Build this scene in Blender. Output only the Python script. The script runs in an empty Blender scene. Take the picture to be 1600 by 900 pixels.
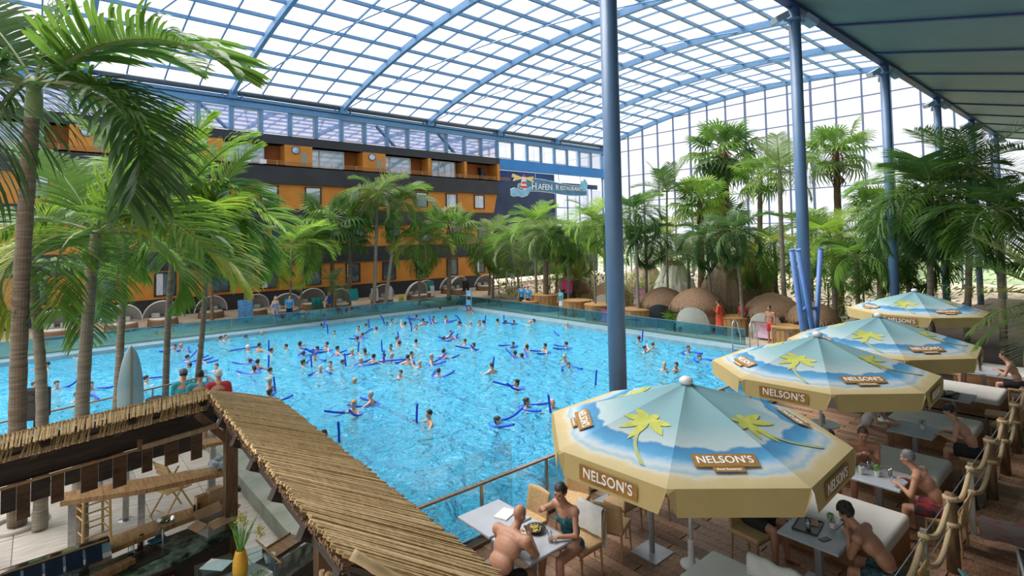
import bpy, bmesh, math, random
from mathutils import Vector, Matrix, noise as mnoise
random.seed(7)
R = math.radians
S = bpy.context.scene
COL = S.collection

# ------------------------------------------------------------------ camera, sky, light, exposure
CAM = Vector((0, 0, 4.8))                       # upper gallery, 4.8 m above the dining deck
YAW, PITCH, ROLL, FPX, PY = math.atan(977 / 850.0), R(2.35), 0.018, 850.0, 335.0
_f0 = Vector((math.cos(YAW), math.sin(YAW), 0)); _r0 = Vector((math.sin(YAW), -math.cos(YAW), 0)); _u0 = Vector((0, 0, 1))
FWD = _f0 * math.cos(PITCH) + _u0 * math.sin(PITCH)
_u1 = -_f0 * math.sin(PITCH) + _u0 * math.cos(PITCH)
RGT = _r0 * math.cos(ROLL) - _u1 * math.sin(ROLL)
UPV = _r0 * math.sin(ROLL) + _u1 * math.cos(ROLL)
cam = bpy.data.cameras.new('camera')
cam.sensor_width = 36; cam.lens = FPX / 1600 * 36; cam.shift_y = (PY - 450) / 1600; cam.clip_end = 500; cam.clip_start = 0.05
camo = bpy.data.objects.new('camera', cam); COL.objects.link(camo)
m = Matrix.Identity(4)
for i in range(3):
    m[i][0] = RGT[i]; m[i][1] = UPV[i]; m[i][2] = -FWD[i]; m[i][3] = CAM[i]
camo.matrix_world = m
S.camera = camo

W = bpy.data.worlds.new('overcast_sky'); S.world = W; W.use_nodes = True
_n = W.node_tree.nodes; _l = W.node_tree.links
_bg = _n['Background']; _tc = _n.new('ShaderNodeTexCoord'); _ns = _n.new('ShaderNodeTexNoise'); _cr = _n.new('ShaderNodeValToRGB')
_ns.inputs['Scale'].default_value = 2.2; _ns.inputs['Detail'].default_value = 5
_cr.color_ramp.elements[0].position = 0.3; _cr.color_ramp.elements[0].color = (0.80, 0.84, 0.91, 1)
_cr.color_ramp.elements[1].position = 0.65; _cr.color_ramp.elements[1].color = (1, 1, 1, 1)
_l.new(_tc.outputs['Generated'], _ns.inputs['Vector']); _l.new(_ns.outputs['Fac'], _cr.inputs['Fac']); _l.new(_cr.outputs['Color'], _bg.inputs['Color'])
_bg.inputs['Strength'].default_value = 1.05
sun = bpy.data.lights.new('sun', 'SUN'); sun.energy = 13; sun.angle = R(50); sun.color = (1.0, 0.97, 0.92)
suno = bpy.data.objects.new('sun', sun); COL.objects.link(suno)
suno.rotation_euler = Vector((0.25, -0.42, -0.87)).to_track_quat('-Z', 'Y').to_euler()
V = S.view_settings
V.view_transform = 'Standard'; V.look = 'None'; V.gamma = 1.0; V.exposure = 0.32; V.use_curve_mapping = False

# ------------------------------------------------------------------ helpers
def ray(x, y): return FWD + RGT * ((x - 800) / FPX) + UPV * ((PY - y) / FPX)
def atz(x, y, z):
    d = ray(x, y); return CAM + d * ((z - CAM.z) / d.z)
def aty(x, y, Y):
    d = ray(x, y); return CAM + d * (Y / d.y)
def atx(x, y, X):
    d = ray(x, y); return CAM + d * (X / d.x)
def atd(x, y, D): return CAM + ray(x, y) * D
def view(p):
    d = Vector(p) - CAM; z = d.dot(FWD)
    return (800 + FPX * d.dot(RGT) / z, PY - FPX * d.dot(UPV) / z, z)

MATS = {}
def mat(name, c1, c2=None, rough=0.6, metal=0.0, scale=6.0, bump=0.0, stretch=None, spec=0.5, detail=4, trans=None, lo=0.35, hi=0.65, coords='Object'):
    """principled material whose colour wanders between c1 and c2 on a noise"""
    if name in MATS: return MATS[name]
    M = bpy.data.materials.new(name); M.use_nodes = True
    nt = M.node_tree; b = nt.nodes['Principled BSDF']
    b.inputs['Roughness'].default_value = rough; b.inputs['Metallic'].default_value = metal
    b.inputs['Specular IOR Level'].default_value = spec
    c1 = tuple(c1) + (1,)
    c2 = tuple(c2) + (1,) if c2 else tuple(min(1, c * 1.12) for c in c1[:3]) + (1,)
    tc = nt.nodes.new('ShaderNodeTexCoord'); mp = nt.nodes.new('ShaderNodeMapping')
    if stretch: mp.inputs['Scale'].default_value = stretch
    nz = nt.nodes.new('ShaderNodeTexNoise'); nz.inputs['Scale'].default_value = scale; nz.inputs['Detail'].default_value = detail
    cr = nt.nodes.new('ShaderNodeValToRGB')
    cr.color_ramp.elements[0].position = lo; cr.color_ramp.elements[0].color = c1
    cr.color_ramp.elements[1].position = hi; cr.color_ramp.elements[1].color = c2
    L = nt.links.new
    L(tc.outputs[coords], mp.inputs['Vector']); L(mp.outputs['Vector'], nz.inputs['Vector']); L(nz.outputs['Fac'], cr.inputs['Fac'])
    L(cr.outputs['Color'], b.inputs['Base Color'])
    if bump:
        bp = nt.nodes.new('ShaderNodeBump'); bp.inputs['Strength'].default_value = bump; bp.inputs['Distance'].default_value = 0.02
        L(nz.outputs['Fac'], bp.inputs['Height']); L(bp.outputs['Normal'], b.inputs['Normal'])
    if trans:
        tr = nt.nodes.new('ShaderNodeBsdfTranslucent'); mx = nt.nodes.new('ShaderNodeMixShader'); mx.inputs[0].default_value = trans
        L(cr.outputs['Color'], tr.inputs['Color']); L(b.outputs[0], mx.inputs[1]); L(tr.outputs[0], mx.inputs[2])
        L(mx.outputs[0], nt.nodes['Material Output'].inputs['Surface'])
    MATS[name] = M
    return M

def glass(name, tint=(0.9, 0.97, 0.97), refl=0.12, rough=0.02, haze=0.0, hazecol=(0.9, 0.9, 0.92)):
    """thin pane: tinted see-through + mirror part + a little haze"""
    if name in MATS: return MATS[name]
    M = bpy.data.materials.new(name); M.use_nodes = True
    nt = M.node_tree; nt.nodes.remove(nt.nodes['Principled BSDF']); L = nt.links.new
    t = nt.nodes.new('ShaderNodeBsdfTransparent'); t.inputs['Color'].default_value = (*tint, 1)
    g = nt.nodes.new('ShaderNodeBsdfGlossy'); g.inputs['Roughness'].default_value = rough; g.inputs['Color'].default_value = (0.95, 0.97, 1, 1)
    lw = nt.nodes.new('ShaderNodeLayerWeight'); lw.inputs['Blend'].default_value = 0.25
    mm = nt.nodes.new('ShaderNodeMath'); mm.operation = 'MULTIPLY_ADD'; mm.inputs[1].default_value = 0.7; mm.inputs[2].default_value = refl; mm.use_clamp = True
    L(lw.outputs['Fresnel'], mm.inputs[0])
    mx = nt.nodes.new('ShaderNodeMixShader'); L(mm.outputs[0], mx.inputs[0]); L(t.outputs[0], mx.inputs[1]); L(g.outputs[0], mx.inputs[2])
    out = mx
    if haze:
        d = nt.nodes.new('ShaderNodeBsdfTranslucent'); d.inputs['Color'].default_value = (*hazecol, 1)
        m2 = nt.nodes.new('ShaderNodeMixShader'); m2.inputs[0].default_value = haze
        L(mx.outputs[0], m2.inputs[1]); L(d.outputs[0], m2.inputs[2]); out = m2
    L(out.outputs[0], nt.nodes['Material Output'].inputs['Surface'])
    MATS[name] = M
    return M

class MB:
    def __init__(s): s.v = []; s.f = []; s.uv = None
    def add(s, vs, fs):
        o = len(s.v); s.v += [tuple(v) for v in vs]; s.f += [tuple(i + o for i in f) for f in fs]; return s
    def quad(s, a, b, c, d): return s.add([a, b, c, d], [(0, 1, 2, 3)])
    def poly(s, pts): return s.add(pts, [tuple(range(len(pts)))])
    def box(s, c, d, rz=0.0, M=None):
        x, y, z = d[0] / 2, d[1] / 2, d[2] / 2
        vs = [Vector(q) for q in ((-x, -y, -z), (x, -y, -z), (x, y, -z), (-x, y, -z), (-x, -y, z), (x, -y, z), (x, y, z), (-x, y, z))]
        if M is None: M = Matrix.Rotation(rz, 3, 'Z')
        c = Vector(c)
        return s.add([M @ v + c for v in vs], [(0, 3, 2, 1), (4, 5, 6, 7), (0, 1, 5, 4), (1, 2, 6, 5), (2, 3, 7, 6), (3, 0, 4, 7)])
    def rbox(s, c, d, r=0.03, rz=0.0, n=3):
        """box with rounded upright and top edges (cushion)"""
        x, y, z = d[0] / 2, d[1] / 2, d[2] / 2; c = Vector(c); M = Matrix.Rotation(rz, 3, 'Z')
        r = min(r, x, y, z)
        rings = []
        for zz, ins in [(-z, 0)] + [(z - r + r * math.sin(k / n * math.pi / 2), r * (1 - math.cos(k / n * math.pi / 2))) for k in range(n + 1)]:
            ring = []
            for q, (sx, sy) in enumerate(((1, 1), (-1, 1), (-1, -1), (1, -1))):
                for k in range(n + 1):
                    a = q * math.pi / 2 + k / n * math.pi / 2
                    rr = r - ins if r > ins else 0.0
                    ring.append((sx * (x - r) + rr * math.cos(a), sy * (y - r) + rr * math.sin(a), zz))
            rings.append(ring)
        N = len(rings[0]); vs = [M @ Vector(v) + c for ring in rings for v in ring]; fs = []
        for i in range(len(rings) - 1):
            for j in range(N): fs.append((i * N + j, i * N + (j + 1) % N, (i + 1) * N + (j + 1) % N, (i + 1) * N + j))
        fs.append(tuple(range((len(rings) - 1) * N, len(rings) * N))); fs.append(tuple(reversed(range(N))))
        return s.add(vs, fs)
    def beam(s, p, q, w, h=None, up=(0, 0, 1)):
        p, q = Vector(p), Vector(q); h = h or w; d = (q - p).normalized(); up = Vector(up)
        if abs(d.dot(up)) > 0.99: up = Vector((1, 0, 0))
        a = d.cross(up).normalized() * (w / 2); b = a.cross(d).normalized() * (h / 2)
        vs = [p - a - b, p + a - b, p + a + b, p - a + b, q - a - b, q + a - b, q + a + b, q - a + b]
        return s.add(vs, [(0, 1, 2, 3), (7, 6, 5, 4), (0, 4, 5, 1), (1, 5, 6, 2), (2, 6, 7, 3), (3, 7, 4, 0)])
    def tube(s, pts, r, n=8, cap=True):
        pts = [Vector(p) for p in pts]; k = len(pts)
        rs = list(r) if isinstance(r, (list, tuple)) else [r] * k
        d0 = (pts[1] - pts[0]).normalized(); up = Vector((0, 0, 1)) if abs(d0.z) < 0.9 else Vector((1, 0, 0))
        a = d0.cross(up).normalized(); vs = []
        for i in range(k):
            d = (pts[min(i + 1, k - 1)] - pts[max(i - 1, 0)]).normalized()
            a = (a - d * a.dot(d)).normalized(); b = d.cross(a)
            for j in range(n):
                t = 2 * math.pi * j / n; vs.append(pts[i] + (a * math.cos(t) + b * math.sin(t)) * rs[i])
        fs = [(i * n + j, i * n + (j + 1) % n, (i + 1) * n + (j + 1) % n, (i + 1) * n + j) for i in range(k - 1) for j in range(n)]
        if cap: fs += [tuple(reversed(range(n))), tuple(range((k - 1) * n, k * n))]
        return s.add(vs, fs)
    def lathe(s, prof, c=(0, 0, 0), n=16, sx=1.0, sy=1.0, cap=True):
        c = Vector(c); k = len(prof)
        vs = [c + Vector((r * math.cos(2 * math.pi * j / n) * sx, r * math.sin(2 * math.pi * j / n) * sy, z)) for r, z in prof for j in range(n)]
        fs = [(i * n + j, i * n + (j + 1) % n, (i + 1) * n + (j + 1) % n, (i + 1) * n + j) for i in range(k - 1) for j in range(n)]
        if cap: fs += [tuple(reversed(range(n))), tuple(range((k - 1) * n, k * n))]
        return s.add(vs, fs)
    def ball(s, c, r, n=10, M=None):
        rx, ry, rz = r if isinstance(r, (tuple, list)) else (r, r, r); c = Vector(c); vs = []; k = max(4, n // 2 + 1)
        for i in range(k + 1):
            t = math.pi * i / k
            for j in range(n):
                p = 2 * math.pi * j / n
                v = Vector((rx * math.sin(t) * math.cos(p), ry * math.sin(t) * math.sin(p), rz * math.cos(t)))
                vs.append(c + (M @ v if M else v))
        fs = [(i * n + j, (i + 1) * n + j, (i + 1) * n + (j + 1) % n, i * n + (j + 1) % n) for i in range(k) for j in range(n)]
        return s.add(vs, fs)
    def prism(s, pts, z0, z1):
        n = len(pts); vs = [(x, y, z0) for x, y in pts] + [(x, y, z1) for x, y in pts]
        return s.add(vs, [tuple(reversed(range(n))), tuple(range(n, 2 * n))] + [(i, (i + 1) % n, n + (i + 1) % n, n + i) for i in range(n)])
    def mesh(s, name, m=None, smooth=False):
        me = bpy.data.meshes.new(name); me.from_pydata(s.v, [], s.f)
        if smooth: me.shade_smooth()
        if m: me.materials.append(m)
        me.update()
        return me
    def build(s, name, m, parent=None, smooth=False):
        return link(name, s.mesh(name, m, smooth), parent)

def link(name, data, parent=None):
    o = bpy.data.objects.new(name, data); COL.objects.link(o)
    if parent is not None: o.parent = parent
    return o
def tag(o, label=None, cat=None, group=None, kind=None):
    if label: o['label'] = label
    if cat: o['category'] = cat
    if group: o['group'] = group
    if kind: o['kind'] = kind
    return o
def thing(name, label, cat, loc=(0, 0, 0), rz=0.0, group=None):
    o = link(name, None); o.location = loc; o.rotation_euler = (0, 0, rz); o.empty_display_size = 0.1
    return tag(o, label, cat, group)
def struct(name, mb, m, label=None, smooth=False):
    o = mb.build(name, m, None, smooth); o['kind'] = 'structure'
    if label: o['label'] = label
    return o
KIDS = {}
def copy_tree(o, parent=None):
    c = o.copy(); COL.objects.link(c); c.parent = parent
    for ch in o.children: copy_tree(ch, c)
    return c
def put(o, loc, rz=0.0, label=None, group=None, sc=1.0):
    o.location = loc; o.rotation_euler = (0, 0, rz); o.scale = (sc,) * 3
    if label: o['label'] = label
    if group: o['group'] = group
    return o
_u = ['first', 'second', 'third', 'fourth', 'fifth', 'sixth', 'seventh', 'eighth', 'ninth']
ORD = _u + ['tenth', 'eleventh', 'twelfth', 'thirteenth', 'fourteenth', 'fifteenth', 'sixteenth', 'seventeenth', 'eighteenth', 'nineteenth']
for _a, _b in (('twentieth', 'twenty'), ('thirtieth', 'thirty'), ('fortieth', 'forty'), ('fiftieth', 'fifty')): ORD += [_a] + [_b + '-' + q for q in _u]
# ------------------------------------------------------------------ the hall: floors, pool, roof, gable, canopy
WATER, BACK = -0.70, -0.50
BLUE = mat('blue_steel', (0.115, 0.255, 0.46), (0.14, 0.29, 0.50), rough=0.45, scale=3)
BLUE2 = mat('column_blue', (0.095, 0.175, 0.30), (0.11, 0.20, 0.34), rough=0.4, scale=2)
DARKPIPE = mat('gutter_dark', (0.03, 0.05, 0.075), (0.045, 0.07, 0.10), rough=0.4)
NAVY = mat('navy_steel', (0.012, 0.03, 0.10), (0.018, 0.04, 0.13), rough=0.5)
TILE = mat('stone_tile', (0.40, 0.35, 0.30), (0.52, 0.47, 0.41), rough=0.55, scale=2.2, stretch=(1, 4, 1), detail=8)
SAND = mat('sand_paving', (0.36, 0.28, 0.19), (0.46, 0.37, 0.26), rough=0.8, scale=1.5)

# floors
b = MB(); b.box((-6, 4, -0.75), (20, 28.4, 1.5)); floor = struct('floor', b, TILE, 'pale stone tiled floor around the bar')
# large stone slabs of the bar floor, one proud plate each
slab = {}
for i in range(9):
    for j in range(9):
        x, y = -3.4 + 0.9 * i + 0.0, 8.6 + 1.05 * j
        if x > 3.2: continue
        k = (i * 3 + j) % 4
        if k not in slab:
            c = 0.95 + 0.05 * k
            slab[k] = MB().box((0, 0, 0), (0.885, 1.035, 0.02)).mesh('floor_slab', mat('slab_%d' % k, (0.40 * c, 0.36 * c, 0.31 * c), (0.55 * c, 0.50 * c, 0.44 * c), rough=0.5, scale=2.5, stretch=(1, 5, 1), detail=8))
        o = link('floor_slab', slab[k], floor); o.location = (x, y, 0.008)
b = MB(); b.box((20, 47.3, -1.1), (110, 23.5, 1.2)); back_floor = struct('floor_beach', b, SAND, 'sandy coloured paving behind the far side of the pool')
b = MB(); b.box((46.5, 18, -1.1), (42.6, 35.0, 1.2)); struct('floor_lagoon', b, SAND, 'sandy coloured paving behind the right side of the pool')
# dining deck: substructure and planks laid along the pool
DECKM = mat('deck_base', (0.05, 0.03, 0.02), rough=0.9)
b = MB(); b.box((26.8, 2.0, -0.78), (46, 10.0, 1.5)); deck = struct('floor_deck', b, DECKM, 'brown plank dining deck under the parasols')
PL = [mat('plank_%d' % k, c1, c2, rough=0.55, scale=7, stretch=(1, 9, 1), bump=0.15, detail=6) for k, (c1, c2) in enumerate((
    ((0.135, 0.062, 0.030), (0.30, 0.16, 0.085)), ((0.17, 0.08, 0.04), (0.35, 0.20, 0.11)), ((0.10, 0.045, 0.022), (0.24, 0.125, 0.065)), ((0.20, 0.10, 0.055), (0.38, 0.23, 0.14))))]
pm = [MB().box((0, 0, 0), (0.192, 1.96, 0.03)).mesh('deck_plank', PL[k]) for k in range(4)]
pmh = [MB().box((0, 0, 0), (0.192, 0.96, 0.03)).mesh('deck_plank', PL[k]) for k in range(4)]
rng = random.Random(3)
for i in range(62):
    x = 3.98 + 0.2 * i
    for j in range(6):
        yc = (5.92 if i % 2 else 6.9) - 1.98 * j
        if yc < -2.5: continue
        if yc > 6:
            o = link('deck_plank', pmh[rng.randrange(4)], deck); o.location = (x, 6.4, -0.015); continue
        o = link('deck_plank', pm[rng.randrange(4)], deck); o.location = (x, yc, -0.015 + rng.uniform(-0.001, 0.001))
b = MB(); b.box((10.2, 6.965, -0.0), (12.6, 0.13, 0.10)); b.build('deck_kerb', mat('kerb_wood', (0.13, 0.075, 0.045), (0.2, 0.12, 0.07), stretch=(1, 8, 1)), deck)

# pool basin and water
def pool_mat():
    M = bpy.data.materials.new('pool_tiles'); M.use_nodes = True; nt = M.node_tree; bs = nt.nodes['Principled BSDF']; L = nt.links.new
    tc = nt.nodes.new('ShaderNodeTexCoord'); nz = nt.nodes.new('ShaderNodeTexNoise'); nz.inputs['Scale'].default_value = 0.35; nz.inputs['Detail'].default_value = 5
    br = nt.nodes.new('ShaderNodeTexBrick'); br.inputs['Scale'].default_value = 3.0; br.offset = 0.0
    br.inputs['Color1'].default_value = (0.14, 0.70, 0.95, 1); br.inputs['Color2'].default_value = (0.18, 0.74, 0.97, 1); br.inputs['Mortar'].default_value = (0.22, 0.66, 0.86, 1)
    br.inputs['Mortar Size'].default_value = 0.02; br.inputs['Brick Width'].default_value = 0.5; br.inputs['Row Height'].default_value = 0.5
    L(tc.outputs['Object'], br.inputs['Vector']); L(br.outputs['Color'], bs.inputs['Base Color']); bs.inputs['Roughness'].default_value = 0.4
    return M
POOLM = pool_mat()
POOL = [(-24, 15.3), (-0.5, 17.2), (3.85, 18.3), (3.85, 7.1), (24.15, 7.1), (24.15, 34.3), (-24, 34.3)]
n = len(POOL); b = MB(); b.poly([(x, y, -1.5) for x, y in POOL])
for i in range(n):
    (x0, y0), (x1, y1) = POOL[i], POOL[(i + 1) % n]; b.quad((x0, y0, -1.5), (x0, y0, -0.73), (x1, y1, -0.73), (x1, y1, -1.5))
pool = struct('pool_basin', b, POOLM, 'light blue tiled basin of the wave pool')
# darker tile lines in the basin floor
LANE = mat('lane_tile', (0.012, 0.10, 0.34), (0.02, 0.14, 0.42), rough=0.4)
lanes = [((9.8, 9), (9.8, 33)), ((12.6, 8), (12.6, 33)), ((19.5, 8), (19.5, 33)), ((5, 26), (23, 26)), ((-6, 24.5), (3, 24.5))]
lanes_old = [((-4, 24.5), (22, 24.5)), ((4.5, 20), (23, 20)), ((5, 15.5), (23, 15.5)), ((5, 11.5), (23, 11.5)), ((8, 8), (8, 33)), ((13, 8), (13, 33)), ((18.5, 8), (18.5, 33)), ((-4, 29.5), (22, 29.5)), ((-8, 21), (3.5, 21))]
for (p, q) in lanes:
    b = MB(); L = math.dist(p, q); k = int(L / 0.12); d = Vector((q[0] - p[0], q[1] - p[1], 0)).normalized(); s = Vector((-d.y, d.x, 0)); pts = []
    b.beam((p[0], p[1], -1.494), (q[0], q[1], -1.494), 0.26, 0.012); b.build('lane_line', LANE, pool)

def water_mat():
    M = bpy.data.materials.new('pool_water'); M.use_nodes = True; nt = M.node_tree; nt.nodes.remove(nt.nodes['Principled BSDF']); L = nt.links.new; N = nt.nodes.new
    t = N('ShaderNodeBsdfRefraction'); t.inputs['IOR'].default_value = 1.33
    t = N('ShaderNodeBsdfTransparent'); t.inputs['Color'].default_value = (0.66, 0.95, 0.99, 1)
    g = N('ShaderNodeBsdfGlossy'); g.inputs['Roughness'].default_value = 0.04
    tc = N('ShaderNodeTexCoord'); mp = N('ShaderNodeMapping'); mp.inputs['Scale'].default_value = (1.0, 1.0, 1); mp.inputs['Rotation'].default_value = (0, 0, 0.85)
    n1 = N('ShaderNodeTexNoise'); n1.inputs['Scale'].default_value = 1.7; n1.inputs['Detail'].default_value = 3; n1.inputs['Distortion'].default_value = 0.8
    n2 = N('ShaderNodeTexNoise'); n2.inputs['Scale'].default_value = 4.5; n2.inputs['Detail'].default_value = 3; n2.inputs['Distortion'].default_value = 0.5
    ad = N('ShaderNodeMath'); ad.operation = 'MULTIPLY_ADD'; ad.inputs[1].default_value = 0.4
    bp = N('ShaderNodeBump'); bp.inputs['Strength'].default_value = 1.0; bp.inputs['Distance'].default_value = 0.62
    fr = N('ShaderNodeFresnel'); fr.inputs['IOR'].default_value = 1.42
    mx = N('ShaderNodeMixShader')
    L(tc.outputs['Object'], mp.inputs['Vector']); L(mp.outputs['Vector'], n1.inputs['Vector']); L(mp.outputs['Vector'], n2.inputs['Vector'])
    L(n2.outputs['Fac'], ad.inputs[0]); L(n1.outputs['Fac'], ad.inputs[2]); L(ad.outputs[0], bp.inputs['Height'])
    L(bp.outputs['Normal'], g.inputs['Normal']); L(bp.outputs['Normal'], fr.inputs['Normal'])
    df = N('ShaderNodeBsdfDiffuse'); df.inputs['Color'].default_value = (0.11, 0.64, 0.92, 1); m0 = N('ShaderNodeMixShader'); m0.inputs[0].default_value = 0.5
    L(bp.outputs['Normal'], df.inputs['Normal']); L(t.outputs[0], m0.inputs[1]); L(df.outputs[0], m0.inputs[2])
    L(fr.outputs[0], mx.inputs[0]); L(m0.outputs[0], mx.inputs[1]); L(g.outputs[0], mx.inputs[2]); L(mx.outputs[0], nt.nodes['Material Output'].inputs['Surface'])
    return M
WM = water_mat()
b = MB(); b.poly([(x, y, WATER) for x, y in POOL]); water = struct('pool_water', b, WM, 'rippled turquoise water of the large pool')
water['kind'] = 'stuff'; water['category'] = 'water'

# coping ledges and glass barriers of the far and right pool edge
COPE = mat('coping', (0.20, 0.34, 0.40), (0.27, 0.42, 0.48), rough=0.3, scale=2)
GL = glass('barrier_glass', (0.40, 0.66, 0.68), refl=0.10)
STEEL = mat('brushed_steel', (0.42, 0.43, 0.44), (0.55, 0.56, 0.57), rough=0.3, metal=0.8, scale=20)
b = MB(); b.box((0.5, 34.92, -0.65), (49.4, 1.3, 0.26)); struct('trim_1', b, COPE, 'grey coping ledge along the far pool edge')
b = MB(); b.box((24.67, 20.7, -0.65), (1.1, 27.2, 0.26)); struct('trim_2', b, COPE, 'grey coping ledge along the right pool edge')
far = thing('glass_barrier', 'long glass barrier along the far pool edge below the orange building', 'barrier', (0, 35.5, 0))
for i in range(13):
    x = -6.0 + 2.45 * i
    if x > 24.6: break
    w = min(2.42, 25.2 - x)
    MB().box((x + w / 2, 0, -0.14), (w, 0.02, 0.76)).build('pane', GL, far)
    MB().box((x + 2.435, 0.03, -0.14), (0.03, 0.03, 0.76)).build('post', STEEL, far)
b = MB(); b.box((9.6, 0, 0.25), (31.2, 0.035, 0.02)).build('top_rail', STEEL, far)
rg = thing('glass_barrier', 'glass barrier along the right pool edge in front of the thatched huts', 'barrier', (25.2, 0, 0))
for i in range(10):
    y = 12.4 + 2.45 * i
    if y > 34.6: break
    w = min(2.42, 35.5 - y)
    MB().box((0, y + w / 2, -0.14), (0.02, w, 0.76)).build('pane', GL, rg)
    MB().box((0.03, y, -0.14), (0.035, 0.035, 0.76)).build('post', STEEL, rg)
b = MB(); b.box((0, 23.95, 0.25), (0.035, 23.1, 0.02)).build('top_rail', STEEL, rg)

# ------------------------------------------------------------------ barrel vault
XG, SP, YE, YC0, ZC, RV = 57.1, 9.14, 47.0, 23.9, 20.2, 80.2
def vz(y): return ZC - (RV - math.sqrt(RV * RV - (y - YC0) ** 2))
NP = 21; DY = 46.2 / NP
ys = [YE - DY * i for i in range(NP + 1)]
archx = [XG - SP * i for i in range(9)]
b = MB(); b.box((XG - 36, YE + 0.35, 16.9), (77, 0.3, 0.5)); roof = struct('ceiling', b, BLUE, 'glazed barrel vault with blue steel arches')
for ax in archx:
    b = MB()
    for i in range(NP): b.beam((ax, ys[i], vz(ys[i]) - 0.34), (ax, ys[i + 1], vz(ys[i + 1]) - 0.34), 0.26, 0.5)
    b.build('arch', BLUE, roof)
ribm = MB()
for i in range(NP): ribm.beam((0, ys[i], vz(ys[i]) - 0.06), (0, ys[i + 1], vz(ys[i + 1]) - 0.06), 0.09, 0.12)
ribm = ribm.mesh('rib', BLUE)
for i in range(8):
    for k in (1, 2, 3):
        o = link('rib', ribm, roof); o.location.x = archx[i] - SP / 4 * k
purl = MB().box((XG - SP * 4, 0, -0.13), (SP * 8, 0.17, 0.22)).mesh('purlin', BLUE)
for i in range(1, NP): 
    o = link('purlin', purl, roof); o.location = (0, ys[i], vz(ys[i]))
for i in range(8):                                   # bracing rods, one long diagonal per bay
    b = MB(); pts = []
    for k in range(13):
        y = ys[0] - (ys[0] - ys[13]) * k / 12; pts.append((archx[i + 1] + SP * k / 12, y, vz(y) - 0.45))
    b.tube(pts, 0.05, 5).build('bracing_rod', BLUE, roof)
FILM = glass('roof_film', (0.52, 0.52, 0.54), refl=0.02, rough=0.2, haze=0.16, hazecol=(0.9, 0.89, 0.9))
cells = []
for i in range(8):
    for k in range(4):
        x1 = archx[i] - SP / 4 * k; x0 = x1 - SP / 4
        for j in range(NP):
            cx, cy, z = view(((x0 + x1) / 2, (ys[j] + ys[j + 1]) / 2, vz(ys[j])))
            vis = z > 0 and -60 < cx < 1560 and -30 < cy
            cells.append((0 if vis else 1, z, x0, x1, j))
cells.sort()
rest = MB(); pcache = {}
for n, (v, z, x0, x1, j) in enumerate(cells):
    q = ((x0 + .04, ys[j], vz(ys[j])), (x1 - .04, ys[j], vz(ys[j])), (x1 - .04, ys[j + 1], vz(ys[j + 1])), (x0 + .04, ys[j + 1], vz(ys[j + 1])))
    if v == 0 and n < 300:
        if j not in pcache: pcache[j] = MB().quad(*[(p[0] - x0, p[1], p[2]) for p in q]).mesh('roof_pane', FILM)
        o = link('roof_pane', pcache[j], roof); o.location.x = x0
    else: rest.quad(*q)
rest.build('roof_panes', FILM, roof)['kind'] = 'stuff'

# eave girder, gutter pipe and knee boxes along the left eave
b = MB(); b.box((XG - 36, YE - 0.12, 15.84), (77, 0.3, 0.46)); eave = struct('trim_3', b, BLUE, 'blue eave beam over the clerestory windows')
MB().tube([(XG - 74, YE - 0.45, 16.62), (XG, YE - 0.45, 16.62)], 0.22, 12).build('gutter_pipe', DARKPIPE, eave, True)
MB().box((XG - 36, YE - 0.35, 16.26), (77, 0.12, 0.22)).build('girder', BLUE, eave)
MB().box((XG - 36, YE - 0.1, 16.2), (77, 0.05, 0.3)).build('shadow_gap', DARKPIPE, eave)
kb = MB().box((0, YE - 0.45, 16.42), (0.62, 0.62, 0.62)).box((0, YE - 0.6, 16.75), (0.3, 0.5, 0.25)).mesh('bearing_box', BLUE)
st = MB().box((0, YE - 0.45, 16.28), (0.08, 0.3, 0.36)).mesh('stiffener', BLUE)
for ax in archx:
    o = link('bearing_box', kb, eave); o.location.x = ax - 0.0
    for d in (-0.7, 0.7):
        o = link('stiffener', st, eave); o.location.x = ax + d

# clerestory wall
b = MB(); b.box((XG - 36, YE + 0.1, 13.62), (77, 0.3, 0.12)); cl = struct('wall_clerestory', b, BLUE, 'row of clerestory windows under the eave')
mul = MB().box((0, YE, 14.67), (0.26, 0.3, 2.0)).mesh('mullion', BLUE)
WINR = mat('clerestory_reflection', (0.62, 0.58, 0.72), (0.76, 0.72, 0.84), rough=0.03, metal=0.75, spec=1.0, scale=1.2)
WINB = glass('clerestory_glass', (0.92, 0.93, 0.95), refl=0.06)
FR = mat('window_frame_pale', (0.42, 0.46, 0.48), rough=0.5)
MS = SP / 4
paneR = MB().box((0, 0, 14.66), (MS - 0.3, 0.03, 1.84)).mesh('pane', WINR); paneB = MB().box((0, 0, 14.66), (MS - 0.3, 0.02, 1.84)).mesh('pane', WINB)
frm = MB()
for dx, dz, w, h in ((0, .9, MS - .3, .09), (0, -.9, MS - .3, .09), (-(MS - .4) / 2, 0, .09, 1.85), ((MS - .4) / 2, 0, .09, 1.85)): frm.box((dx, -0.03, 14.66 + dz), (w, .07, h))
frm = frm.mesh('window_frame', FR)
for i in range(33):
    x = XG - MS * i
    o = link('mullion', mul, cl); o.location.x = x
    if i < 32:
        o = link('pane', paneB if x > 39.5 else paneR, cl); o.location = (x - MS / 2, YE + 0.05, 0)
        if i % 2: o = link('window_frame', frm, cl); o.location = (x - MS / 2, YE, 0)
# left clerestory panes: violet of their reflection is put into the pane colour
# diagonal braces behind three of the panes
for x in (9.2, 24.0, 31.0):
    MB().beam((x, YE - 0.1, 15.55), (x + 2.0, YE - 0.1, 13.75), 0.14).build('brace', BLUE, cl)

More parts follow.
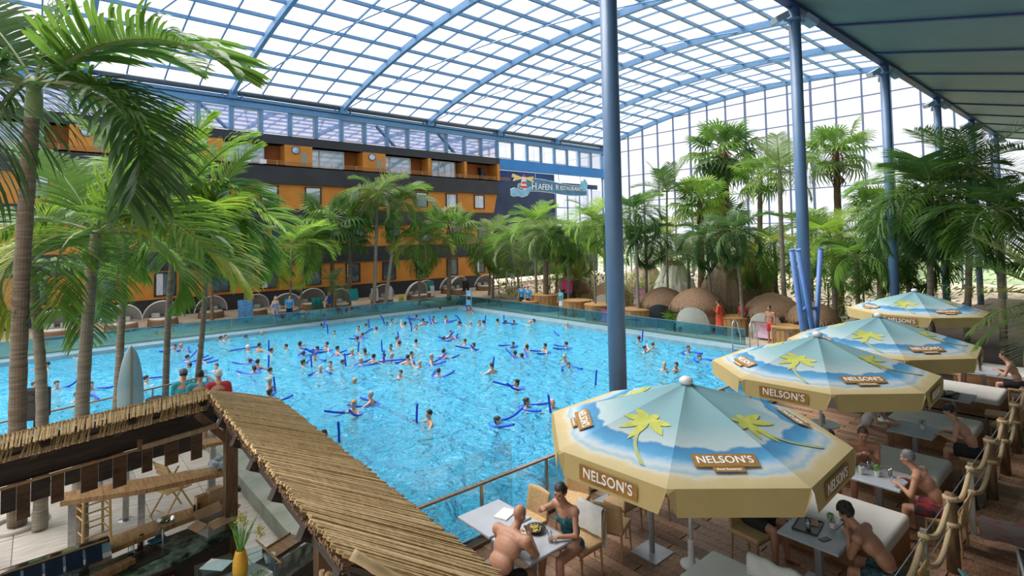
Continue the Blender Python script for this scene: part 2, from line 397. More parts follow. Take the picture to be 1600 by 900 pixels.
# gable glass wall
GG = glass('gable_glass', (0.95, 0.96, 0.97), refl=0.03, haze=0.05)
MULB = mat('mullion_blue', (0.10, 0.15, 0.30), (0.13, 0.18, 0.34), rough=0.5)
b = MB(); 
for i in range(NP): b.beam((XG, ys[i], vz(ys[i]) - 0.3), (XG, ys[i + 1], vz(ys[i + 1]) - 0.3), 0.3, 0.5)
gab = struct('wall_gable', b, BLUE, 'tall glazed gable wall at the far end of the hall')
zl = [-0.5, 2.4, 5.7, 9.0, 12.33, 15.55, 17.15, 18.75]
for i in range(NP + 1):
    MB().box((XG, ys[i], (vz(ys[i]) - 0.5) / 2), (0.2, 0.12 if i % 3 else 0.18, vz(ys[i]) - 0.2)).build('mullion', MULB, gab)
for z in zl[1:]:
    hw = math.sqrt(max(0, RV ** 2 - (z + 0.2 - ZC + RV) ** 2)); y0, y1 = max(0.8, YC0 - hw), min(47, YC0 + hw)
    MB().box((XG, (y0 + y1) / 2, z), (0.14, y1 - y0, 0.09)).build('transom', MULB, gab)
for i in range(NP):
    top = min(vz(ys[i]), vz(ys[i + 1])) - 0.3
    for k, z in enumerate(zl):
        z1 = zl[k + 1] if k + 1 < len(zl) else 99
        if z > top - 0.1: break
        a0, a1 = (z1, z1) if z1 < top else (vz(ys[i]) - 0.3, vz(ys[i + 1]) - 0.3)
        MB().quad((XG + .02, ys[i], z), (XG + .02, ys[i + 1], z), (XG + .02, ys[i + 1], a1), (XG + .02, ys[i], a0)).build('pane', GG, gab)
# ground and soft hills outside the gable
b = MB(); b.box((130, 20, -1.4), (146, 260, 1.0)); struct('ground_outside', b, mat('outside_ground', (0.10, 0.14, 0.06), (0.16, 0.20, 0.09), scale=0.2), 'green lawn outside the glass gable')

# ------------------------------------------------------------------ canopy on the right with its columns
CPY, CSL = 6.75, 0.24
def cz(y): return 11.93 - CSL * (CPY - y)
CANM = mat('canopy_panel', (0.085, 0.16, 0.175), (0.10, 0.18, 0.195), rough=0.55, scale=0.8)
b = MB(); b.beam((-6, CPY, 11.93), (XG, CPY, 11.93), 0.30, 0.34); can = struct('ceiling_canopy', b, NAVY, 'dark teal panelled canopy on blue columns')
for i in range(14):
    x1 = XG - 4.57 * i - 0.06; x0 = x1 - 4.45
    if x1 < -6: break
    b = MB(); y0, y1 = -9.0, CPY - 0.1
    b.add([(x0, y0, cz(y0)), (x1, y0, cz(y0)), (x1, y1, cz(y1)), (x0, y1, cz(y1)), (x0, y0, cz(y0) + .3), (x1, y0, cz(y0) + .3), (x1, y1, cz(y1) + .3), (x0, y1, cz(y1) + .3)],
          [(0, 1, 2, 3), (7, 6, 5, 4), (0, 4, 5, 1), (2, 6, 7, 3), (1, 5, 6, 2), (0, 3, 7, 4)])
    b.build('ceiling_panel', CANM, can)
    MB().beam((x1 + 0.06, -9, cz(-9) - 0.02), (x1 + 0.06, CPY, cz(CPY) - 0.02), 0.16, 0.10).build('joint_beam', NAVY, can)
b = MB(); b.box((26, -9.2, 4.4), (66, 0.3, 10)); struct('wall_right', b, mat('back_wall', (0.06, 0.06, 0.065), (0.09, 0.09, 0.09), rough=0.8), 'dark wall behind the restaurant')

colx = [8.52 + 9.16 * i for i in range(6)]
LAMPB = mat('lamp_body', (0.22, 0.33, 0.42), (0.26, 0.37, 0.46), rough=0.4)
LENS = mat('lamp_lens', (0.5, 0.52, 0.5), (0.6, 0.6, 0.58), rough=0.15)
REDM = mat('red_plastic', (0.45, 0.03, 0.04), rough=0.4)
def flood(loc, az, label):
    t = thing('floodlight', label, 'floodlight', loc, az, 'floodlights on the blue columns')
    Mx = Matrix.Rotation(R(28), 3, 'Y')
    MB().box((0.34, 0, 0.03), (0.46, 0.34, 0.2), M=Mx).build('housing', LAMPB, t)
    MB().box((0.34 + 0.24 * math.cos(R(28)), 0, 0.03 - 0.24 * math.sin(R(28))), (0.02, 0.28, 0.15), M=Mx).build('lens', LENS, t)
    MB().box((0.08, 0, -0.02), (0.2, 0.07, 0.07)).build('bracket', LAMPB, t)
which = ['leftmost', 'second', 'third', 'fourth', 'fifth', 'farthest']
for i, x in enumerate(colx):
    r = 0.172
    t = thing('column', ['thick blue steel column behind the nearest parasol', 'blue column ringed by leaning blue pipes', 'third blue column, right of the leaning pipes', 'fourth blue column, half behind dark palm', 'fifth blue column almost hidden by dark palm fronds', 'farthest blue column below the canopy end'][i], 'column', (x, CPY, 0))
    z0 = -0.75 if i < 1 else -0.5
    b = MB(); b.tube([(0, 0, z0), (0, 0, 11.75)], r, 28); b.build('shaft', BLUE2, t, True)
    MB().lathe([(r + .12, z0), (r + .12, z0 + .05), (r + .02, z0 + .06)], n=20).build('base_plate', BLUE2, t)
    if i > 0:
        MB().lathe([(r + .03, 11.35), (r + .03, 11.43)], n=20).build('collar', BLUE2, t)
        for k, (a, nm) in enumerate(((150, 'left'), (330, 'right'), (20, 'rear'))):
            flood((x + r * math.cos(R(a)), CPY + r * math.sin(R(a)), 11.38), R(a), '%s floodlight on the %s' % (nm, ['x', 'column ringed by leaning pipes', 'third blue column', 'fourth blue column', 'fifth blue column', 'farthest blue column'][i]))
# leaning pipes around the second column
PIPE = mat('pipe_blue', (0.09, 0.19, 0.46), (0.11, 0.22, 0.50), rough=0.45)
for k, (px, top, dx) in enumerate(((1237, 390, 1263 - 10), (1247, 390, 1268), (1282, 389, 1277))):
    p1 = aty(px, top, CPY - 0.35 + 0.1 * k); p0 = aty(dx if k < 2 else 1276, 505, CPY - 0.35 + 0.1 * k)
    d = (p0 - p1) / (p1.z - p0.z); p0 = p1 + d * (p1.z + 0.5)
    t = thing('pipe', ['outer left leaning blue pipe by the second column', 'inner left leaning blue pipe by the second column', 'upright blue pipe right of the second column'][k], 'pipe', (p0.x, p0.y, -0.5))
    MB().tube([(0, 0, 0), tuple(p1 - p0)], 0.075, 14).build('tube', PIPE, t, True)
    MB().tube([tuple((p1 - p0) * .995), tuple((p1 - p0) * 1.002)], 0.082, 14).build('rim', PIPE, t)
    c = (p1 - p0) * 0.62; e = Vector((colx[1], CPY, 0)) - Vector((p0.x, p0.y, 0))
    MB().beam(tuple(c), (e.x, e.y, c.z), 0.06, 0.1).build('clamp', PIPE, t)
# ------------------------------------------------------------------ ship shaped hotel behind the pool
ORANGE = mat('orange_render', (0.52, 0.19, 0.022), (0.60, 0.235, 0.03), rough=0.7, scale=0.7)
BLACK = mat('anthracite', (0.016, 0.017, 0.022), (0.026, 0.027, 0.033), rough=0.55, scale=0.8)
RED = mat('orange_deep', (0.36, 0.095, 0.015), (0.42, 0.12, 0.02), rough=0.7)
WGL = mat('hotel_glass', (0.30, 0.36, 0.40), (0.50, 0.55, 0.58), rough=0.04, metal=0.5, spec=1.0, scale=0.5, lo=.3, hi=.7)
DGL = mat('hotel_glass_dark', (0.03, 0.05, 0.06), (0.12, 0.16, 0.18), rough=0.04, spec=1.0, scale=0.5)
CURT = mat('curtain', (0.5, 0.52, 0.52), (0.65, 0.66, 0.66), rough=0.8, scale=3, stretch=(6, 1, 1))
YF = 46.5
X0, X1 = -14.0, 38.5
hotel = thing('hotel_building', 'orange and black hotel shaped like a ship behind the palms', 'building', (0, YF, 0))
def band(z0, z1, m, name, x1a, x1b, y0=0.0, th=0.4):
    MB().add([(X0, y0, z0), (x1a, y0, z0), (x1b, y0, z1), (X0, y0, z1), (X0, y0 + th, z0), (x1a, y0 + th, z0), (x1b, y0 + th, z1), (X0, y0 + th, z1)],
             [(0, 1, 2, 3), (7, 6, 5, 4), (0, 4, 5, 1), (3, 2, 6, 7), (1, 5, 6, 2), (0, 3, 7, 4)]).build(name, m, hotel)
band(-0.5, 0.75, BLACK, 'plinth', 36.9, 37.0, 0.05)
band(0.75, 2.8, ORANGE, 'orange_band', 37.0, 37.15)
band(2.8, 4.16, BLACK, 'black_band', 37.15, 37.3, -0.12, 0.5)
band(4.16, 6.12, ORANGE, 'orange_band', 37.3, 37.5)
band(6.12, 7.45, BLACK, 'black_band', 37.5, 37.75, -0.12, 0.5)
band(7.45, 9.5, ORANGE, 'orange_band', 37.8, 38.3)
band(9.5, 11.05, BLACK, 'black_band', 38.5, 37.9, -0.25, 0.6)
band(12.8, 13.55, BLACK, 'black_band', X1, X1 + .1, -0.25, 0.9)
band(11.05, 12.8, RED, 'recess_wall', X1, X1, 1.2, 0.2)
MB().box((12, 0.5, 11.0), (53, 1.5, 0.1)).build('balcony_floor', BLACK, hotel)
MB().box((38.3, 0.4, 11.95), (0.35, 1.5, 1.8)).build('end_pier', ORANGE, hotel)
MB().box((36.8, 2.1, 6), (0.4, 3.0, 13)).build('end_wall', BLACK, hotel)
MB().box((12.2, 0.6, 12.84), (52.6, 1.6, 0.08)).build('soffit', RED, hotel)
# windows: frame + pane as parts of the hotel
def window(xa, xb, z0, z1, m, y=-0.03, curtain=False):
    f = MB()
    for (cx, cz_, w, h) in (((xa + xb) / 2, z0 + .04, xb - xa, .08), ((xa + xb) / 2, z1 - .04, xb - xa, .08), (xa + .05, (z0 + z1) / 2, .1, z1 - z0), (xb - .05, (z0 + z1) / 2, .1, z1 - z0)):
        f.box((cx, y, cz_), (w, .12, h))
    f = f.build('window', BLACK, hotel)
    MB().box(((xa + xb) / 2, y + .015, (z0 + z1) / 2), (xb - xa - .1, .02, z1 - z0 - .1)).build('pane', m, f)
    if curtain: MB().box((xa + .35, y + .0, (z0 + z1) / 2), (.4, .02, z1 - z0 - .16)).build('curtain', CURT, f)
for k in range(-6, 7):
    x = 13.47 + 3.6 * k
    window(x, x + 1.42, 7.87, 9.36, WGL, curtain=(k % 3 == 0))
    if x > 8: window(x + (.9 if k < 2 else 0.45), x + 1.42 + (.9 if k < 2 else 0.45), 4.45, 6.1, DGL)
    window(x, x + 1.38, 0.96, 2.68, DGL, curtain=(k % 2 == 0))
# balcony level: glazed doors, piers with portholes, reed rails
WHITEF = mat('white_frame', (0.62, 0.62, 0.6), rough=0.5)
PW = mat('porthole_ring', (0.05, 0.05, 0.06), rough=0.4)
BAMB = mat('bamboo_rail', (0.42, 0.22, 0.08), (0.52, 0.30, 0.12), rough=0.6)
STONE = mat('divider_grey', (0.28, 0.25, 0.19), (0.34, 0.3, 0.23), rough=0.8)
for k in range(-4, 4):
    xa = 17.65 + 6.9 * k
    if k == 2: xa = 30.2
    if k == 3: continue
    xb = xa + 3.2 if k < 2 else 33.1
    f = MB()
    for (cx, cz_, w, h) in (((xa + xb) / 2, 11.12, xb - xa, .1), ((xa + xb) / 2, 12.7, xb - xa, .1), (xa + .04, 11.9, .08, 1.6), (xb - .04, 11.9, .08, 1.6), (xa + .9, 11.9, .1, 1.6)):
        f.box((cx, 0.62, cz_), (w, .08, h))
    f = f.build('balcony_window', WHITEF, hotel)
    MB().box((xa + .47, .64, 11.9), (.76, .02, 1.5)).build('pane', WGL, f); MB().box(((xa + .95 + xb) / 2, .64, 11.9), (xb - xa - 1.05, .02, 1.5)).build('pane', WGL, f)
for xa, xb in [(15.33 + 6.95 * k, 17.63 + 6.95 * k) for k in range(-4, 2)] + [(29.25, 29.62), (33.7, 34.05)]:
    MB().box(((xa + xb) / 2, 0.35, 11.93), (xb - xa, 1.2, 1.76)).build('pier', ORANGE, hotel)
    if xb - xa > 1:
        p = MB(); p.tube([(xa + .9, -.29, 12.4), (xa + .9, -.22, 12.4)], .36, 20); p = p.build('porthole', PW, hotel, False)
        MB().tube([(xa + .9, -.30, 12.4), (xa + .9, -.24, 12.4)], .29, 20).build('pane', WGL, p)
        MB().poly([(xa + 1.35, -.27, 11.1), (xa + 1.95, -.27, 11.1), (xa + 1.95, -.27, 12.0), (xa + 1.6, -.27, 12.35), (xa + 1.35, -.27, 12.2)]).build('divider', STONE, hotel)
p = MB(); p.tube([(37.25, 1.12, 11.75), (37.25, 1.2, 11.75)], .36, 20); p.build('porthole', PW, hotel)
xx = -6.0
while xx < 38:
    for z in (11.14, 11.27, 11.40): MB().box((xx + 1.15, -.32, z), (2.3, .035, .03)).build('rail', BAMB, hotel)
    MB().box((xx, -.32, 11.25), (.05, .05, .4)).build('rail_post', BAMB, hotel)
    xx += 2.3
# towels drying on the balcony rail
for x, c in ((12.4, 'white towel draped on the balcony rail at left'), (13.6, 'white towel hanging on the balcony rail beside the glass door')):
    o = MB().box((x, YF - .36, 11.25), (.5, .05, .34)).build('towel', mat('towel_white', (.7, .7, .72), rough=.9), None); tag(o, c, 'towel')

# blue wall with the restaurant sign, right of the hotel
BB = mat('bright_blue', (0.02, 0.20, 0.56), (0.03, 0.23, 0.62), rough=0.5, scale=.5)
NB = mat('navy_wall', (0.012, 0.03, 0.085), (0.02, 0.045, 0.11), rough=0.6, scale=.5)
b = MB(); b.box((48.2, 47.0, 13.03), (18.6, 0.5, 1.18)); bw = struct('wall_restaurant', b, BB, 'bright blue wall band over the restaurant front')
MB().box((44.2, 48.6, 9.0), (10.5, 0.2, 7.2)).build('navy_panel', NB, bw)
MB().box((54.0, 48.3, 11.3), (7, 0.2, 0.6)).build('navy_panel', NB, bw)
MB().box((48.5, 48.6, 3.0), (18, 0.3, 6.0)).build('lower_wall', BLACK, bw)
for x in (49.4, 51.6, 53.9, 56.3):
    MB().box((x, 48.3, 8.0), (.14, .14, 6.5)).build('mullion', MULB, bw)
    for z in (6.0, 8.4): MB().box((x + 1.1, 48.3, z), (2.2, .1, .1)).build('transom', MULB, bw)
    for z0, z1 in ((6.05, 8.35), (8.45, 10.9)): MB().box((x + 1.1, 48.32, (z0 + z1) / 2), (2.1, .02, z1 - z0)).build('pane', WINB, bw)

def text_mesh(name, body, size, m, depth=0.01, spacing=1.0):
    cu = bpy.data.curves.new(name, 'FONT'); cu.body = body; cu.size = size; cu.extrude = depth; cu.align_x = 'CENTER'; cu.align_y = 'CENTER'; cu.space_character = spacing; cu.resolution_u = 3; cu.offset = size * 0.012
    o = bpy.data.objects.new('tmp', cu); COL.objects.link(o)
    me = bpy.data.meshes.new_from_object(o.evaluated_get(bpy.context.evaluated_depsgraph_get()))
    bpy.data.objects.remove(o); me.name = name; me.materials.clear(); me.materials.append(m)
    return me
STEEL_ = MATS['brushed_steel']
SGW = mat('sign_white', (0.75, 0.78, 0.8), rough=.5)
SGB = mat('sign_blue', (0.035, 0.16, 0.30), (0.06, 0.25, 0.40), rough=.5, scale=.8, stretch=(1, 1, 4))
SGL = mat('sign_light_blue', (0.14, 0.42, 0.68), (0.3, 0.6, 0.8), rough=.5, scale=1.5)
YEL = mat('beam_yellow', (0.8, 0.62, 0.2), (0.85, 0.7, 0.3), rough=.5)
SRED = mat('sign_red', (0.6, 0.04, 0.05), rough=.5)
sg = thing('restaurant_sign', 'wavy blue sign with lighthouse reading HAFEN RESTAURANT', 'sign', (40.55, 46.72, 9.42))
sg.rotation_euler = (R(90), 0, 0)      # local x along the wall, y up
def plate(pts, z, th, m, name): 
    return MB().prism(pts, z - th, z).build(name, m, sg)
wave = [(2.4 + 10.6 * i / 24, 2.05 + 0.18 * math.sin(i / 24 * 5.5 + .6) - .01 * i) for i in range(25)]
low = [(13.0 - 10.6 * i / 24, 0.62 + 0.16 * math.sin((24 - i) / 24 * 5.5 + .6) - .0 * i) for i in range(25)]
plate([(x, y + .07) for x, y in wave] + [(x, y - .07) for x, y in low], -.02, .06, SGW, 'sign_border')
plate(wave + low, .02, .06, SGB, 'sign_panel')
sea = [(0, .75), (.5, .95), (1.1, .8), (1.6, .7), (2.3, .9), (3.2, 1.25), (3.0, .75), (2.4, .2), (1.6, -.02), (1.0, .12), (.4, .02), (0, .15)]
plate([(x - .05 if x < 1 else x + .08, y + (.06 if y > .5 else -.06)) for x, y in sea], .04, .05, SGW, 'sea_border'); plate(sea, .08, .05, SGL, 'sea_wave')
plate([(1.35, .9), (2.45, .9), (2.15, 2.0), (1.65, 2.0)], .12, .05, SGW, 'tower')
for a, c in ((1.0, 1.25), (1.5, 1.75)):
    w0 = .53 - (a - .9) * .25; w1 = .53 - (c - .9) * .25; plate([(1.9 - w0, a), (1.9 + w0, a), (1.9 + w1, c), (1.9 - w1, c)], .15, .05, SRED, 'red_stripe')
plate([(1.6, 2.0), (2.2, 2.0), (2.2, 2.3), (1.6, 2.3)], .14, .05, SGW, 'lantern'); plate([(1.55, 2.3), (2.25, 2.3), (1.9, 2.62)], .15, .05, SRED, 'lantern_roof')
plate([(1.6, 2.05), (1.6, 2.25), (.25, 2.6), (.05, 2.25), (.5, 2.1), (.3, 1.75)], .12, .05, YEL, 'light_beam'); plate([(2.2, 2.05), (2.2, 2.25), (3.5, 2.45), (3.3, 2.1), (3.6, 1.7)], .12, .05, YEL, 'light_beam')
plate([(0.9, .9), (1.5, .9), (1.45, 1.6), (1.1, 1.5)], .1, .05, mat('rock_grey', (.2, .22, .25), (.4, .42, .45), scale=5), 'rock')
plate([(11.7, 2.0), (12.0, 2.45), (12.3, 2.3), (12.5, 2.7), (12.9, 2.5), (13.2, 2.1), (13.0, 1.2), (12.2, 1.0)], .05, .05, SGL, 'crest')
for s_, x, sz, y in (('H', 3.6, 1.25, 1.25), ('AFEN', 5.45, 1.0, 1.25), ('R', 7.5, .95, 1.3), ('ESTAURANT', 10.0, .72, 1.27)):
    o = link('letters', text_mesh('letters', s_, sz, SGW, .02), sg); o.location = (x, y, .06)
for x in (4.0, 8.0, 12.0): MB().beam((x, 2.0, -.1), (x, 3.2, -.2), .06).build('hanger', STEEL_, sg)
# ------------------------------------------------------------------ palms
LEAF = [mat('leaf_%d' % k, c1, c2, rough=0.42, scale=2.5, trans=0.42, spec=0.35) for k, (c1, c2) in enumerate((
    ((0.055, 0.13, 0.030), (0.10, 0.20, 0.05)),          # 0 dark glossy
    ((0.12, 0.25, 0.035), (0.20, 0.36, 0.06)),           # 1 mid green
    ((0.24, 0.42, 0.040), (0.38, 0.54, 0.08)),           # 2 bright young green
    ((0.18, 0.27, 0.08), (0.28, 0.36, 0.13)),            # 3 grey green
    ((0.33, 0.39, 0.05), (0.44, 0.46, 0.09)),            # 4 yellowish
))]
RACH = mat('frond_stalk', (0.16, 0.22, 0.07), (0.24, 0.28, 0.10), rough=0.5)
TRK = [mat('trunk_%d' % k, c1, c2, rough=0.85, scale=3, stretch=(1, 1, 9), bump=0.4, detail=6) for k, (c1, c2) in enumerate((
    ((0.13, 0.095, 0.065), (0.24, 0.19, 0.135)), ((0.18, 0.15, 0.11), (0.30, 0.26, 0.20)), ((0.09, 0.055, 0.035), (0.17, 0.11, 0.07)), ((0.11, 0.13, 0.07), (0.2, 0.22, 0.13))))]
DEAD = mat('dead_fronds', (0.17, 0.10, 0.05), (0.30, 0.19, 0.10), rough=0.9, scale=5)
SHAFT = mat('crownshaft', (0.16, 0.24, 0.09), (0.24, 0.31, 0.13), rough=0.5)

def frond_mesh(kind, droop, pairs=46, seg=3, leaf_len=0.34, hang=0.9, seed=0, wid=0.0095):
    """unit length pinnate frond along +x, bending to -z; leaflets as folded strips"""
    rg = random.Random(seed); b = MB(); b2 = MB()
    def pt(t):
        a = 0; x = z = 0; k = 16
        for i in range(k):
            tt = t * (i + .5) / k; ang = -droop * tt ** 1.35
            x += math.cos(ang) * t / k; z += math.sin(ang) * t / k
        return Vector((x, 0, z)), Vector((math.cos(-droop * t ** 1.35), 0, math.sin(-droop * t ** 1.35)))
    pts = [pt(i / 10)[0] for i in range(11)]
    b2.tube(pts, [0.014 * (1 - .85 * i / 10) for i in range(11)], 5)
    for i in range(pairs):
        t = 0.14 + 0.86 * (i + .5) / pairs
        p, d = pt(t); nrm = Vector((-d.z, 0, d.x))
        ll = leaf_len * (0.45 + 1.0 * math.sin(math.pi * min(1, t * 0.86 + .12)) ** .8) * rg.uniform(.85, 1.1)
        for s in (1, -1):
            fwd = 0.35 + 0.55 * t + rg.uniform(-.1, .1); lift = 0.25 + rg.uniform(-.15, .25)
            dd = (Vector((0, s, 0)) * 1.0 + d * fwd + nrm * lift).normalized()
            prev = p.copy(); vs = []; w = wid * rg.uniform(.85, 1.15)
            for q in range(seg + 1):
                f = q / seg
                ww = w * (0.55 + 1.0 * math.sin(math.pi * (f * .75 + .12))) * (0.0 if q == seg else 1) * .5
                side = dd.cross(Vector((0, 0, 1)));
                side = side.normalized() if side.length > .05 else d
                vs += [prev - side * ww, prev + side * ww]
                if q < seg:
                    prev = prev + dd * (ll / seg); dd = (dd + Vector((0, 0, -1)) * hang * (0.25 + .75 * f) / seg * 1.6).normalized()
            fs = [(2 * q, 2 * q + 1, 2 * q + 3, 2 * q + 2) for q in range(seg)]
            b.add(vs, fs)
    return b, b2
def fan_mesh(droop=0.5, n=22, seed=0, split=0.45):
    rg = random.Random(seed); b = MB(); b2 = MB(); L = 0.55
    pts = [Vector((L * i / 6, 0, -0.12 * (i / 6) ** 2)) for i in range(7)]
    b2.tube(pts, [0.014 - .006 * i / 6 for i in range(7)], 5)
    c = pts[-1]
    for i in range(n):
        a = (i + .5) / n * 2 - 1; a *= R(150); da = R(150) / n
        rr = 0.5 * (1 - 0.18 * abs(a) / R(150)) * rg.uniform(.9, 1.05)
        def P(ang, r, up):
            dz = -droop * (r / .5) ** 2.2 * .22
            return c + Vector((math.cos(ang) * r, math.sin(ang) * r, up + dz + .03 * math.cos(ang)))
        b.add([P(a, 0, 0), P(a - da, rr * split, -.012), P(a, rr * split, .018), P(a + da, rr * split, -.012), P(a - da * .45, rr * .8, -.01), P(a + da * .45, rr * .8, -.01), P(a, rr, -.05 - droop * .06)],
              [(0, 1, 2), (0, 2, 3), (1, 4, 5, 3), (4, 6, 5)])
    return b, b2
FRONDS = {}
def frond_variant(kind, k, lm):
    key = (kind, k, lm)
    if key not in FRONDS:
        if kind == 'arch': b, b2 = frond_mesh(kind, [0.95, 1.75, 2.35][k], seed=k, hang=.75)
        elif kind == 'droop': b, b2 = frond_mesh(kind, [1.2, 2.05, 2.6][k], pairs=54, leaf_len=.33, hang=1.7, seed=10 + k, wid=.0105)
        elif kind == 'near': b, b2 = frond_mesh(kind, [0.55, 1.4, 2.35][k], pairs=58, seg=5, leaf_len=.30, hang=1.1, seed=20 + k, wid=.0135)
        elif kind == 'stiff': b, b2 = frond_mesh(kind, [0.4, .8, 1.2][k], pairs=44, leaf_len=.26, hang=.35, seed=30 + k, wid=.0085)
        else: b, b2 = fan_mesh([.25, .7, 1.3][k], seed=40 + k)
        FRONDS[key] = (b.mesh('frond', LEAF[lm]), b2.mesh('stalk', RACH))
    return FRONDS[key]
def put_frond(parent, pos, d, length, kind, k, lm, droop_dir=(0, 0, -1), roll=0.0):
    d = Vector(d).normalized(); dn = Vector(droop_dir)
    z = -(dn - d * dn.dot(d))
    if z.length < .05: z = Vector((1, 0, 0)) - d * d.x
    z.normalize(); y = z.cross(d)
    Mx = Matrix((d, y, z)).transposed()
    if roll: Mx = Mx @ Matrix.Rotation(roll, 3, 'X')
    fm, sm = frond_variant(kind, k, lm)
    o = link('frond', fm, parent); o.matrix_local = Matrix.Translation(pos) @ Mx.to_4x4() @ Matrix.Scale(length, 4)
    s = link('stalk', sm, o)
    return o
def trunk(parent, top, r0, r1, m, bow=0.05, n=12, rings=True):
    top = Vector(top); k = 24 if rings else 8; b = MB(); pts = []; rs = []
    side = Vector((random.uniform(-1, 1), random.uniform(-1, 1), 0))
    for i in range(k + 1):
        t = i / k; pts.append(top * t + side * bow * math.sin(math.pi * t)); rs.append((r0 + (r1 - r0) * t ** .6) * (1.05 if i % 2 else .97))
    b.tube(pts, rs, n); return b.build('trunk', m, parent, False)
def palm(label, base, top, L, kind='arch', n=15, lm=1, tr=0.09, tm=0, hi=72, lo=-38, seed=0, skirt=0.0, fat=None, shaft=0.0, group=None, az0=0):
    """crown of n fronds of length L on a trunk from base to top"""
    rg = random.Random(seed * 17 + 3); base = Vector(base); top = Vector(top)
    t = thing('fan_palm' if kind == 'fan' else 'palm_tree', label, 'palm tree', base, 0, group)
    c = top - base
    random.seed(seed)
    trunk(t, c, tr * 1.25, tr * .85, TRK[tm])
    if shaft: MB().tube([c - Vector((0, 0, shaft)), c - Vector((0, 0, shaft * .4)), c + Vector((0, 0, .1))], [tr * 1.15, tr * 1.05, tr * .5], 10).build('crownshaft', SHAFT, t, True)
    lms = lm if isinstance(lm, (list, tuple)) else [lm]
    for i in range(n):
        f = (i + .5) / n; az = az0 + i * 2.39996 + rg.uniform(-.2, .2); el = R(hi + (lo - hi) * f ** .85) + rg.uniform(-.1, .1)
        d = (math.cos(el) * math.cos(az), math.cos(el) * math.sin(az), math.sin(el))
        ddir = (math.cos(az) * .25, math.sin(az) * .25, -1) if f > .35 else (math.cos(az) * 1.0, math.sin(az) * 1.0, -.6)
        k = 0 if f < .3 else (1 if f < .7 else 2)
        put_frond(t, c + Vector((0, 0, .02)), d, L * rg.uniform(.85, 1.1) * (.8 if f < .12 else 1), kind, k, rg.choice(lms), ddir, rg.uniform(-.25, .25))
    if skirt:
        b = MB(); w = fat or tr * 3
        for i in range(90):
            a = rg.uniform(0, 2 * math.pi); z0 = -rg.uniform(0.0, skirt * .75); r0 = tr + .03; r1 = w * rg.uniform(.6, 1.05); l = rg.uniform(.3, .55) * min(1.4, skirt)
            p = c + Vector((math.cos(a) * r0, math.sin(a) * r0, z0)); m_ = c + Vector((math.cos(a) * r1, math.sin(a) * r1, z0 - l * .5)); e = c + Vector((math.cos(a) * r1 * .8, math.sin(a) * r1 * .8, z0 - l))
            s = Vector((-math.sin(a), math.cos(a), 0)) * .05
            b.add([p - s * .4, p + s * .4, m_ + s, m_ - s, e + s * .3, e - s * .3], [(0, 1, 2, 3), (3, 2, 4, 5)])
        b.build('dead_fronds', DEAD, t)
    return t
def palm_px(label, cx, cy, bx, plane, r, zb=BACK, **kw):
    """crown seen at (cx, cy); plane = ('y', 40) / ('x', 28) / ('d', 22); trunk foot under bx"""
    f = {'y': aty, 'x': atx, 'd': atd}[plane[0]]; c = f(cx, cy, plane[1]); Z = view(c)[2]
    q = f(bx, 450, plane[1]); base = (q.x, q.y, zb)
    if plane[0] == 'd': q = atd(bx, 400, plane[1]); base = (q.x, q.y, zb)
    return palm(label, base, c, r * Z / 850, **kw)

# left row in front of the hotel
Y = 'y'
palm_px('grey-green feathery palm at the left end of the row before the hotel', 388, 388, 384, (Y, 38.5), 62, kind='droop', n=16, lm=[3, 1], seed=1, tr=.12)
palm_px('bright green young palm in front of the white beach baskets', 455, 385, 452, (Y, 37.2), 70, kind='arch', n=15, lm=[2, 2, 1], seed=2, tr=.07, hi=70, lo=-30)
palm_px('second bright green young palm, leaning over its neighbour', 482, 378, 466, (Y, 37.6), 62, kind='arch', n=13, lm=[2, 1], seed=3, tr=.06)
palm_px('broad fan palm left of the two tall slender palms', 517, 340, 521, (Y, 39.5), 66, kind='fan', n=22, lm=[1, 0], seed=4, tr=.16, tm=2, hi=70, lo=-40)
palm_px('tall slender palm with the straight trunk before the hotel', 590, 305, 584, (Y, 38.5), 62, kind='droop', n=15, lm=[1, 3], seed=5, tr=.13, tm=1, lo=-25, shaft=.9)
palm_px('tall slender palm with the leaning trunk before the hotel', 622, 318, 601, (Y, 38), 66, kind='droop', n=15, lm=[1, 3], seed=6, tr=.12, tm=1, lo=-25, shaft=.8)
palm_px('small spiky grey-green palm under the broad fan palm', 522, 440, 522, (Y, 38), 30, kind='stiff', n=16, lm=[3], seed=7, tr=.05)
palm_px('drooping yellow-green palm right of the leaning trunk', 657, 378, 655, (Y, 37.8), 62, kind='droop', n=15, lm=[4, 1, 1], seed=8, tr=.08)
palm_px('round fan palm over the teal towel basket', 703, 350, 701, (Y, 38.4), 52, kind='fan', n=22, lm=[1, 3], seed=9, tr=.16, tm=0, skirt=.9, fat=.4)
palm_px('dark fan palm behind the tall slender palms', 548, 365, 545, (Y, 41), 48, kind='fan', n=14, lm=[0], seed=41, tr=.15)
palm_px('feathery palm at the hotel corner', 768, 368, 764, (Y, 39), 52, kind='arch', n=16, lm=[1, 3], seed=10, tr=.1)
palm_px('dense drooping palm below the hotel corner', 772, 388, 770, (Y, 36.6), 52, kind='droop', n=15, lm=[1], seed=11, tr=.09)
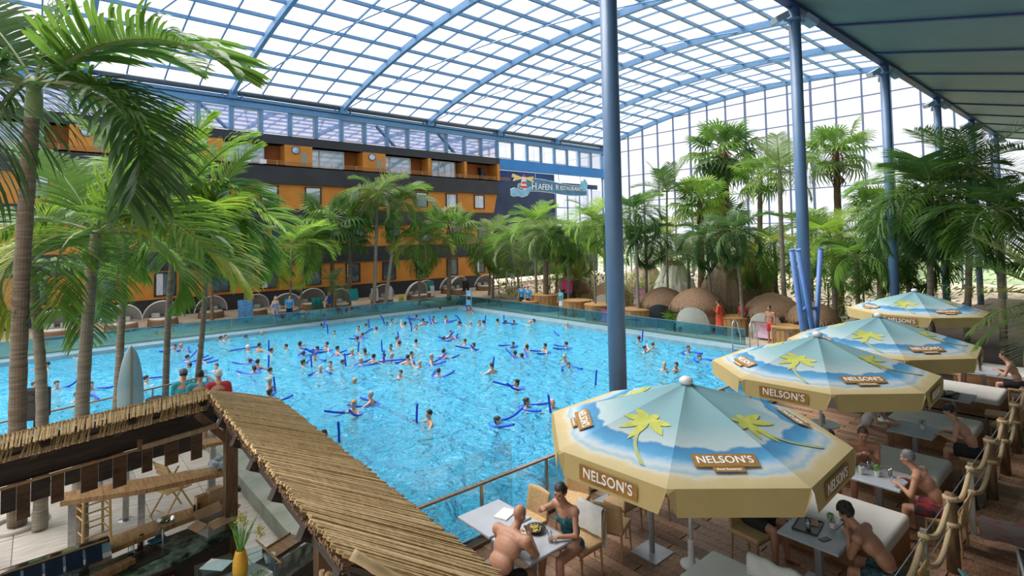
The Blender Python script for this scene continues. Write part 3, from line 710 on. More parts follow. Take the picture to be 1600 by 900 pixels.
# around the far corner of the pool
palm_px('bright palm below the lighthouse sign', 836, 348, 838, ('x', 28.5), 56, kind='arch', n=17, lm=[1, 2], seed=12, tr=.1, tm=1)
palm_px('palm with the thick brown skirted trunk in a wooden tub', 853, 366, 853, ('x', 27.5), 52, kind='droop', n=16, lm=[1, 3], seed=13, tr=.2, tm=2, skirt=2.0, fat=.45)
palm_px('low feathery palm behind the bamboo kiosk', 806, 375, 812, ('x', 29.5), 58, kind='arch', n=15, lm=[1, 3], seed=14, tr=.08)
palm_px('dark hanging palm right of the skirted trunk', 886, 372, 887, ('x', 28.5), 50, kind='droop', n=16, lm=[0, 1], seed=15, tr=.1)
palm_px('slim palm with a pale straight stem in the round tub', 927, 342, 930, ('x', 26.6), 58, kind='arch', n=15, lm=[1, 2], seed=16, tr=.06, tm=3, shaft=.6)
palm_px('slim palm just left of the thick column', 945, 356, 948, ('x', 26.8), 56, kind='arch', n=14, lm=[1, 2], seed=17, tr=.06, tm=3, shaft=.6)
palm_px('low broad palm behind the two slim ones', 905, 395, 906, ('x', 31), 50, kind='droop', n=15, lm=[1, 4], seed=18, tr=.1)
palm_px('hanging palm right of the thick column', 992, 330, 997, ('x', 26.5), 62, kind='droop', n=16, lm=[1, 0], seed=19, tr=.09, tm=1, shaft=.5)
palm_px('second hanging palm right of the thick column, lower', 1010, 372, 1008, ('x', 28), 56, kind='droop', n=15, lm=[0, 1], seed=20, tr=.08)
palm_px('thin upright palm rising against the glass gable', 1042, 300, 1043, ('x', 31), 62, kind='stiff', n=12, lm=[0, 3], seed=21, tr=.07, tm=3, hi=80, lo=0)
palm_px('bright fan palm left of the tall thick palm', 1093, 312, 1094, ('x', 32), 56, kind='fan', n=24, lm=[2, 1], seed=22, tr=.2, tm=2, hi=75, lo=-30)
palm_px('tall fan palm with a thick brown trunk before the gable', 1130, 232, 1131, ('x', 36), 70, kind='fan', n=26, lm=[1, 0], seed=23, tr=.42, tm=2, hi=72, lo=-45, skirt=2.6, fat=1.0)
palm_px('fan palm right of the tall thick palm', 1188, 272, 1186, ('x', 34), 52, kind='fan', n=22, lm=[1, 2], seed=24, tr=.16, tm=0)
palm_px('upright feathery palm left of the second column', 1218, 262, 1226, ('x', 30), 70, kind='stiff', n=16, lm=[1, 3], seed=25, tr=.12, tm=1, lo=-30)
palm_px('grey-green feathery palm above the first open hut', 1075, 400, 1074, ('x', 29), 56, kind='stiff', n=18, lm=[3], seed=26, tr=.09, lo=-30)
palm_px('dark hanging palm over the closed hut', 1104, 372, 1112, ('x', 27.6), 60, kind='droop', n=16, lm=[0], seed=27, tr=.08, tm=0)
palm_px('dark hanging palm with leaning stem over the closed hut', 1150, 362, 1160, ('x', 27.2), 62, kind='droop', n=16, lm=[0], seed=28, tr=.08, tm=0)
palm_px('broad leaved palm behind the right hut', 1178, 400, 1190, ('x', 31), 62, kind='droop', n=15, lm=[1, 4], seed=29, tr=.14, tm=2)
palm_px('low bright palm between the huts', 1210, 380, 1212, ('x', 33), 56, kind='arch', n=15, lm=[2, 1], seed=30, tr=.1)
# right half
palm_px('tall fan palm with hanging brown skirt, right of the second column', 1306, 232, 1311, ('x', 38), 62, kind='fan', n=20, lm=[1, 3], seed=31, tr=.22, tm=2, hi=75, lo=-35, skirt=2.6, fat=.8)
palm_px('bright green palm right of the leaning pipes', 1300, 372, 1302, ('x', 29), 82, kind='arch', n=18, lm=[1, 2], seed=32, tr=.1)
palm_px('low drooping palm behind the farthest parasol', 1338, 402, 1340, ('x', 27.5), 72, kind='droop', n=17, lm=[1, 0], seed=33, tr=.1)
palm_px('fan palm behind the third column', 1372, 322, 1374, ('x', 38), 60, kind='fan', n=20, lm=[1, 2], seed=34, tr=.15)
palm_px('bright background palm low beside the third column', 1268, 360, 1268, ('x', 38), 66, kind='arch', n=15, lm=[2, 1], seed=35, tr=.1)
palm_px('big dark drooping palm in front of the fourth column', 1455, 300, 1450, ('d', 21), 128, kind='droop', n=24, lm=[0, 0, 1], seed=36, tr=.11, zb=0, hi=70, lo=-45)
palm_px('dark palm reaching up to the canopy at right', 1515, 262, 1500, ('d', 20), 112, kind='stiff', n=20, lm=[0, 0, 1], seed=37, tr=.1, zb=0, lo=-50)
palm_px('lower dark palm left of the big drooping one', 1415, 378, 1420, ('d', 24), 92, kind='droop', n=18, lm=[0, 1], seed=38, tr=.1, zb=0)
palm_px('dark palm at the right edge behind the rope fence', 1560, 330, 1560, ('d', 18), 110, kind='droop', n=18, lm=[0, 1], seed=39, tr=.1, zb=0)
palm_px('background palm between the third and fourth columns', 1418, 330, 1418, ('x', 40), 62, kind='arch', n=16, lm=[1, 3], seed=40, tr=.1)
palm_px('background palm far behind the kiosk roof', 870, 402, 868, ('x', 33), 48, kind='arch', n=14, lm=[1, 2], seed=42, tr=.1)
palm_px('background palm glimpsed left of the grey-green feathery one', 1040, 372, 1040, ('x', 33), 52, kind='arch', n=15, lm=[1, 4], seed=43, tr=.1)
palm_px('background fan palm low between column and huts', 1130, 345, 1128, ('x', 38), 56, kind='fan', n=20, lm=[1, 0], seed=44, tr=.15)
palm_px('feathery palm behind the far left end of the basket row', 330, 370, 332, (Y, 41), 66, kind='arch', n=15, lm=[1, 3], seed=45, tr=.1)

# foreground palms on the left, beyond the bar
def px_dir(p, tip):
    return Vector(tip) - Vector(p)
def near_palm(label, base_px, zb, crown_px, depth_c, fr, tr, tm, kind='near', group=None, shaft=0.5):
    base = atz(base_px[0], base_px[1], zb); c = atd(crown_px[0], crown_px[1], depth_c)
    t = thing('palm_tree', label, 'palm tree', base)
    random.seed(len(label)); trunk(t, c - base, tr * 1.3, tr * .9, TRK[tm], bow=.12, n=16)
    cc = c - base
    MB().tube([cc - Vector((0, 0, shaft)), cc - Vector((0, 0, shaft * .4)), cc + Vector((0, 0, .12))], [tr * 1.05, tr * 1.0, tr * .5], 12).build('crownshaft', SHAFT, t, True)
    for (dx, up, back, L, k, lm, roll) in fr:
        d = RGT * dx + UPV * up + FWD * back
        put_frond(t, cc, d, L, kind, k, lm, (dx * RGT.x * .3, dx * RGT.y * .3, -1), roll)
    return t
near_palm('nearest palm with huge dark fronds at the upper left corner', (27, 822), 0.0, (54, 132), 8.2, [
    (.95, .72, -.05, 3.3, 1, 1, .1), (.18, 1, .1, 2.6, 0, 1, .6), (-.55, .8, .1, 2.4, 0, 0, -.3), (-.9, .5, -.2, 2.6, 1, 0, 0),
    (-.12, .02, -.26, 2.6, 2, 0, .5), (.22, .0, -.30, 2.9, 2, 0, -.4), (.55, .08, -.1, 3.2, 2, 0, 0), (-.45, .05, .05, 2.6, 2, 0, .2), (-.7, .2, .5, 2.6, 2, 0, 0), (.5, .1, .7, 2.7, 2, 0, 0), (.6, .9, .5, 2.4, 1, 1, .2), (-.1, .1, -.6, 2.6, 2, 0, .1), (.95, .15, .2, 2.6, 2, 1, 0)], .105, 0)
near_palm('leaning palm with frond arching over the left water', (124, 850), 0.0, (150, 365), 10.4, [
    (.8, .45, -.3, 3.0, 1, 1, 0), (.9, .2, .1, 3.1, 1, 4, .2), (.5, .9, .2, 2.4, 0, 1, 0), (-.5, .8, .2, 2.4, 0, 1, 0), (-.9, .4, 0, 2.6, 1, 1, 0), (-.8, .05, -.4, 2.6, 2, 4, 0), (.2, .2, -.9, 2.4, 2, 1, 0), (.1, 1, .1, 2.2, 0, 2, 0), (-.3, .2, .9, 2.4, 2, 1, 0), (.6, .1, .7, 2.5, 2, 1, 0), (1, .5, .3, 2.5, 1, 1, 0)], .095, 1)
near_palm('small palm behind the speaker at the left edge', (62, 830), 0.0, (48, 415), 11.0, [
    (-.8, .4, -.2, 2.3, 1, 4, 0), (.7, .6, -.3, 2.3, 1, 1, 0), (.1, 1, .1, 2.0, 0, 2, 0), (.8, .1, -.2, 2.4, 2, 1, 0), (-.6, .1, .4, 2.3, 2, 1, 0), (.3, .2, .9, 2.2, 2, 1, 0), (-.2, .2, -.9, 2.2, 2, 4, 0), (.5, .9, .4, 2.0, 0, 2, 0)], .085, 1)
near_palm('bright palm leaning left by the water railing', (258, 640), 0.0, (277, 318), 15.0, [
    (.9, .55, -.2, 3.0, 1, 1, 0), (.55, .95, .1, 2.7, 0, 2, .2), (.1, 1, 0, 2.6, 0, 2, .4), (-.6, .8, .1, 2.7, 1, 1, 0), (-.95, .45, -.1, 3.0, 1, 1, 0), (-.8, .1, -.4, 2.9, 2, 1, 0), (.8, .1, -.4, 3.0, 2, 1, 0), (.3, .25, -.9, 2.9, 2, 2, 0), (-.3, .2, -.8, 2.8, 2, 1, 0), (.5, .1, .8, 2.7, 2, 1, 0), (-.5, .1, .8, 2.7, 2, 1, 0), (1, .2, .2, 2.9, 2, 2, 0), (.6, .2, -.7, 2.9, 2, 2, 0)], .075, 0, 'near')
near_palm('bright palm leaning right by the water railing', (303, 632), 0.0, (322, 345), 14.6, [
    (.9, .5, -.2, 2.6, 1, 2, 0), (.3, 1, .1, 2.4, 0, 2, 0), (-.5, .9, .1, 2.3, 0, 1, 0), (-.9, .3, -.1, 2.5, 2, 1, 0), (.75, .1, -.4, 2.6, 2, 2, 0), (.3, .1, -.9, 2.5, 2, 1, 0), (-.4, .2, -.7, 2.5, 2, 1, 0), (.9, .15, .3, 2.6, 2, 1, 0), (.5, .6, -.7, 2.5, 1, 2, 0), (0, .2, .9, 2.4, 2, 1, 0)], .065, 0, 'near')
near_palm('shaded palm crown behind the nearest palm', (180, 700), 0.0, (205, 262), 17.0, [
    (.8, .5, 0, 2.6, 1, 1, 0), (.3, .9, .1, 2.3, 0, 2, 0), (-.6, .8, .1, 2.4, 0, 1, 0), (-.9, .3, 0, 2.5, 2, 1, 0), (.7, .1, -.4, 2.6, 2, 1, 0), (.1, .1, -.9, 2.4, 2, 1, 0), (-.5, .1, -.5, 2.5, 2, 0, 0), (.9, .1, .4, 2.5, 2, 1, 0)], .08, 0, 'near')
# spiky fan palm pushing in from the right edge beside the rope fence
c = atd(1668, 470, 8.0)
t = thing('fan_palm', 'pale spiky palm fronds reaching in at the right edge', 'palm tree', (c.x, c.y, 0))
trunk(t, (0, 0, c.z), .14, .12, TRK[2])
for i, (dx, up, back, L, k) in enumerate(((-.9, .55, .2, 1.5, 0), (-1, .25, -.1, 1.55, 0), (-1, .0, .1, 1.5, 1), (-.9, -.25, .3, 1.4, 1), (-.6, .8, .3, 1.4, 0), (-.9, -.05, -.5, 1.3, 1), (.3, .9, .2, 1.4, 1), (.8, .3, .3, 1.4, 1), (-.7, -.45, .1, 1.3, 2))):
    put_frond(t, Vector((0, 0, c.z)), RGT * dx + UPV * up + FWD * back, L, 'stiff', k, [1, 4, 3][i % 3])
# ------------------------------------------------------------------ railings at the pool
RGLS = glass('rail_glass', (0.80, 0.94, 0.95), refl=0.05)
RAILW = mat('rail_wood', (0.22, 0.15, 0.11), (0.32, 0.24, 0.18), rough=0.35, stretch=(8, 1, 1))
def railing(label, pts, top=0.85, bot=0.0, step=1.45):
    t = thing('glass_railing', label, 'railing', (pts[0][0], pts[0][1], 0)); o = Vector((pts[0][0], pts[0][1], 0))
    for p, q in zip(pts, pts[1:]):
        p, q = Vector((*p, 0)) - o, Vector((*q, 0)) - o; L = (q - p).length; n = max(1, round(L / step)); d = (q - p) / n
        for i in range(n):
            a, b_ = p + d * i, p + d * (i + 1); e = d.normalized() * .03
            MB().beam((*(a + e)[:2], (top + bot) / 2), (*(b_ - e)[:2], (top + bot) / 2), .014, top - bot - .06).build('pane', RGLS, t)
            MB().beam((*a[:2], bot), (*a[:2], top), .035, .05).build('post', STEEL, t)
        MB().beam((*p[:2], top + .015), (*q[:2], top + .015), .065, .035).build('handrail', RAILW, t)
    return t
rl = railing('glass railing with brown handrail behind the couple at the table', [(3.95, 7.07), (8.3, 7.07)], bot=-.15)
q = aty(675, 808, 7.05); b = MB(); EMB = mat('etched_white', (.6, .66, .68), rough=.6)      # round wave emblem etched on the pane
b.tube([(q.x - 3.95 + .115 * math.cos(a * math.pi / 14), -.015, q.z + .115 * math.sin(a * math.pi / 14)) for a in range(29)], .006, 5)
for k in range(3): b.tube([(q.x - 3.95 - .07 + .14 * t / 8, -.015, q.z + .035 - .04 * k + .012 * math.sin(t * 1.6)) for t in range(9)], .004, 4)
b.build('round_emblem', EMB, rl)
railing('glass railing with handrail along the pool behind the parasols', [(8.75, 7.07), (17.5, 7.07)], bot=-.1)
railing('glass railing around the left pool corner beyond the bar roof', [(-4.5, 16.0), (-0.45, 16.85), (3.8, 18.15), (3.8, 15.0), (3.8, 7.3)], bot=0)
# taller glass wind screens standing in the water side
for i, (x0, x1, lab) in enumerate(((3.9, 6.15, 'tall frameless glass wind screen just beyond the railing'),)):
    t = thing('glass_screen', lab, 'glass screen', ((x0 + x1) / 2, 7.2, 0))
    MB().box((0, 0, .62), (x1 - x0, .016, 1.36)).build('pane', glass('screen_glass', (0.86, 0.95, 0.96), refl=0.05), t)
    MB().box((0, 0, -.03), (x1 - x0, .05, .06)).build('shoe', STEEL, t)
# teal depth board hanging at the railing
o = thing('sign_board', 'small plain teal board at the pool rail left of the nearest parasol', 'sign', (7.4, 7.15, .85))
MB().box((0, 0, .33), (.42, .03, .3)).build('panel', mat('teal_board', (.01, .10, .17), rough=.4), o); MB().box((0, 0, .1), (.03, .03, .2)).build('stem', STEEL, o)
# stone ledge running beside the bar
b = MB(); b.box((3.35, 11.0, .14), (.75, 7.6, .28)); t = b.build('stone_ledge', mat('green_stone', (.20, .22, .17), (.30, .31, .25), rough=.6, scale=3)); tag(t, 'low greenish stone ledge beside the bar floor', 'ledge')

# ------------------------------------------------------------------ parasols
def umb_mat():
    M = bpy.data.materials.new('parasol_print'); M.use_nodes = True; nt = M.node_tree; bs = nt.nodes['Principled BSDF']; L = nt.links.new; N = nt.nodes.new
    tc = N('ShaderNodeTexCoord'); sp = N('ShaderNodeSeparateXYZ'); nz = N('ShaderNodeTexNoise'); nz.inputs['Scale'].default_value = 4; nz.inputs['Detail'].default_value = 6
    ma = N('ShaderNodeMath'); ma.operation = 'MULTIPLY_ADD'; ma.inputs[1].default_value = .10
    cr = N('ShaderNodeValToRGB'); e = cr.color_ramp.elements
    cols = [(0.0, (.17, .34, .38)), (.45, (.25, .43, .46)), (.645, (.46, .56, .57)), (.665, (.055, .24, .47)), (.75, (.09, .34, .58)), (.80, (.36, .55, .70)), (.83, (.58, .62, .60)), (.86, (.32, .50, .62)), (.885, (.64, .60, .46)), (.92, (.60, .49, .26)), (1.0, (.55, .44, .22))]
    e[0].position = 0; e[0].color = (*cols[0][1], 1); e[1].position = 1; e[1].color = (*cols[-1][1], 1)
    for p, c in cols[1:-1]:
        q = e.new(p); q.color = (*c, 1)
    dv = N('ShaderNodeMath'); dv.operation = 'DIVIDE'; dv.inputs[1].default_value = 2.06
    s2 = N('ShaderNodeMath'); s2.operation = 'SUBTRACT'; s2.inputs[1].default_value = .05
    L(tc.outputs['Object'], sp.inputs[0]); L(tc.outputs['Object'], nz.inputs['Vector'])
    L(sp.outputs['Y'], dv.inputs[0]); L(nz.outputs['Fac'], ma.inputs[0]); L(dv.outputs[0], ma.inputs[2]); L(ma.outputs[0], s2.inputs[0]); L(s2.outputs[0], cr.inputs['Fac']); L(cr.outputs['Color'], bs.inputs['Base Color'])
    bs.inputs['Roughness'].default_value = .75
    tr = N('ShaderNodeBsdfTranslucent'); mx = N('ShaderNodeMixShader'); mx.inputs[0].default_value = .25
    L(cr.outputs['Color'], tr.inputs['Color']); L(bs.outputs[0], mx.inputs[1]); L(tr.outputs[0], mx.inputs[2]); L(mx.outputs[0], nt.nodes['Material Output'].inputs['Surface'])
    return M
UMB = umb_mat()
KHAKI = mat('valance_khaki', (.45, .34, .13), (.50, .38, .155), rough=.8, scale=2, trans=.15)
POLEW = mat('pole_white', (.62, .62, .6), rough=.4)
SIGNW = mat('printed_wood', (.22, .105, .018), (.34, .17, .03), rough=.7, scale=6, stretch=(1, 10, 1))
LET = mat('printed_white', (.75, .74, .70), rough=.7)
PGRN = mat('printed_palm', (.33, .36, .05), (.45, .46, .08), rough=.7, scale=8)
PSTM = mat('printed_stem', (.28, .33, .14), rough=.7)
RU, ZA, ZR = 2.08, 2.62, 1.96
Lm = text_mesh('lettering', "NELSON'S", .19, LET, .002, 1.05)
Lsub = text_mesh('lettering', 'Beach Restaurant', .055, LET, .002)
apo = RU * math.cos(math.pi / 8); slope = math.hypot(apo, ZA - ZR); hw = RU * math.sin(math.pi / 8)
# one panel in its own frame: y runs down the slope from the apex, x across, z outwards; cloth sags a little between the ribs
pb = MB(); ny = 10
for i in range(ny + 1):
    v = i / ny
    for k in range(7):
        u = k / 3 - 1; pb.v.append((u * hw * v, v * slope, -.05 * (1 - u * u) * math.sin(math.pi * v) ** .8))
for i in range(ny):
    for k in range(6): a = i * 7 + k; pb.f.append((a, a + 7, a + 8, a + 1))
PANEL = pb.mesh('panel', UMB, True)
vb = MB(); nn = 16
for i in range(nn + 1):
    u = i / nn * 2 - 1; dz = .30 * min(1, (1 - abs(u)) / .07) ** .5 if abs(u) > .93 else .30
    vb.v += [(u * hw, 0, 0), (u * hw * 1.0, .03, -max(.05, dz))]
for i in range(nn): vb.f.append((2 * i, 2 * i + 1, 2 * i + 3, 2 * i + 2))
VAL = vb.mesh('valance', KHAKI)
tan = (ZA - ZR) / apo
def flat_palm(lean):
    s = MB(); base = Vector((-.34 * lean, 1.80, 0)); top = Vector((.06 * lean, .98, 0)); pts = [base.lerp(top, i / 8) + Vector((.16 * lean * math.sin(math.pi * i / 8), 0, 0)) for i in range(9)]
    for i in range(8):
        w0, w1 = .035 - .002 * i, .035 - .002 * (i + 1); s.quad(pts[i] + Vector((-w0, 0, 0)), pts[i] + Vector((w0, 0, 0)), pts[i + 1] + Vector((w1, 0, 0)), pts[i + 1] + Vector((-w1, 0, 0)))
    f = MB()
    for a in (100, 40, 5, -35, -80, 165, 200):
        d = Vector((math.cos(R(a)), -math.sin(R(a)), 0)); nrm = Vector((-d.y, d.x, 0)); L = .36 if a != 100 else .28; sag = Vector((0, .10, 0))
        P = [top + d * L * t + sag * t * t for t in (0, .25, .5, .75, 1)]; wv = [.01, .055, .06, .045, 0]
        for i in range(4): f.quad(P[i] - nrm * wv[i], P[i] + nrm * wv[i], P[i + 1] + nrm * wv[i + 1], P[i + 1] - nrm * wv[i + 1])
    return s, f
def lift(mb): mb.v = [(x, y, .012 - .05 * (1 - min(1, abs(x) / (hw * max(.05, y / slope))) ** 2) * math.sin(math.pi * min(1, y / slope)) ** .8) for x, y, z in mb.v]; return mb
_s, _f = flat_palm(1); PS, PF = lift(_s).mesh('printed_stem', PSTM), lift(_f).mesh('printed_crown', PGRN)
def parasol(label, loc, rot=R(25), plate=True):
    t = thing('parasol', label, 'parasol', loc, rot, 'beach print parasols on the deck')
    for k in range(8):
        am = math.pi / 8 + k * math.pi / 4
        d = Vector((math.cos(am), math.sin(am), 0)); dn = (d * apo + Vector((0, 0, ZR - ZA))).normalized(); x = Vector((-math.sin(am), math.cos(am), 0)); x = -x; z = x.cross(dn)
        if z.z < 0: x = -x; z = -z
        Mx = Matrix.Translation((0, 0, ZA)) @ Matrix((x, dn, z)).transposed().to_4x4()
        p = link('canopy_panel', PANEL, t); p.matrix_local = Mx
        v = link('valance', VAL, t); Mv = Matrix.Translation(d * apo + Vector((0, 0, ZR))) @ Matrix((Vector((math.sin(am), -math.cos(am), 0)), d, Vector((0, 0, 1)))).transposed().to_4x4(); v.matrix_local = Mv
        flip = x.cross(dn).z
        if k % 2 == 0:      # board with the restaurant's name on the slope
            s = MB().box((0, 1.60, .006), (.76, .21, .006)).build('name_board', SIGNW, p); s2 = MB().box((0, 1.75, .006), (.36, .075, .006)).build('name_board', SIGNW, p)
            for me, y in ((Lm, 1.60), (Lsub, 1.75)):
                o = link('lettering', me, s if me is Lm else s2); o.location = (0, y, .012); o.rotation_euler = (0, 0, math.pi); o.scale = (.76, .85, 1) if me is Lm else (.72, .9, 1)
        else:
            o = link('printed_stem', PS, p); o = link('printed_crown', PF, p)
            s = MB().box((0, .034, -.155), (.86, .004, .19)).build('name_board', SIGNW, v); o = link('lettering', Lm, s); o.location = (0, .038, -.155); o.rotation_euler = (R(90), 0, math.pi); o.scale = (.84, .92, 1)
        ra = k * math.pi / 4; rd = Vector((math.cos(ra), math.sin(ra), 0))
        MB().beam((0, 0, ZA - .06), tuple(rd * (RU - .03) + Vector((0, 0, ZR - .02))), .022, .03).build('rib', STEEL, t)
        MB().beam((0, 0, 1.75), tuple(rd * RU * .5 + Vector((0, 0, (ZA + ZR) / 2 - .05))), .016, .02).build('strut', STEEL, t)
    MB().lathe([(.0, .09), (.05, .085), (.095, .05), (.10, 0), (.06, -.03)], (0, 0, ZA), 16).build('finial', POLEW, t, True)
    MB().tube([(0, 0, .06), (0, 0, ZA)], .028, 12).build('pole', POLEW, t, True)
    MB().lathe([(.16, 0), (.16, .03), (.05, .05), (.045, .35), (.032, .36)], n=16).build('foot', POLEW, t)
    return t
parasol('nearest parasol, closest to the couple by the railing', (7.2, 4.45, 0))
parasol('second parasol from the front, its rim over the dining benches', (12.32, 4.5, 0), R(25))
parasol('third parasol from the front, partly behind the second', (16.1, 4.42, 0), R(28))
parasol('farthest and smallest parasol, under the dark drooping palm', (23.45, 5.3, 0), R(24))

# ------------------------------------------------------------------ dining furniture
GTOP = mat('table_grey', (.34, .36, .39), (.39, .41, .44), rough=.35, scale=3)
GLEG = mat('table_leg', (.36, .37, .38), rough=.4, metal=.4)
WICK = mat('wicker_tan', (.40, .25, .11), (.52, .34, .17), rough=.7, scale=40, bump=.3)
WDK = mat('chair_leg', (.30, .17, .07), (.38, .23, .10), rough=.6)
UPH = mat('upholstery', (.60, .56, .50), (.66, .62, .56), rough=.6, scale=2)
BWOOD = mat('bench_wood', (.20, .09, .035), (.34, .17, .075), rough=.6, scale=4, stretch=(6, 1, 1), detail=6)
def table(label, x0, x1, y0, y1, group='grey dining tables'):
    cx, cy = (x0 + x1) / 2, (y0 + y1) / 2
    t = thing('dining_table', label, 'table', (cx, cy, 0), 0, group)
    MB().rbox((0, 0, .725), (x1 - x0, y1 - y0, .035), .015).build('tabletop', GTOP, t)
    MB().box((0, 0, .36), (.085, .085, .69)).build('leg', GLEG, t)
    MB().box((0, 0, .012), (.46, .46, .024)).build('base_plate', GLEG, t)
    return t
T = table
T('grey table between the bald man and the woman', 4.66, 5.44, 5.13, 5.90)
T('pale table by the glass railing behind the eating couple', 4.66, 5.44, 5.94, 6.69)
T('table with tray and phone under the nearest parasol', 7.62, 8.42, 2.64, 3.40)
T('table with drinks between the man in black shorts and his friends', 10.15, 10.95, 2.60, 3.38)
T('table beside the couple with the woman in white bikini', 13.08, 13.95, 2.78, 3.54)
T('table with plates of food next to two empty chairs', 16.45, 17.3, 2.75, 3.5)
T('far table with glasses at the right edge', 20.0, 20.8, 2.7, 3.45)
T('grey table by the railing, hidden under the nearest parasol', 7.5, 8.2, 6.1, 6.75)
def chair_proto():
    t = thing('wicker_chair', 'x', 'chair')
    MB().rbox((0, 0, .44), (.46, .46, .05), .03).build('seat', WICK, t)
    b = MB(); n = 8; cols = []
    for i in range(n + 1):
        a = (i / n - .5) * 1.0; x = -.21 - .05 * math.cos(a * 1.6) + .03; y = .235 * math.sin(a * 1.35) / math.sin(.675)
        for z, bx in ((.42, 0), (.62, -.02), (.80, -.06), (.86 - .05 * abs(i / n - .5), -.07)): cols.append((x + bx + .02, y, z))
    for th in (0, -.025):
        o = len(b.v); b.v += [(x + th, y, z) for x, y, z in cols]
        for i in range(n):
            for k in range(3): a = o + i * 4 + k; b.f.append((a, a + 1, a + 5, a + 4) if th else (a, a + 4, a + 5, a + 1))
    m = 4 * (n + 1)
    for i in range(n): b.f.append((i * 4 + 3, i * 4 + 7, m + i * 4 + 7, m + i * 4 + 3))
    for k in range(3): b.f.append((k, k + 1, m + k + 1, m + k)); b.f.append((n * 4 + k + 1, n * 4 + k, m + n * 4 + k, m + n * 4 + k + 1))
    b.build('backrest', WICK, t, True)
    for sx, sy in ((1, 1), (1, -1), (-1, 1), (-1, -1)): MB().tube([(sx * .20, sy * .20, .43), (sx * .215, sy * .215, 0)], [.018, .014], 8).build('leg', WDK, t)
    MB().box((0, 0, .395), (.42, .42, .04)).build('apron', WDK, t)
    return t
CH = chair_proto(); first = [True]
def chair(label, x, y, face):
    o = CH if first[0] else copy_tree(CH); first[0] = False
    return put(o, (x, y, 0), R(face), label, 'tan wicker dining chairs')
chair('wicker chair with the bald man on it', 4.30, 5.52, 0)
c_w = chair('wicker chair with the woman on it, white towel over its back', 5.88, 5.40, 180)
chair('empty wicker chair behind the woman, back turned to us', 6.62, 5.42, 20)
chair('wicker chair tilted towards the railing behind the woman', 6.75, 6.35, 200)
chair('wicker chair at the pale table beside the railing', 5.72, 6.35, 180)
chair('empty wicker chair under the front rim of the nearest parasol', 7.93, 3.88, 262)
chair('wicker chair of the young man holding a phone', 8.02, 2.12, 90)
chair('wicker chair of the man in black and red shorts', 10.45, 2.1, 90)
chair('wicker chair of the pale-backed man at the third table', 13.5, 2.2, 90)
chair('empty wicker chair at the table with plates of food', 17.05, 2.35, 95)
chair('second empty wicker chair, against the rope fence', 16.2, 2.1, 80)
chair('wicker chair of the bearded man at the far table', 20.1, 2.3, 95)
chair('wicker chair under the nearest parasol by the railing, left one', 7.3, 5.75, 90)
chair('wicker chair under the nearest parasol by the railing, right one', 8.2, 5.6, 100)
o = thing('towel', 'white towel hung over the back of the woman’s chair', 'towel', (6.14, 5.40, 0))
b = MB()
for i in range(7):
    for k, (x, z) in enumerate(((-.075, .52), (-.06, .88), (-.02, .915), (.035, .88), (.05, .3))): b.v.append((x + .008 * math.sin(i * 2), -.23 + .46 * i / 6, z))
for i in range(6):
    for k in range(4): a = i * 5 + k; b.f.append((a, a + 1, a + 6, a + 5))
b.build('cloth', mat('towel_cloth', (.62, .61, .58), (.7, .69, .66), rough=.95, scale=8, bump=.2), o, True)
def bench(label, x0, x1, y0, y1):
    t = thing('upholstered_bench', label, 'bench', ((x0 + x1) / 2, (y0 + y1) / 2, 0), 0, 'white cushioned benches on the deck')
    MB().rbox((0, 0, .43), (x1 - x0, y1 - y0, .16), .07, n=5).build('cushion', UPH, t, False)
    w, d = x1 - x0 - .05, y1 - y0 - .05
    for k in range(4):
        z = .045 + .085 * k
        for (c, s_) in (((0, -d / 2, z), (w, .025, .08)), ((0, d / 2, z), (w, .025, .08)), ((-w / 2, 0, z), (.025, d, .08)), ((w / 2, 0, z), (.025, d, .08))): MB().box(c, s_).build('board', BWOOD, t)
    MB().box((0, 0, .17), (w - .03, d - .03, .34)).build('carcass', BWOOD, t)
    return t
bench('white bench at the bottom edge in front of the empty chair', 5.62, 7.0, 2.5, 4.0)
bench('white bench behind the young man with the phone', 8.78, 9.98, 2.44, 4.0)
bench('white bench behind the man in black and red shorts', 11.72, 12.85, 2.44, 4.05)
bench('white bench behind the woman in the white bikini', 14.8, 15.95, 2.44, 4.0)
bench('far white bench beyond the table with plates', 18.2, 19.6, 2.46, 4.05)
bench('farthest white bench at the right edge', 21.6, 22.9, 2.2, 4.0)
# folded white blanket on the nearest bench
o = thing('blanket', 'folded white blanket standing up on the nearest bench', 'blanket', (6.85, 3.0, .51), R(90))
b = MB()
for i in range(13):
    x = -.42 + .84 * i / 12; w = .02 * math.sin(i * 1.1)
    for (y, z) in ((-.05, 0), (-.045, .2), (-.02, .235), (.02, .235), (.05, .2), (.055, 0)): b.v.append((x, y + w, z + .012 * math.sin(i * 1.7)* (z > .1)))
for i in range(12):
    for k in range(5): a = i * 6 + k; b.f.append((a, a + 6, a + 7, a + 1))
b.f += [(0, 1, 2, 3, 4, 5), tuple(72 + k for k in (5, 4, 3, 2, 1, 0))]
b.build('cloth', mat('blanket_cloth', (.5, .49, .45), (.58, .57, .53), rough=.95, scale=5), o, True)
# steel square foot with upright between the nearest parasol and the railing
o = thing('stand_foot', 'square steel floor stand left of the nearest parasol pole', 'stand', (7.05, 5.02, 0))
MB().box((0, 0, .008), (.46, .46, .016)).build('plate', GLEG, o); MB().tube([(0, 0, .01), (0, 0, 1.5)], .042, 14).build('tube', GLEG, o, True)
# round white side table with bottle
o = thing('side_table', 'small round white table behind the shirtless man', 'table', (12.6, 4.55, 0))
MB().lathe([(.30, .70), (.305, .715), (.30, .73)], n=24).build('tabletop', POLEW, o); MB().tube([(0, 0, 0), (0, 0, .7)], .03, 10).build('leg', POLEW, o); MB().lathe([(.2, 0), (.2, .02), (.04, .03)], n=20).build('foot', POLEW, o)

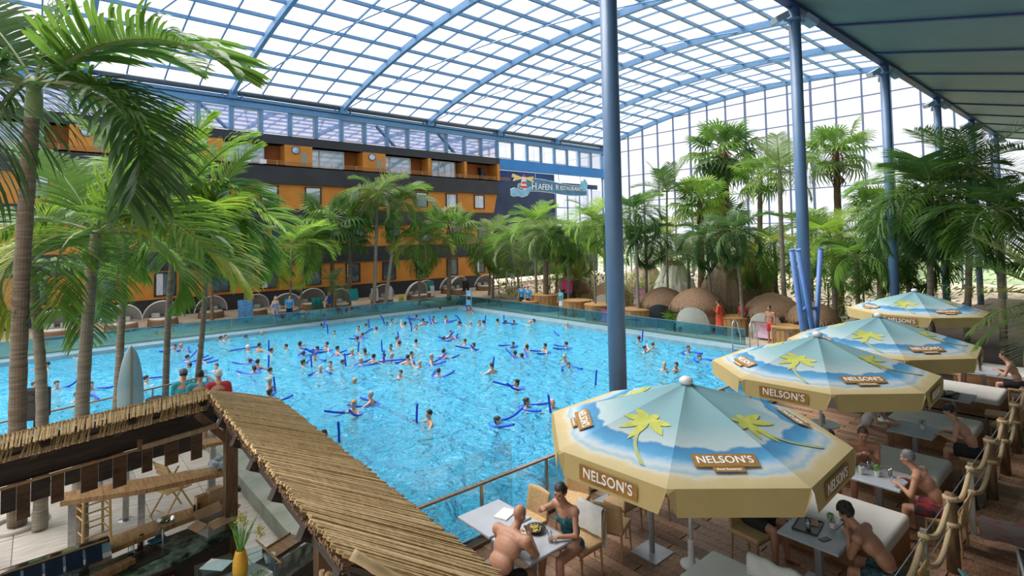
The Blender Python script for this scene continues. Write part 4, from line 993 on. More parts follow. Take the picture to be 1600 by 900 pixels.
# ------------------------------------------------------------------ things on the tables
PLAST = glass('clear_plastic', (.85, .9, .9), refl=.15)
BLK = mat('black_plastic', (.012, .012, .013), (.02, .02, .02), rough=.35)
GRN = mat('herb_green', (.08, .25, .03), (.16, .38, .06), rough=.6, scale=20)
PAPER = mat('cup_paper', (.55, .56, .50), (.62, .62, .56), rough=.7)
TEALP = mat('cup_teal', (.05, .22, .22), (.1, .3, .28), rough=.6, scale=30)
FOOD = mat('fried_food', (.45, .28, .04), (.62, .46, .10), rough=.6, scale=25)
WHT = mat('white_ceramic', (.66, .66, .64), rough=.3)
TT = .745
def cup(label, x, y, z=TT, s=1.0):
    o = thing('paper_cup', label, 'cup', (x, y, z)); MB().lathe([(.030 * s, 0), (.042 * s, .12 * s), (.039 * s, .12 * s), (.028 * s, .01)], n=16).build('cup', TEALP, o, True); MB().lathe([(.0305 * s, .003), (.043 * s, .118 * s), (.045 * s, .125 * s), (.03 * s, .127 * s)], n=16, cap=False).build('rim', PAPER, o); return o
def tumbler(label, x, y, fill=(.6, .3, .05), z=TT):
    o = thing('drinking_glass', label, 'glass', (x, y, z)); MB().lathe([(.03, 0), (.036, .13), (.033, .13), (.027, .01)], n=14).build('glass', PLAST, o, True); MB().lathe([(.0, .012), (.027, .012), (.031, .08), (.0, .08)], n=14, cap=False).build('drink', mat('drink_%d' % int(fill[0] * 99), fill, rough=.2), o); return o
def potted(label, x, y, z=TT, s=1.0):
    o = thing('potted_herb', label, 'plant', (x, y, z)); MB().lathe([(.035 * s, 0), (.045 * s, .08 * s), (.04 * s, .08 * s), (.03 * s, .02)], n=14).build('pot', WHT, o); rg = random.Random(int(x * 100)); b = MB()
    for i in range(70):
        a = rg.uniform(0, 6.28); r = rg.uniform(.0, .06) * s; p = Vector((math.cos(a) * r, math.sin(a) * r, (.085 + rg.uniform(0, .08)) * s)); d = Vector((rg.uniform(-1, 1), rg.uniform(-1, 1), rg.uniform(.1, 1))) * .022 * s; e = d.cross(Vector((0, 0, 1))) * .7
        b.poly([p, p + d * .5 + e, p + d, p + d * .5 - e])
    b.build('leaves', GRN, o); return o
def plate(label, x, y, z=TT, m=BLK, r=.14):
    o = thing('food_bowl', label, 'bowl', (x, y, z)); MB().lathe([(.07, 0), (r, .05), (r - .008, .052), (.06, .012)], n=22).build('bowl', m, o, True); rg = random.Random(int(x * 77)); b = MB()
    for i in range(22):
        a = rg.uniform(0, 6.28); q = rg.uniform(0, r * .65); b.ball((math.cos(a) * q, math.sin(a) * q, .035 + rg.uniform(0, .02)), (.025, .016, .012), 6, Matrix.Rotation(a * 2, 3, 'Z'))
    b.build('food', FOOD, o); b = MB()
    for i in range(7): a = rg.uniform(0, 6.28); b.ball((math.cos(a) * r * .5, math.sin(a) * r * .5, .058), (.018, .012, .006), 6)
    b.build('garnish', GRN, o); return o
plate('black bowl of fries in front of the woman', 5.22, 5.62)
plate('black bowl of food in front of the bald man', 4.86, 5.52, r=.12)
tumbler('tall clear tumbler beside the bald man’s bowl', 5.02, 5.80, (.3, .45, .35))
potted('potted green herb between the eating couple', 4.95, 5.70)
o = thing('salt_mill', 'clear upright mill near the woman’s bowl', 'mill', (5.18, 5.30, TT)); MB().lathe([(.03, 0), (.032, .02), (.024, .05), (.03, .1), (.026, .14), (.008, .15)], n=14).build('body', PLAST, o, True); MB().lathe([(.036, 0), (.036, .012), (.02, .014)], n=14).build('foot', WHT, o)
o = MB().box((0, 0, .003), (.16, .015, .006)).box((.09, 0, .003), (.04, .026, .005)).build('fork', WHT); o.location = (4.92, 5.28, TT); o.rotation_euler.z = R(65); tag(o, 'white plastic fork on the table near the bald man', 'fork')
o = MB().box((0, 0, .004), (.14, .2, .008)).build('napkin', WHT); o.location = (5.06, 5.74, TT); o.rotation_euler.z = R(35); tag(o, 'white paper napkin between the two bowls', 'napkin')
o = thing('tray', 'empty dark tray on the pale railing table', 'tray', (5.2, 6.25, TT), R(20)); MB().rbox((0, 0, .01), (.3, .22, .02), .01).build('base', WHT, o)
def trayf(label, x, y, rz, w=.42, d=.30):
    o = thing('serving_tray', label, 'tray', (x, y, TT), rz); MB().rbox((0, 0, .006), (w, d, .012), .006).build('base', BLK, o)
    for c, s_ in (((0, d / 2, .012), (w, .012, .024)), ((0, -d / 2, .012), (w, .012, .024)), ((w / 2, 0, .012), (.012, d, .024)), ((-w / 2, 0, .012), (.012, d, .024))): MB().box(c, s_).build('edge', BLK, o)
trayf('black serving tray with paper bag under the nearest parasol', 8.05, 3.16, R(8))
o = MB().rbox((0, 0, .01), (.16, .13, .02), .01).build('paper_bag', mat('kraft', (.42, .27, .13), (.5, .33, .17), rough=.8)); o.location = (8.16, 3.13, TT + .013); o.rotation_euler.z = .4; tag(o, 'flat brown paper bag on the black tray', 'bag')
tumbler('clear glass on the black tray', 7.96, 3.12, (.5, .52, .5), TT + .013)
potted('potted herb beside the black tray', 8.25, 2.92); cup('paper cup behind the potted herb', 8.36, 2.98); cup('paper cup near the young man’s phone', 8.3, 2.8)
o = MB().box((0, 0, .004), (.15, .075, .008)).build('smartphone', BLK); o.location = (7.86, 2.88, TT); o.rotation_euler.z = -.35; tag(o, 'black smartphone lying face down on the table edge', 'phone')
cup('paper cup on the left of the drinks table', 10.4, 3.2); potted('potted herb in the middle of the drinks table', 10.5, 3.0); tumbler('amber beer glass beside the herb pot', 10.62, 3.05, (.6, .3, .03)); tumbler('clear glass behind the beer glass', 10.7, 3.18, (.45, .45, .42)); tumbler('half drunk amber glass at the man in black shorts', 10.62, 2.85, (.55, .25, .03))
potted('potted herb on the bikini couple’s table', 13.62, 3.05); trayf('tray of plates on the table beside two empty chairs', 16.8, 3.2, R(5), .6, .36)
plate('bowl of food left on the tray', 16.65, 3.2, TT + .013, BLK, .11); plate('bowl of salad right on the tray', 16.95, 3.2, TT + .013, WHT, .11)
for k, (x, y) in enumerate(((20.2, 3.1), (20.3, 3.25), (20.45, 3.15), (20.5, 3.3))): tumbler('%s small glass from the left on the far table' % ORD[k], x, y, (.6, .6, .6))
o = thing('pepper_mill', 'steel mill on the small round white table', 'mill', (12.6, 4.55, .73)); MB().lathe([(.035, 0), (.035, .16), (.02, .17)], n=14).build('body', GLEG, o); MB().ball((0, 0, .19), .025, 10).build('cap', GLEG, o)

# ------------------------------------------------------------------ rope fence along the deck
ROPE = mat('rope', (.42, .30, .16), (.55, .41, .24), rough=.9, scale=60, stretch=(1, 1, 1), bump=.4)
POSTW = mat('post_wood', (.11, .06, .028), (.26, .15, .07), rough=.75, scale=3, stretch=(4, 4, 1), bump=.3, detail=7)
GREYW = mat('grey_strut', (.2, .19, .15), (.28, .26, .21), rough=.7, stretch=(5, 5, 1))
fx = [6.9, 8.3, 9.75, 11.15, 12.85, 14.3, 15.8, 17.4, 19.2]; FY = 1.9
names = ['fence post at the bottom edge of the rope fence', 'slim grey rope fence post nearest the young man', 'stout carved rope fence post', 'grey flat rope fence post beyond the stout one', 'dark rope fence post by the pale-backed man', 'rope fence post beside the third bench', 'rope fence post by the empty chairs', 'rope fence post near the far bench', 'farthest rope fence post']
for i, x in enumerate(fx):
    o = thing('fence_post', names[i], 'post', (x, FY, 0))
    if i in (1, 3): MB().box((0, 0, .55), (.05, .07, 1.1)).build('shaft', GREYW, o)
    else:
        MB().tube([(0, 0, 0), (.01, 0, .5), (-.01, .01, 1.0), (0, 0, 1.08)], [.085, .075, .08, .06], 9).build('shaft', POSTW, o, True)
    for z in (.98, .62): MB().lathe([(.075 if i not in (1, 3) else .05, z), (.095 if i not in (1, 3) else .065, z + .02), (.095 if i not in (1, 3) else .065, z + .05), (.075 if i not in (1, 3) else .05, z + .07)], n=12).build('rope_lashing', ROPE, o, True)
for lev, z in (('upper', .99), ('lower', .63)):
    for i in range(len(fx) - 1):
        a, c = Vector((fx[i] + .085, FY, z)), Vector((fx[i + 1] - .085, FY, z)); L = (c - a).length
        o = thing('fence_rope', '%s thick rope between %s and %s fence post from the front' % (lev, ORD[i], ORD[i + 1]), 'rope', tuple(a))
        pts = [(L * t / 10, 0, -.20 * math.sin(math.pi * t / 10)) for t in range(11)]; MB().tube(pts, .034, 9).build('rope', ROPE, o, True)
        MB().tube([(0, 0, .04), (L, 0, .03)], .006, 5).build('wire', STEEL, o)
# relaxation area right of the fence: sun loungers, bags, towels
LIME = mat('lime_fabric', (.36, .42, .02), (.44, .5, .04), rough=.7)
def lounger(label, x, y, rz, m):
    o = thing('deck_chair', label, 'lounger', (x, y, 0), rz)
    Mb = Matrix.Rotation(R(-50), 3, 'Y')
    MB().box((-.55, 0, .58), (.95, .55, .03), M=Matrix.Rotation(R(48), 3, 'Y')).build('back_fabric', m, o); MB().box((.15, 0, .27), (.85, .55, .03), M=Matrix.Rotation(R(-4), 3, 'Y')).build('seat_fabric', m, o)
    for s in (-.29, .29):
        MB().tube([(-.88, s, .93), (-.25, s, .24), (.6, s, .30)], .018, 8).build('frame', GLEG, o); MB().tube([(.45, s, .29), (.5, s, 0)], .016, 8).build('leg', GLEG, o); MB().tube([(-.3, s, .28), (-.55, s, 0)], .016, 8).build('leg', GLEG, o)
DKF = mat('dark_mesh', (.02, .022, .025), (.04, .04, .045), rough=.7)
lounger('lime green lounger behind the rope fence, farther one', 12.9, .75, R(15), LIME); lounger('lime green lounger behind the rope fence, nearer one', 11.2, .75, R(10), LIME)
lounger('dark mesh lounger leaning behind the stout fence post', 9.9, .9, R(12), DKF); lounger('lime green lounger at the bottom edge by the fence', 8.3, 1.0, R(15), LIME)
def bag(label, x, y, z, s, c, name='beach_bag', rz=.3):
    o = thing(name, label, 'bag', (x, y, z), rz); b = MB().rbox((0, 0, s[2] / 2), s, min(s) * .3, n=4); b.v = [(x_ * (1 - .18 * z_ / s[2]) + .02 * math.sin(9 * z_ + y_ * 8), y_ * (1 - .25 * z_ / s[2]), z_) for x_, y_, z_ in b.v]
    b.build('body', mat('bagc_%d_%d_%d' % tuple(int(q * 99) for q in c), c, rough=.85, scale=6), o, True)
    for sy in (-.12, .12): MB().tube([(-.12 * s[0] / .4, sy * s[1] / .3 * .6, s[2] * .9), (-.06, sy * s[1] / .3 * .6, s[2] * 1.3), (.06, sy * s[1] / .3 * .6, s[2] * 1.3), (.12 * s[0] / .4, sy * s[1] / .3 * .6, s[2] * .9)], .012, 6).build('handle', DKF, o)
bag('pale grey stuffed bag on the lime lounger', 12.75, 1.2, .0, (.45, .35, .6), (.42, .42, .42)); bag('light blue folded bag at the right bottom edge', 9.9, .35, 0, (.5, .4, .45), (.16, .26, .42)); bag('black bag on the floor behind the fence', 9.0, .45, 0, (.6, .4, .4), (.015, .015, .02)); bag('black rucksack under the pale-backed man’s chair', 12.25, 2.15, 0, (.34, .26, .36), (.012, .012, .015), 'rucksack')
o = thing('towel', 'white towel with pink squares hung behind the stout fence post', 'towel', (10.4, 1.35, 0), R(100))
b = MB()
for i in range(9):
    for k in range(6): b.v.append((-.35 + .7 * i / 8, .25 - .16 * k + .03 * math.sin(i * 1.3 + k), .75 - .13 * k))
for i in range(8):
    for k in range(5): a = i * 6 + k; b.f.append((a, a + 6, a + 7, a + 1))
b.build('cloth', mat('pink_towel', (.5, .48, .5), (.55, .3, .36), rough=.95, scale=5, lo=.55, hi=.62), o, True)
o = thing('towel', 'teal leaf-print towel on the floor at the bottom right', 'towel', (8.75, 1.35, 0), R(30)); MB().box((0, 0, .3), (.7, .5, .03), M=Matrix.Rotation(R(35), 3, 'X')).build('cloth', mat('teal_towel', (.12, .35, .33), (.2, .42, .38), rough=.95, scale=9), o)
# ------------------------------------------------------------------ thatched bar in the foreground
REED = [mat('reed_%d' % k, c1, c2, rough=.75, scale=5, stretch=(1, 1, 12)) for k, (c1, c2) in enumerate((((.42, .28, .12), (.58, .41, .20)), ((.50, .35, .16), (.64, .47, .25)), ((.34, .22, .09), (.50, .34, .16))))]
DWOOD = mat('dark_timber', (.020, .012, .008), (.045, .026, .016), rough=.7, scale=4, stretch=(1, 1, 6))
MWOOD = mat('brown_timber', (.07, .034, .014), (.14, .07, .03), rough=.6, scale=4, stretch=(4, 4, 1), detail=6)
COUNT = mat('counter_wood', (.24, .12, .045), (.42, .24, .10), rough=.4, scale=3.5, stretch=(9, 1, 1), detail=5)
A0, A1 = Vector((1.76, 8.29, 2.80)), Vector((1.50, 3.36, 2.80))      # inner, upper edge
B0, B1 = Vector((3.00, 9.44, 2.20)), Vector((2.66, 2.75, 2.20))      # outer, lower edge
broof = thing('thatched_roof', 'bamboo reed roof of the bar in the foreground', 'roof', tuple(A0))
rg = random.Random(5)
# board underneath the reeds
MB().add([A0 - A0 + Vector((0, 0, -.05)), A1 - A0 + Vector((0, 0, -.05)), B1 - A0 + Vector((0, 0, -.05)), B0 - A0 + Vector((0, 0, -.05)), Vector((0, 0, -.09)), A1 - A0 + Vector((0, 0, -.09)), B1 - A0 + Vector((0, 0, -.09)), B0 - A0 + Vector((0, 0, -.09))],
         [(0, 1, 2, 3), (7, 6, 5, 4), (0, 4, 5, 1), (1, 5, 6, 2), (2, 6, 7, 3), (3, 7, 4, 0)]).build('roof_board', DWOOD, broof)
n = 232
for i in range(n):
    t = (i + .5) / n
    # reeds fan from the hip (diagonal) to square across the roof
    a = A0.lerp(A1, t); c = B0.lerp(B1, t ** 1.0)
    d = (c - a).normalized(); a2 = a - d * rg.uniform(.02, .09) + Vector((0, 0, rg.uniform(-.006, .012))); c2 = c + d * rg.uniform(.0, .10) + Vector((0, 0, rg.uniform(-.01, .012)))
    m_ = a2.lerp(c2, .5) + Vector((0, rg.uniform(-.012, .012), rg.uniform(-.004, .01))); r = rg.uniform(.011, .016)
    MB().tube([a2 - A0, m_ - A0, c2 - A0], [r, r, r * .9], 6).build('reed', REED[rg.randrange(3)], broof)
# dark tile-like reed butts under the inner edge
b = MB()
for i in range(420):
    a = A0.lerp(A1, rg.random()); b.tube([a - A0 + Vector((-.04, 0, -.02 - rg.random() * .07)), a - A0 + Vector((.1, 0, -.04 - rg.random() * .05))], rg.uniform(.008, .014), 5)
b.build('reed_butts', mat('reed_dark', (.09, .05, .022), (.22, .13, .06), rough=.8, scale=9), broof)['kind'] = 'stuff'
for t in (.04, .2, .36, .52, .68, .84, .98):      # rafter ends under the inner edge
    a = A0.lerp(A1, t); MB().beam(tuple(a - A0 + Vector((-.05, 0, -.14))), tuple(a - A0 + Vector((1.0, .2, -.72))), .07, .13).build('rafter', DWOOD, broof)
MB().beam((0.06, 0, -.17), tuple(A1 - A0 + Vector((.06, 0, -.17))), .09, .12).build('purlin', DWOOD, broof)
# thick bamboo pole closing the near end and the bamboo cane fence below it
pole = thing('bamboo_pole', 'thick bamboo pole along the near end of the reed roof', 'pole', tuple(atz(550, 866, 2.86)))
P = [Vector((0, 0, 0)).lerp(atz(660, 930, 2.62) - atz(550, 866, 2.86), i / 12) for i in range(13)]
MB().tube(P, [.032 if i % 4 else .037 for i in range(13)], 10).build('cane', mat('bamboo', (.40, .27, .12), (.52, .37, .19), rough=.5, scale=6), pole, True)
c0, c1 = atz(503, 896, 2.42), atz(612, 897, 2.42)
canes = thing('bamboo_screen', 'row of upright bamboo canes under the near end of the roof', 'screen', (c0.x, c0.y, 0)); cd = c1 - c0
for i in range(13):
    p = cd * (i / 12); p.z = 0; MB().tube([p + Vector((0, 0, 1.1)), p + Vector((0, 0, 2.42 + .10 * i / 12 + rg.uniform(-.02, .02)))], .021, 8).build('cane', MATS['bamboo'], canes)
MB().beam((0, .03, 1.25), (cd.x, cd.y + .03, 1.25), .04).build('rail', DWOOD, canes)
for q in (.02, .98): MB().beam((cd.x * q, cd.y * q + .03, 0), (cd.x * q, cd.y * q + .03, 1.3), .06).build('post', DWOOD, canes)

# left wing: inner edge at y 8.3, falling to the outer edge; seen from underneath
W0, W1 = Vector((1.76, 8.29, 2.80)), Vector((-1.3, 7.53, 2.80))
lw = thing('thatched_roof_wing', 'dark left wing of the bar roof with reed fringe', 'roof', tuple(W0))
dd = (W1 - W0).normalized(); out = Vector((-dd.y, dd.x, 0)); out = out if out.y > 0 else -out
def wp(s, o_, z): return dd * s + out * o_ + Vector((0, 0, z))
LW = (W1 - W0).length
b = MB(); b.add([wp(0, 0, -.04), wp(LW, 0, -.04), wp(LW, 1.15, -.62), wp(-.7, 1.2, -.62), wp(0, 0, -.08), wp(LW, 0, -.08), wp(LW, 1.15, -.66), wp(-.7, 1.2, -.66)], [(0, 1, 2, 3), (7, 6, 5, 4), (0, 4, 5, 1), (1, 5, 6, 2), (2, 6, 7, 3), (3, 7, 4, 0)]); b.build('roof_board', DWOOD, lw)
b = MB()      # upper and lower tier of short reeds hanging over the inner edge
NT = (165, 130)
for tier, (o0, z0, o1, z1) in enumerate(((.04, .03, -.10, -.075), (.03, -.115, -.06, -.215))):
    for i in range(NT[tier]):
        s = LW * (i + .5 + rg.uniform(-.3, .3)) / NT[tier]
        if tier and (s / .66) % 1 > .86: continue
        sl = .05 + rg.uniform(-.012, .015); r = rg.uniform(.0095, .012)
        MB().tube([wp(s, o0, z0 + rg.uniform(-.01, .01)), wp(s + sl, o1, z1 + rg.uniform(-.012, .008))], r, 5).build('reed', REED[(i + tier) % 3], lw)
b = MB()
for i in range(90):
    s = LW * (i + .5) / 90; b.tube([wp(s, .02, .04), wp(s + .05, .3, -.09)], .012, 5)
b.build('reeds_outer', REED[2], lw)['kind'] = 'stuff'
k = 0; s = .1
while s < LW:
    MB().beam(wp(s, -.03, -.10), wp(s, 1.12, -.70), .075, .13).build('rafter', DWOOD, lw); s += .82
MB().beam(wp(0, .05, -.22), wp(LW, .05, -.22), .08, .05).build('batten', mat('batten_light', (.20, .13, .07), (.3, .2, .12), stretch=(6, 1, 1)), lw)
MB().beam(wp(-.3, .5, -.46), wp(LW, .5, -.46), .10, .16).build('purlin', DWOOD, lw)
MB().beam(wp(-.5, 1.0, -.72), wp(LW, 1.0, -.72), .10, .14).build('purlin', DWOOD, lw)
# stepped valance boards along the outer edge
s = -.35; i = 0; VB = [mat('valance_board_%d' % q, c, d_, rough=.6, scale=4, stretch=(1, 1, 5)) for q, (c, d_) in enumerate((((.05, .022, .008), (.12, .055, .02)), ((.02, .012, .009), (.05, .03, .02))))]
while s < LW:
    w = rg.uniform(.13, .2); h = (.40, .27, .36, .20, .33, .24)[i % 6] + rg.uniform(-.03, .03)
    MB().box(tuple(wp(s + w / 2, .93, -.80 - h / 2)), (w - .008, .025, h), math.atan2(dd.y, dd.x)).build('valance_board', VB[i % 2], lw)
    s += w; i += 1
MB().beam(wp(-.4, .91, -.80), wp(LW, .91, -.80), .02, .03).build('edge_strip', mat('strip_orange', (.34, .18, .07), (.45, .26, .11)), lw)
# posts and knee braces carrying the roofs
for x, y, h, lab in ((2.02, 8.28, 2.62, 'dark square timber post at the corner of the bar'), (2.35, 5.9, 2.32, 'timber post under the reed roof near the bucket'), (2.3, 3.3, 2.3, 'timber post under the near end of the reed roof')):
    o = thing('timber_post', lab, 'post', (x, y, 0)); MB().box((0, 0, h / 2), (.15, .15, h)).build('shaft', MWOOD, o)
    MB().beam((-.02, .02, h - .55), (-.42, .03, h - .08), .06, .09).build('brace', MWOOD, o); MB().box((.1, 0, 1.4), (.04, .1, .05)).build('hook', BLK, o)
o = thing('timber_beam', 'pale strut under the corner of the bar roof', 'beam', (1.0, 8.2, 2.28)); MB().beam((0, 0, 0), (.95, .06, .06), .05, .06).build('strut', MATS['batten_light'], o); MB().beam((-.02, .04, -.05), (-.02, .04, .1), .05).build('hanger', MWOOD, o)

# outer standing counter with bamboo stools
def slab_counter(label, pts, z, th, legs, name='bar_counter', m=COUNT):
    o = thing(name, label, 'counter', (pts[0][0], pts[0][1], 0)); q = Vector((*pts[0], 0))
    MB().prism([(x - q.x, y - q.y) for x, y in pts], z - th, z).build('worktop', m, o)
    for x, y in legs: MB().box((x - q.x, y - q.y, (z - th) / 2), (.09, .09, z - th)).build('leg', STEEL, o); MB().lathe([(.13, 0), (.13, .015), (.06, .03)], (x - q.x, y - q.y, 0), 14).build('foot', STEEL, o)
slab_counter('striped wooden standing counter beyond the bar with steel legs', [(.28, 10.36), (1.26, 9.98), (2.3, 9.82), (2.33, 10.14), (1.2, 10.5), (.30, 10.72)], 1.10, .07, [(.42, 10.5), (1.24, 10.22), (2.15, 10.0)])
slab_counter('second wooden counter farther back near the folding chair', [(1.0, 11.6), (2.7, 11.3), (2.75, 11.6), (1.05, 11.95)], 1.10, .06, [(1.2, 11.75), (2.5, 11.5)])
# lower bar top
slab_counter('brown wooden bar top in front of the marble worktop', [(.72, 8.34), (1.45, 8.52), (2.14, 8.58), (2.14, 8.86), (1.4, 8.84), (.70, 8.66)], 1.10, .06, [(1.25, 8.72)])
BSTL = mat('stool_bamboo', (.42, .26, .09), (.55, .36, .15), rough=.5, scale=8)
def bar_stool(label, x, y, rz):
    o = thing('bar_stool', label, 'stool', (x, y, 0), rz)
    for sx in (-.17, .17):
        for sy in (-.17, .17): MB().tube([(sx * 1.1, sy * 1.1, 0), (sx, sy, .78)], .02, 8).build('leg', BSTL, o)
    for z in (.18, .42, .55, .68):
        for s in (-.17, .17): MB().tube([(-.17, s, z), (.17, s, z)], .012, 6).build('rung', BSTL, o); MB().tube([(s, -.17, z + .03), (s, .17, z + .03)], .012, 6).build('rung', BSTL, o)
    MB().rbox((0, 0, .79), (.38, .38, .04), .02).build('seat', BSTL, o)
bar_stool('bamboo bar stool under the striped counter', .72, 11.25, R(12)); bar_stool('bamboo bar stool left of the palm trunk', -.9, 11.6, R(-5))
o = thing('folding_chair', 'folded-out wooden chair on the stone floor', 'chair', (1.85, 11.45, 0), R(20))
for s in (-.2, .2): MB().tube([(-.28, s, 0), (.22, s, .72)], .016, 7).build('leg', BSTL, o); MB().tube([(.28, s, 0), (-.22, s, .95)], .016, 7).build('leg', BSTL, o)
for k in range(6): MB().box((-.18 + .075 * k, 0, .46), (.06, .42, .018)).build('slat', BSTL, o)
for z in (.75, .83, .91): MB().box((-.15 - (z - .72) * .3, 0, z), (.015, .42, .05)).build('slat', BSTL, o)
MB().tube([(-.2, -.2, .12), (-.2, .2, .12)], .012, 6).build('rung', BSTL, o)
# marble worktop with sink, fridge fronts
MARB = mat('green_marble', (.010, .032, .022), (.30, .38, .31), rough=.25, scale=6, detail=9, lo=.44, hi=.74)
o = thing('marble_worktop', 'dark green marble worktop with a black sink', 'worktop', (1.4, 8.2, 0))
MB().prism([(-1.7, -.55), (-.1, -.30), (.62, -.02), (.62, .52), (-.1, .40), (-1.75, .05)], .86, .92).build('slab', MARB, o)
MB().rbox((-.36, .02, .925), (.42, .34, .012), .005, R(16)).build('sink_basin', BLK, o)
MB().prism([(-1.68, -.50), (-.1, -.26), (.58, 0), (.58, .48), (-.1, .36), (-1.7, .0)], 0, .86).build('cabinet', DWOOD, o)
FRID = mat('fridge_glass', (.03, .012, .014), (.08, .02, .022), rough=.08)
for k in range(3):
    u = Vector((-1.62 + .52 * k, -.49 + .08 * k, 0)); MB().beam(tuple(u + Vector((.03, -.03, .43))), tuple(u + Vector((.5, .042, .43))), .02, .7).build('fridge_door', FRID, o)
    MB().beam(tuple(u + Vector((.05, -.05, .74))), tuple(u + Vector((.48, .022, .74))), .02, .02).build('door_handle', mat('brass_rail', (.5, .32, .15), metal=.7, rough=.3), o)
MB().tube([(-.14, .22, .92), (-.14, .22, 1.12), (-.17, .16, 1.16), (-.22, .1, 1.12)], .014, 8).build('tap', STEEL, o)
o = thing('soap_bottle', 'small clear soap bottle beside the sink', 'bottle', (.92, 8.42, .92)); MB().lathe([(.035, 0), (.04, .02), (.038, .1), (.015, .13), (.012, .16)], n=12).build('body', PLAST, o, True); MB().box((.015, 0, .17), (.05, .012, .012)).build('pump', BLK, o)
o = thing('soap_bottle', 'small dark soap bottle beside the tap', 'bottle', (1.02, 8.46, .92)); MB().lathe([(.03, 0), (.034, .02), (.032, .12), (.012, .14), (.012, .18)], n=12).build('body', FRID, o, True); MB().box((.015, 0, .185), (.05, .012, .012)).build('pump', BLK, o)
o = MB().box((0, 0, .03), (.42, .12, .07)).build('wooden_box', COUNT); o.location = (.72, 8.12, .92); o.rotation_euler.z = R(20); tag(o, 'long low wooden box at the left of the sink', 'box')
o = MB().rbox((0, 0, .012), (.2, .13, .025), .012).build('sponge_cloth', mat('cloth_blue', (.05, .16, .26), rough=.9)); o.location = (1.22, 8.58, .92); o.rotation_euler.z = .2; tag(o, 'blue cleaning cloth on the marble worktop', 'cloth')
# chrome dome counter at lower left
o = thing('chrome_display', 'long chrome roll-top display on the bar at the left', 'display', (-.55, 8.3, 0), R(4))
CHR = mat('chrome', (.5, .5, .52), (.65, .66, .68), rough=.12, metal=1.0, scale=3)
DGB = mat('blue_black_glass', (.008, .014, .03), (.015, .02, .045), rough=.08)
b = MB(); nn = 10
for k in range(nn + 1):
    a = math.pi * k / nn
    for x in (-1.2, 1.24): b.v.append((x, -.17 * math.cos(a), 1.08 + .17 * math.sin(a)))
for k in range(nn): b.f.append((2 * k, 2 * k + 1, 2 * k + 3, 2 * k + 2))
b.f += [tuple(2 * k for k in range(nn + 1)), tuple(2 * k + 1 for k in reversed(range(nn + 1)))]
b.build('dome', CHR, o)
for k in range(13): MB().box((-1.08 + .18 * k, -.155, 1.155), (.155, .02, .19), M=Matrix.Rotation(R(-38), 3, 'X')).build('front_pane', DGB, o)
MB().box((0, 0, 1.05), (2.5, .36, .06)).build('base', CHR, o); MB().tube([(-1.2, -.1, 1.25), (1.22, -.1, 1.25)], .01, 6).build('trim_rail', MATS['brass_rail'], o)
for x in (-1.0, 0, 1.0): MB().box((x, 0, .51), (.1, .2, 1.02)).build('support', DWOOD, o)
# boxes on the bar top
KR = mat('cardboard', (.36, .22, .11), (.44, .28, .15), rough=.85)
o = thing('cardboard_box', 'open cardboard box on the marble by the vase', 'box', (1.86, 8.36, .92), R(18))
for c, s_ in (((0, .13, .08), (.36, .008, .16)), ((0, -.13, .08), (.36, .008, .16)), ((.18, 0, .08), (.008, .26, .16)), ((-.18, 0, .08), (.008, .26, .16)), ((0, 0, .006), (.36, .26, .01))): MB().box(c, s_).build('side', mat('box_grey', (.34, .31, .27), rough=.8), o)
for c, ax, an, s_ in (((0, -.19, .16), 'X', 25, (.35, .13, .006)), ((0, .18, .2), 'X', 55, (.35, .13, .006)), ((-.25, 0, .15), 'Y', -20, (.14, .25, .006)), ((.23, 0, .19), 'Y', -40, (.13, .25, .006))): MB().box(c, s_, M=Matrix.Rotation(R(an), 3, ax)).build('flap', KR, o)
MB().rbox((0, 0, .06), (.2, .15, .1), .04).build('contents', mat('banana', (.6, .5, .2), rough=.6), o)
o = MB().box((0, 0, .11), (.2, .12, .22)).build('cardboard_box', KR); o.location = (1.93, 8.74, 1.10); o.rotation_euler.z = .2; tag(o, 'closed upright carton leaning beside the timber post', 'box')
o = MB().box((0, 0, .09), (.16, .1, .18)).build('cardboard_box', COUNT); o.location = (1.76, 8.72, 1.10); o.rotation_euler.z = .15; tag(o, 'small brown carton left of the upright carton', 'box')
o = thing('cling_film', 'heap of crumpled clear film on the end of the counter', 'packaging', (2.22, 9.95, 1.10)); b = MB()
for k in range(7): b.ball((rg.uniform(-.1, .1), rg.uniform(-.1, .1), .05 + .035 * k * .5), (.07, .06, .05), 8, Matrix.Rotation(k, 3, 'X'))
b.build('film', mat('film_grey', (.25, .30, .34), (.45, .5, .52), rough=.15, scale=12, bump=.6), o)
for k, x in enumerate((1.68, 1.73)):
    o = thing('shaker', ['left small black shaker on the bar top', 'right small black shaker on the bar top'][k], 'shaker', (x - .02, 8.66, 1.10)); MB().lathe([(.016, 0), (.018, .06), (.012, .09)], n=10).build('body', BLK, o); MB().lathe([(.014, .088), (.014, .1), (.0, .104)], n=10, cap=False).build('cap', BLK, o)
o = MB().lathe([(.07, 0), (.11, .025), (.10, .03), (.05, .008)], n=20).build('ashtray', PLAST); o.location = (1.32, 8.66, 1.10); tag(o, 'flat clear dish on the wooden bar top', 'dish')
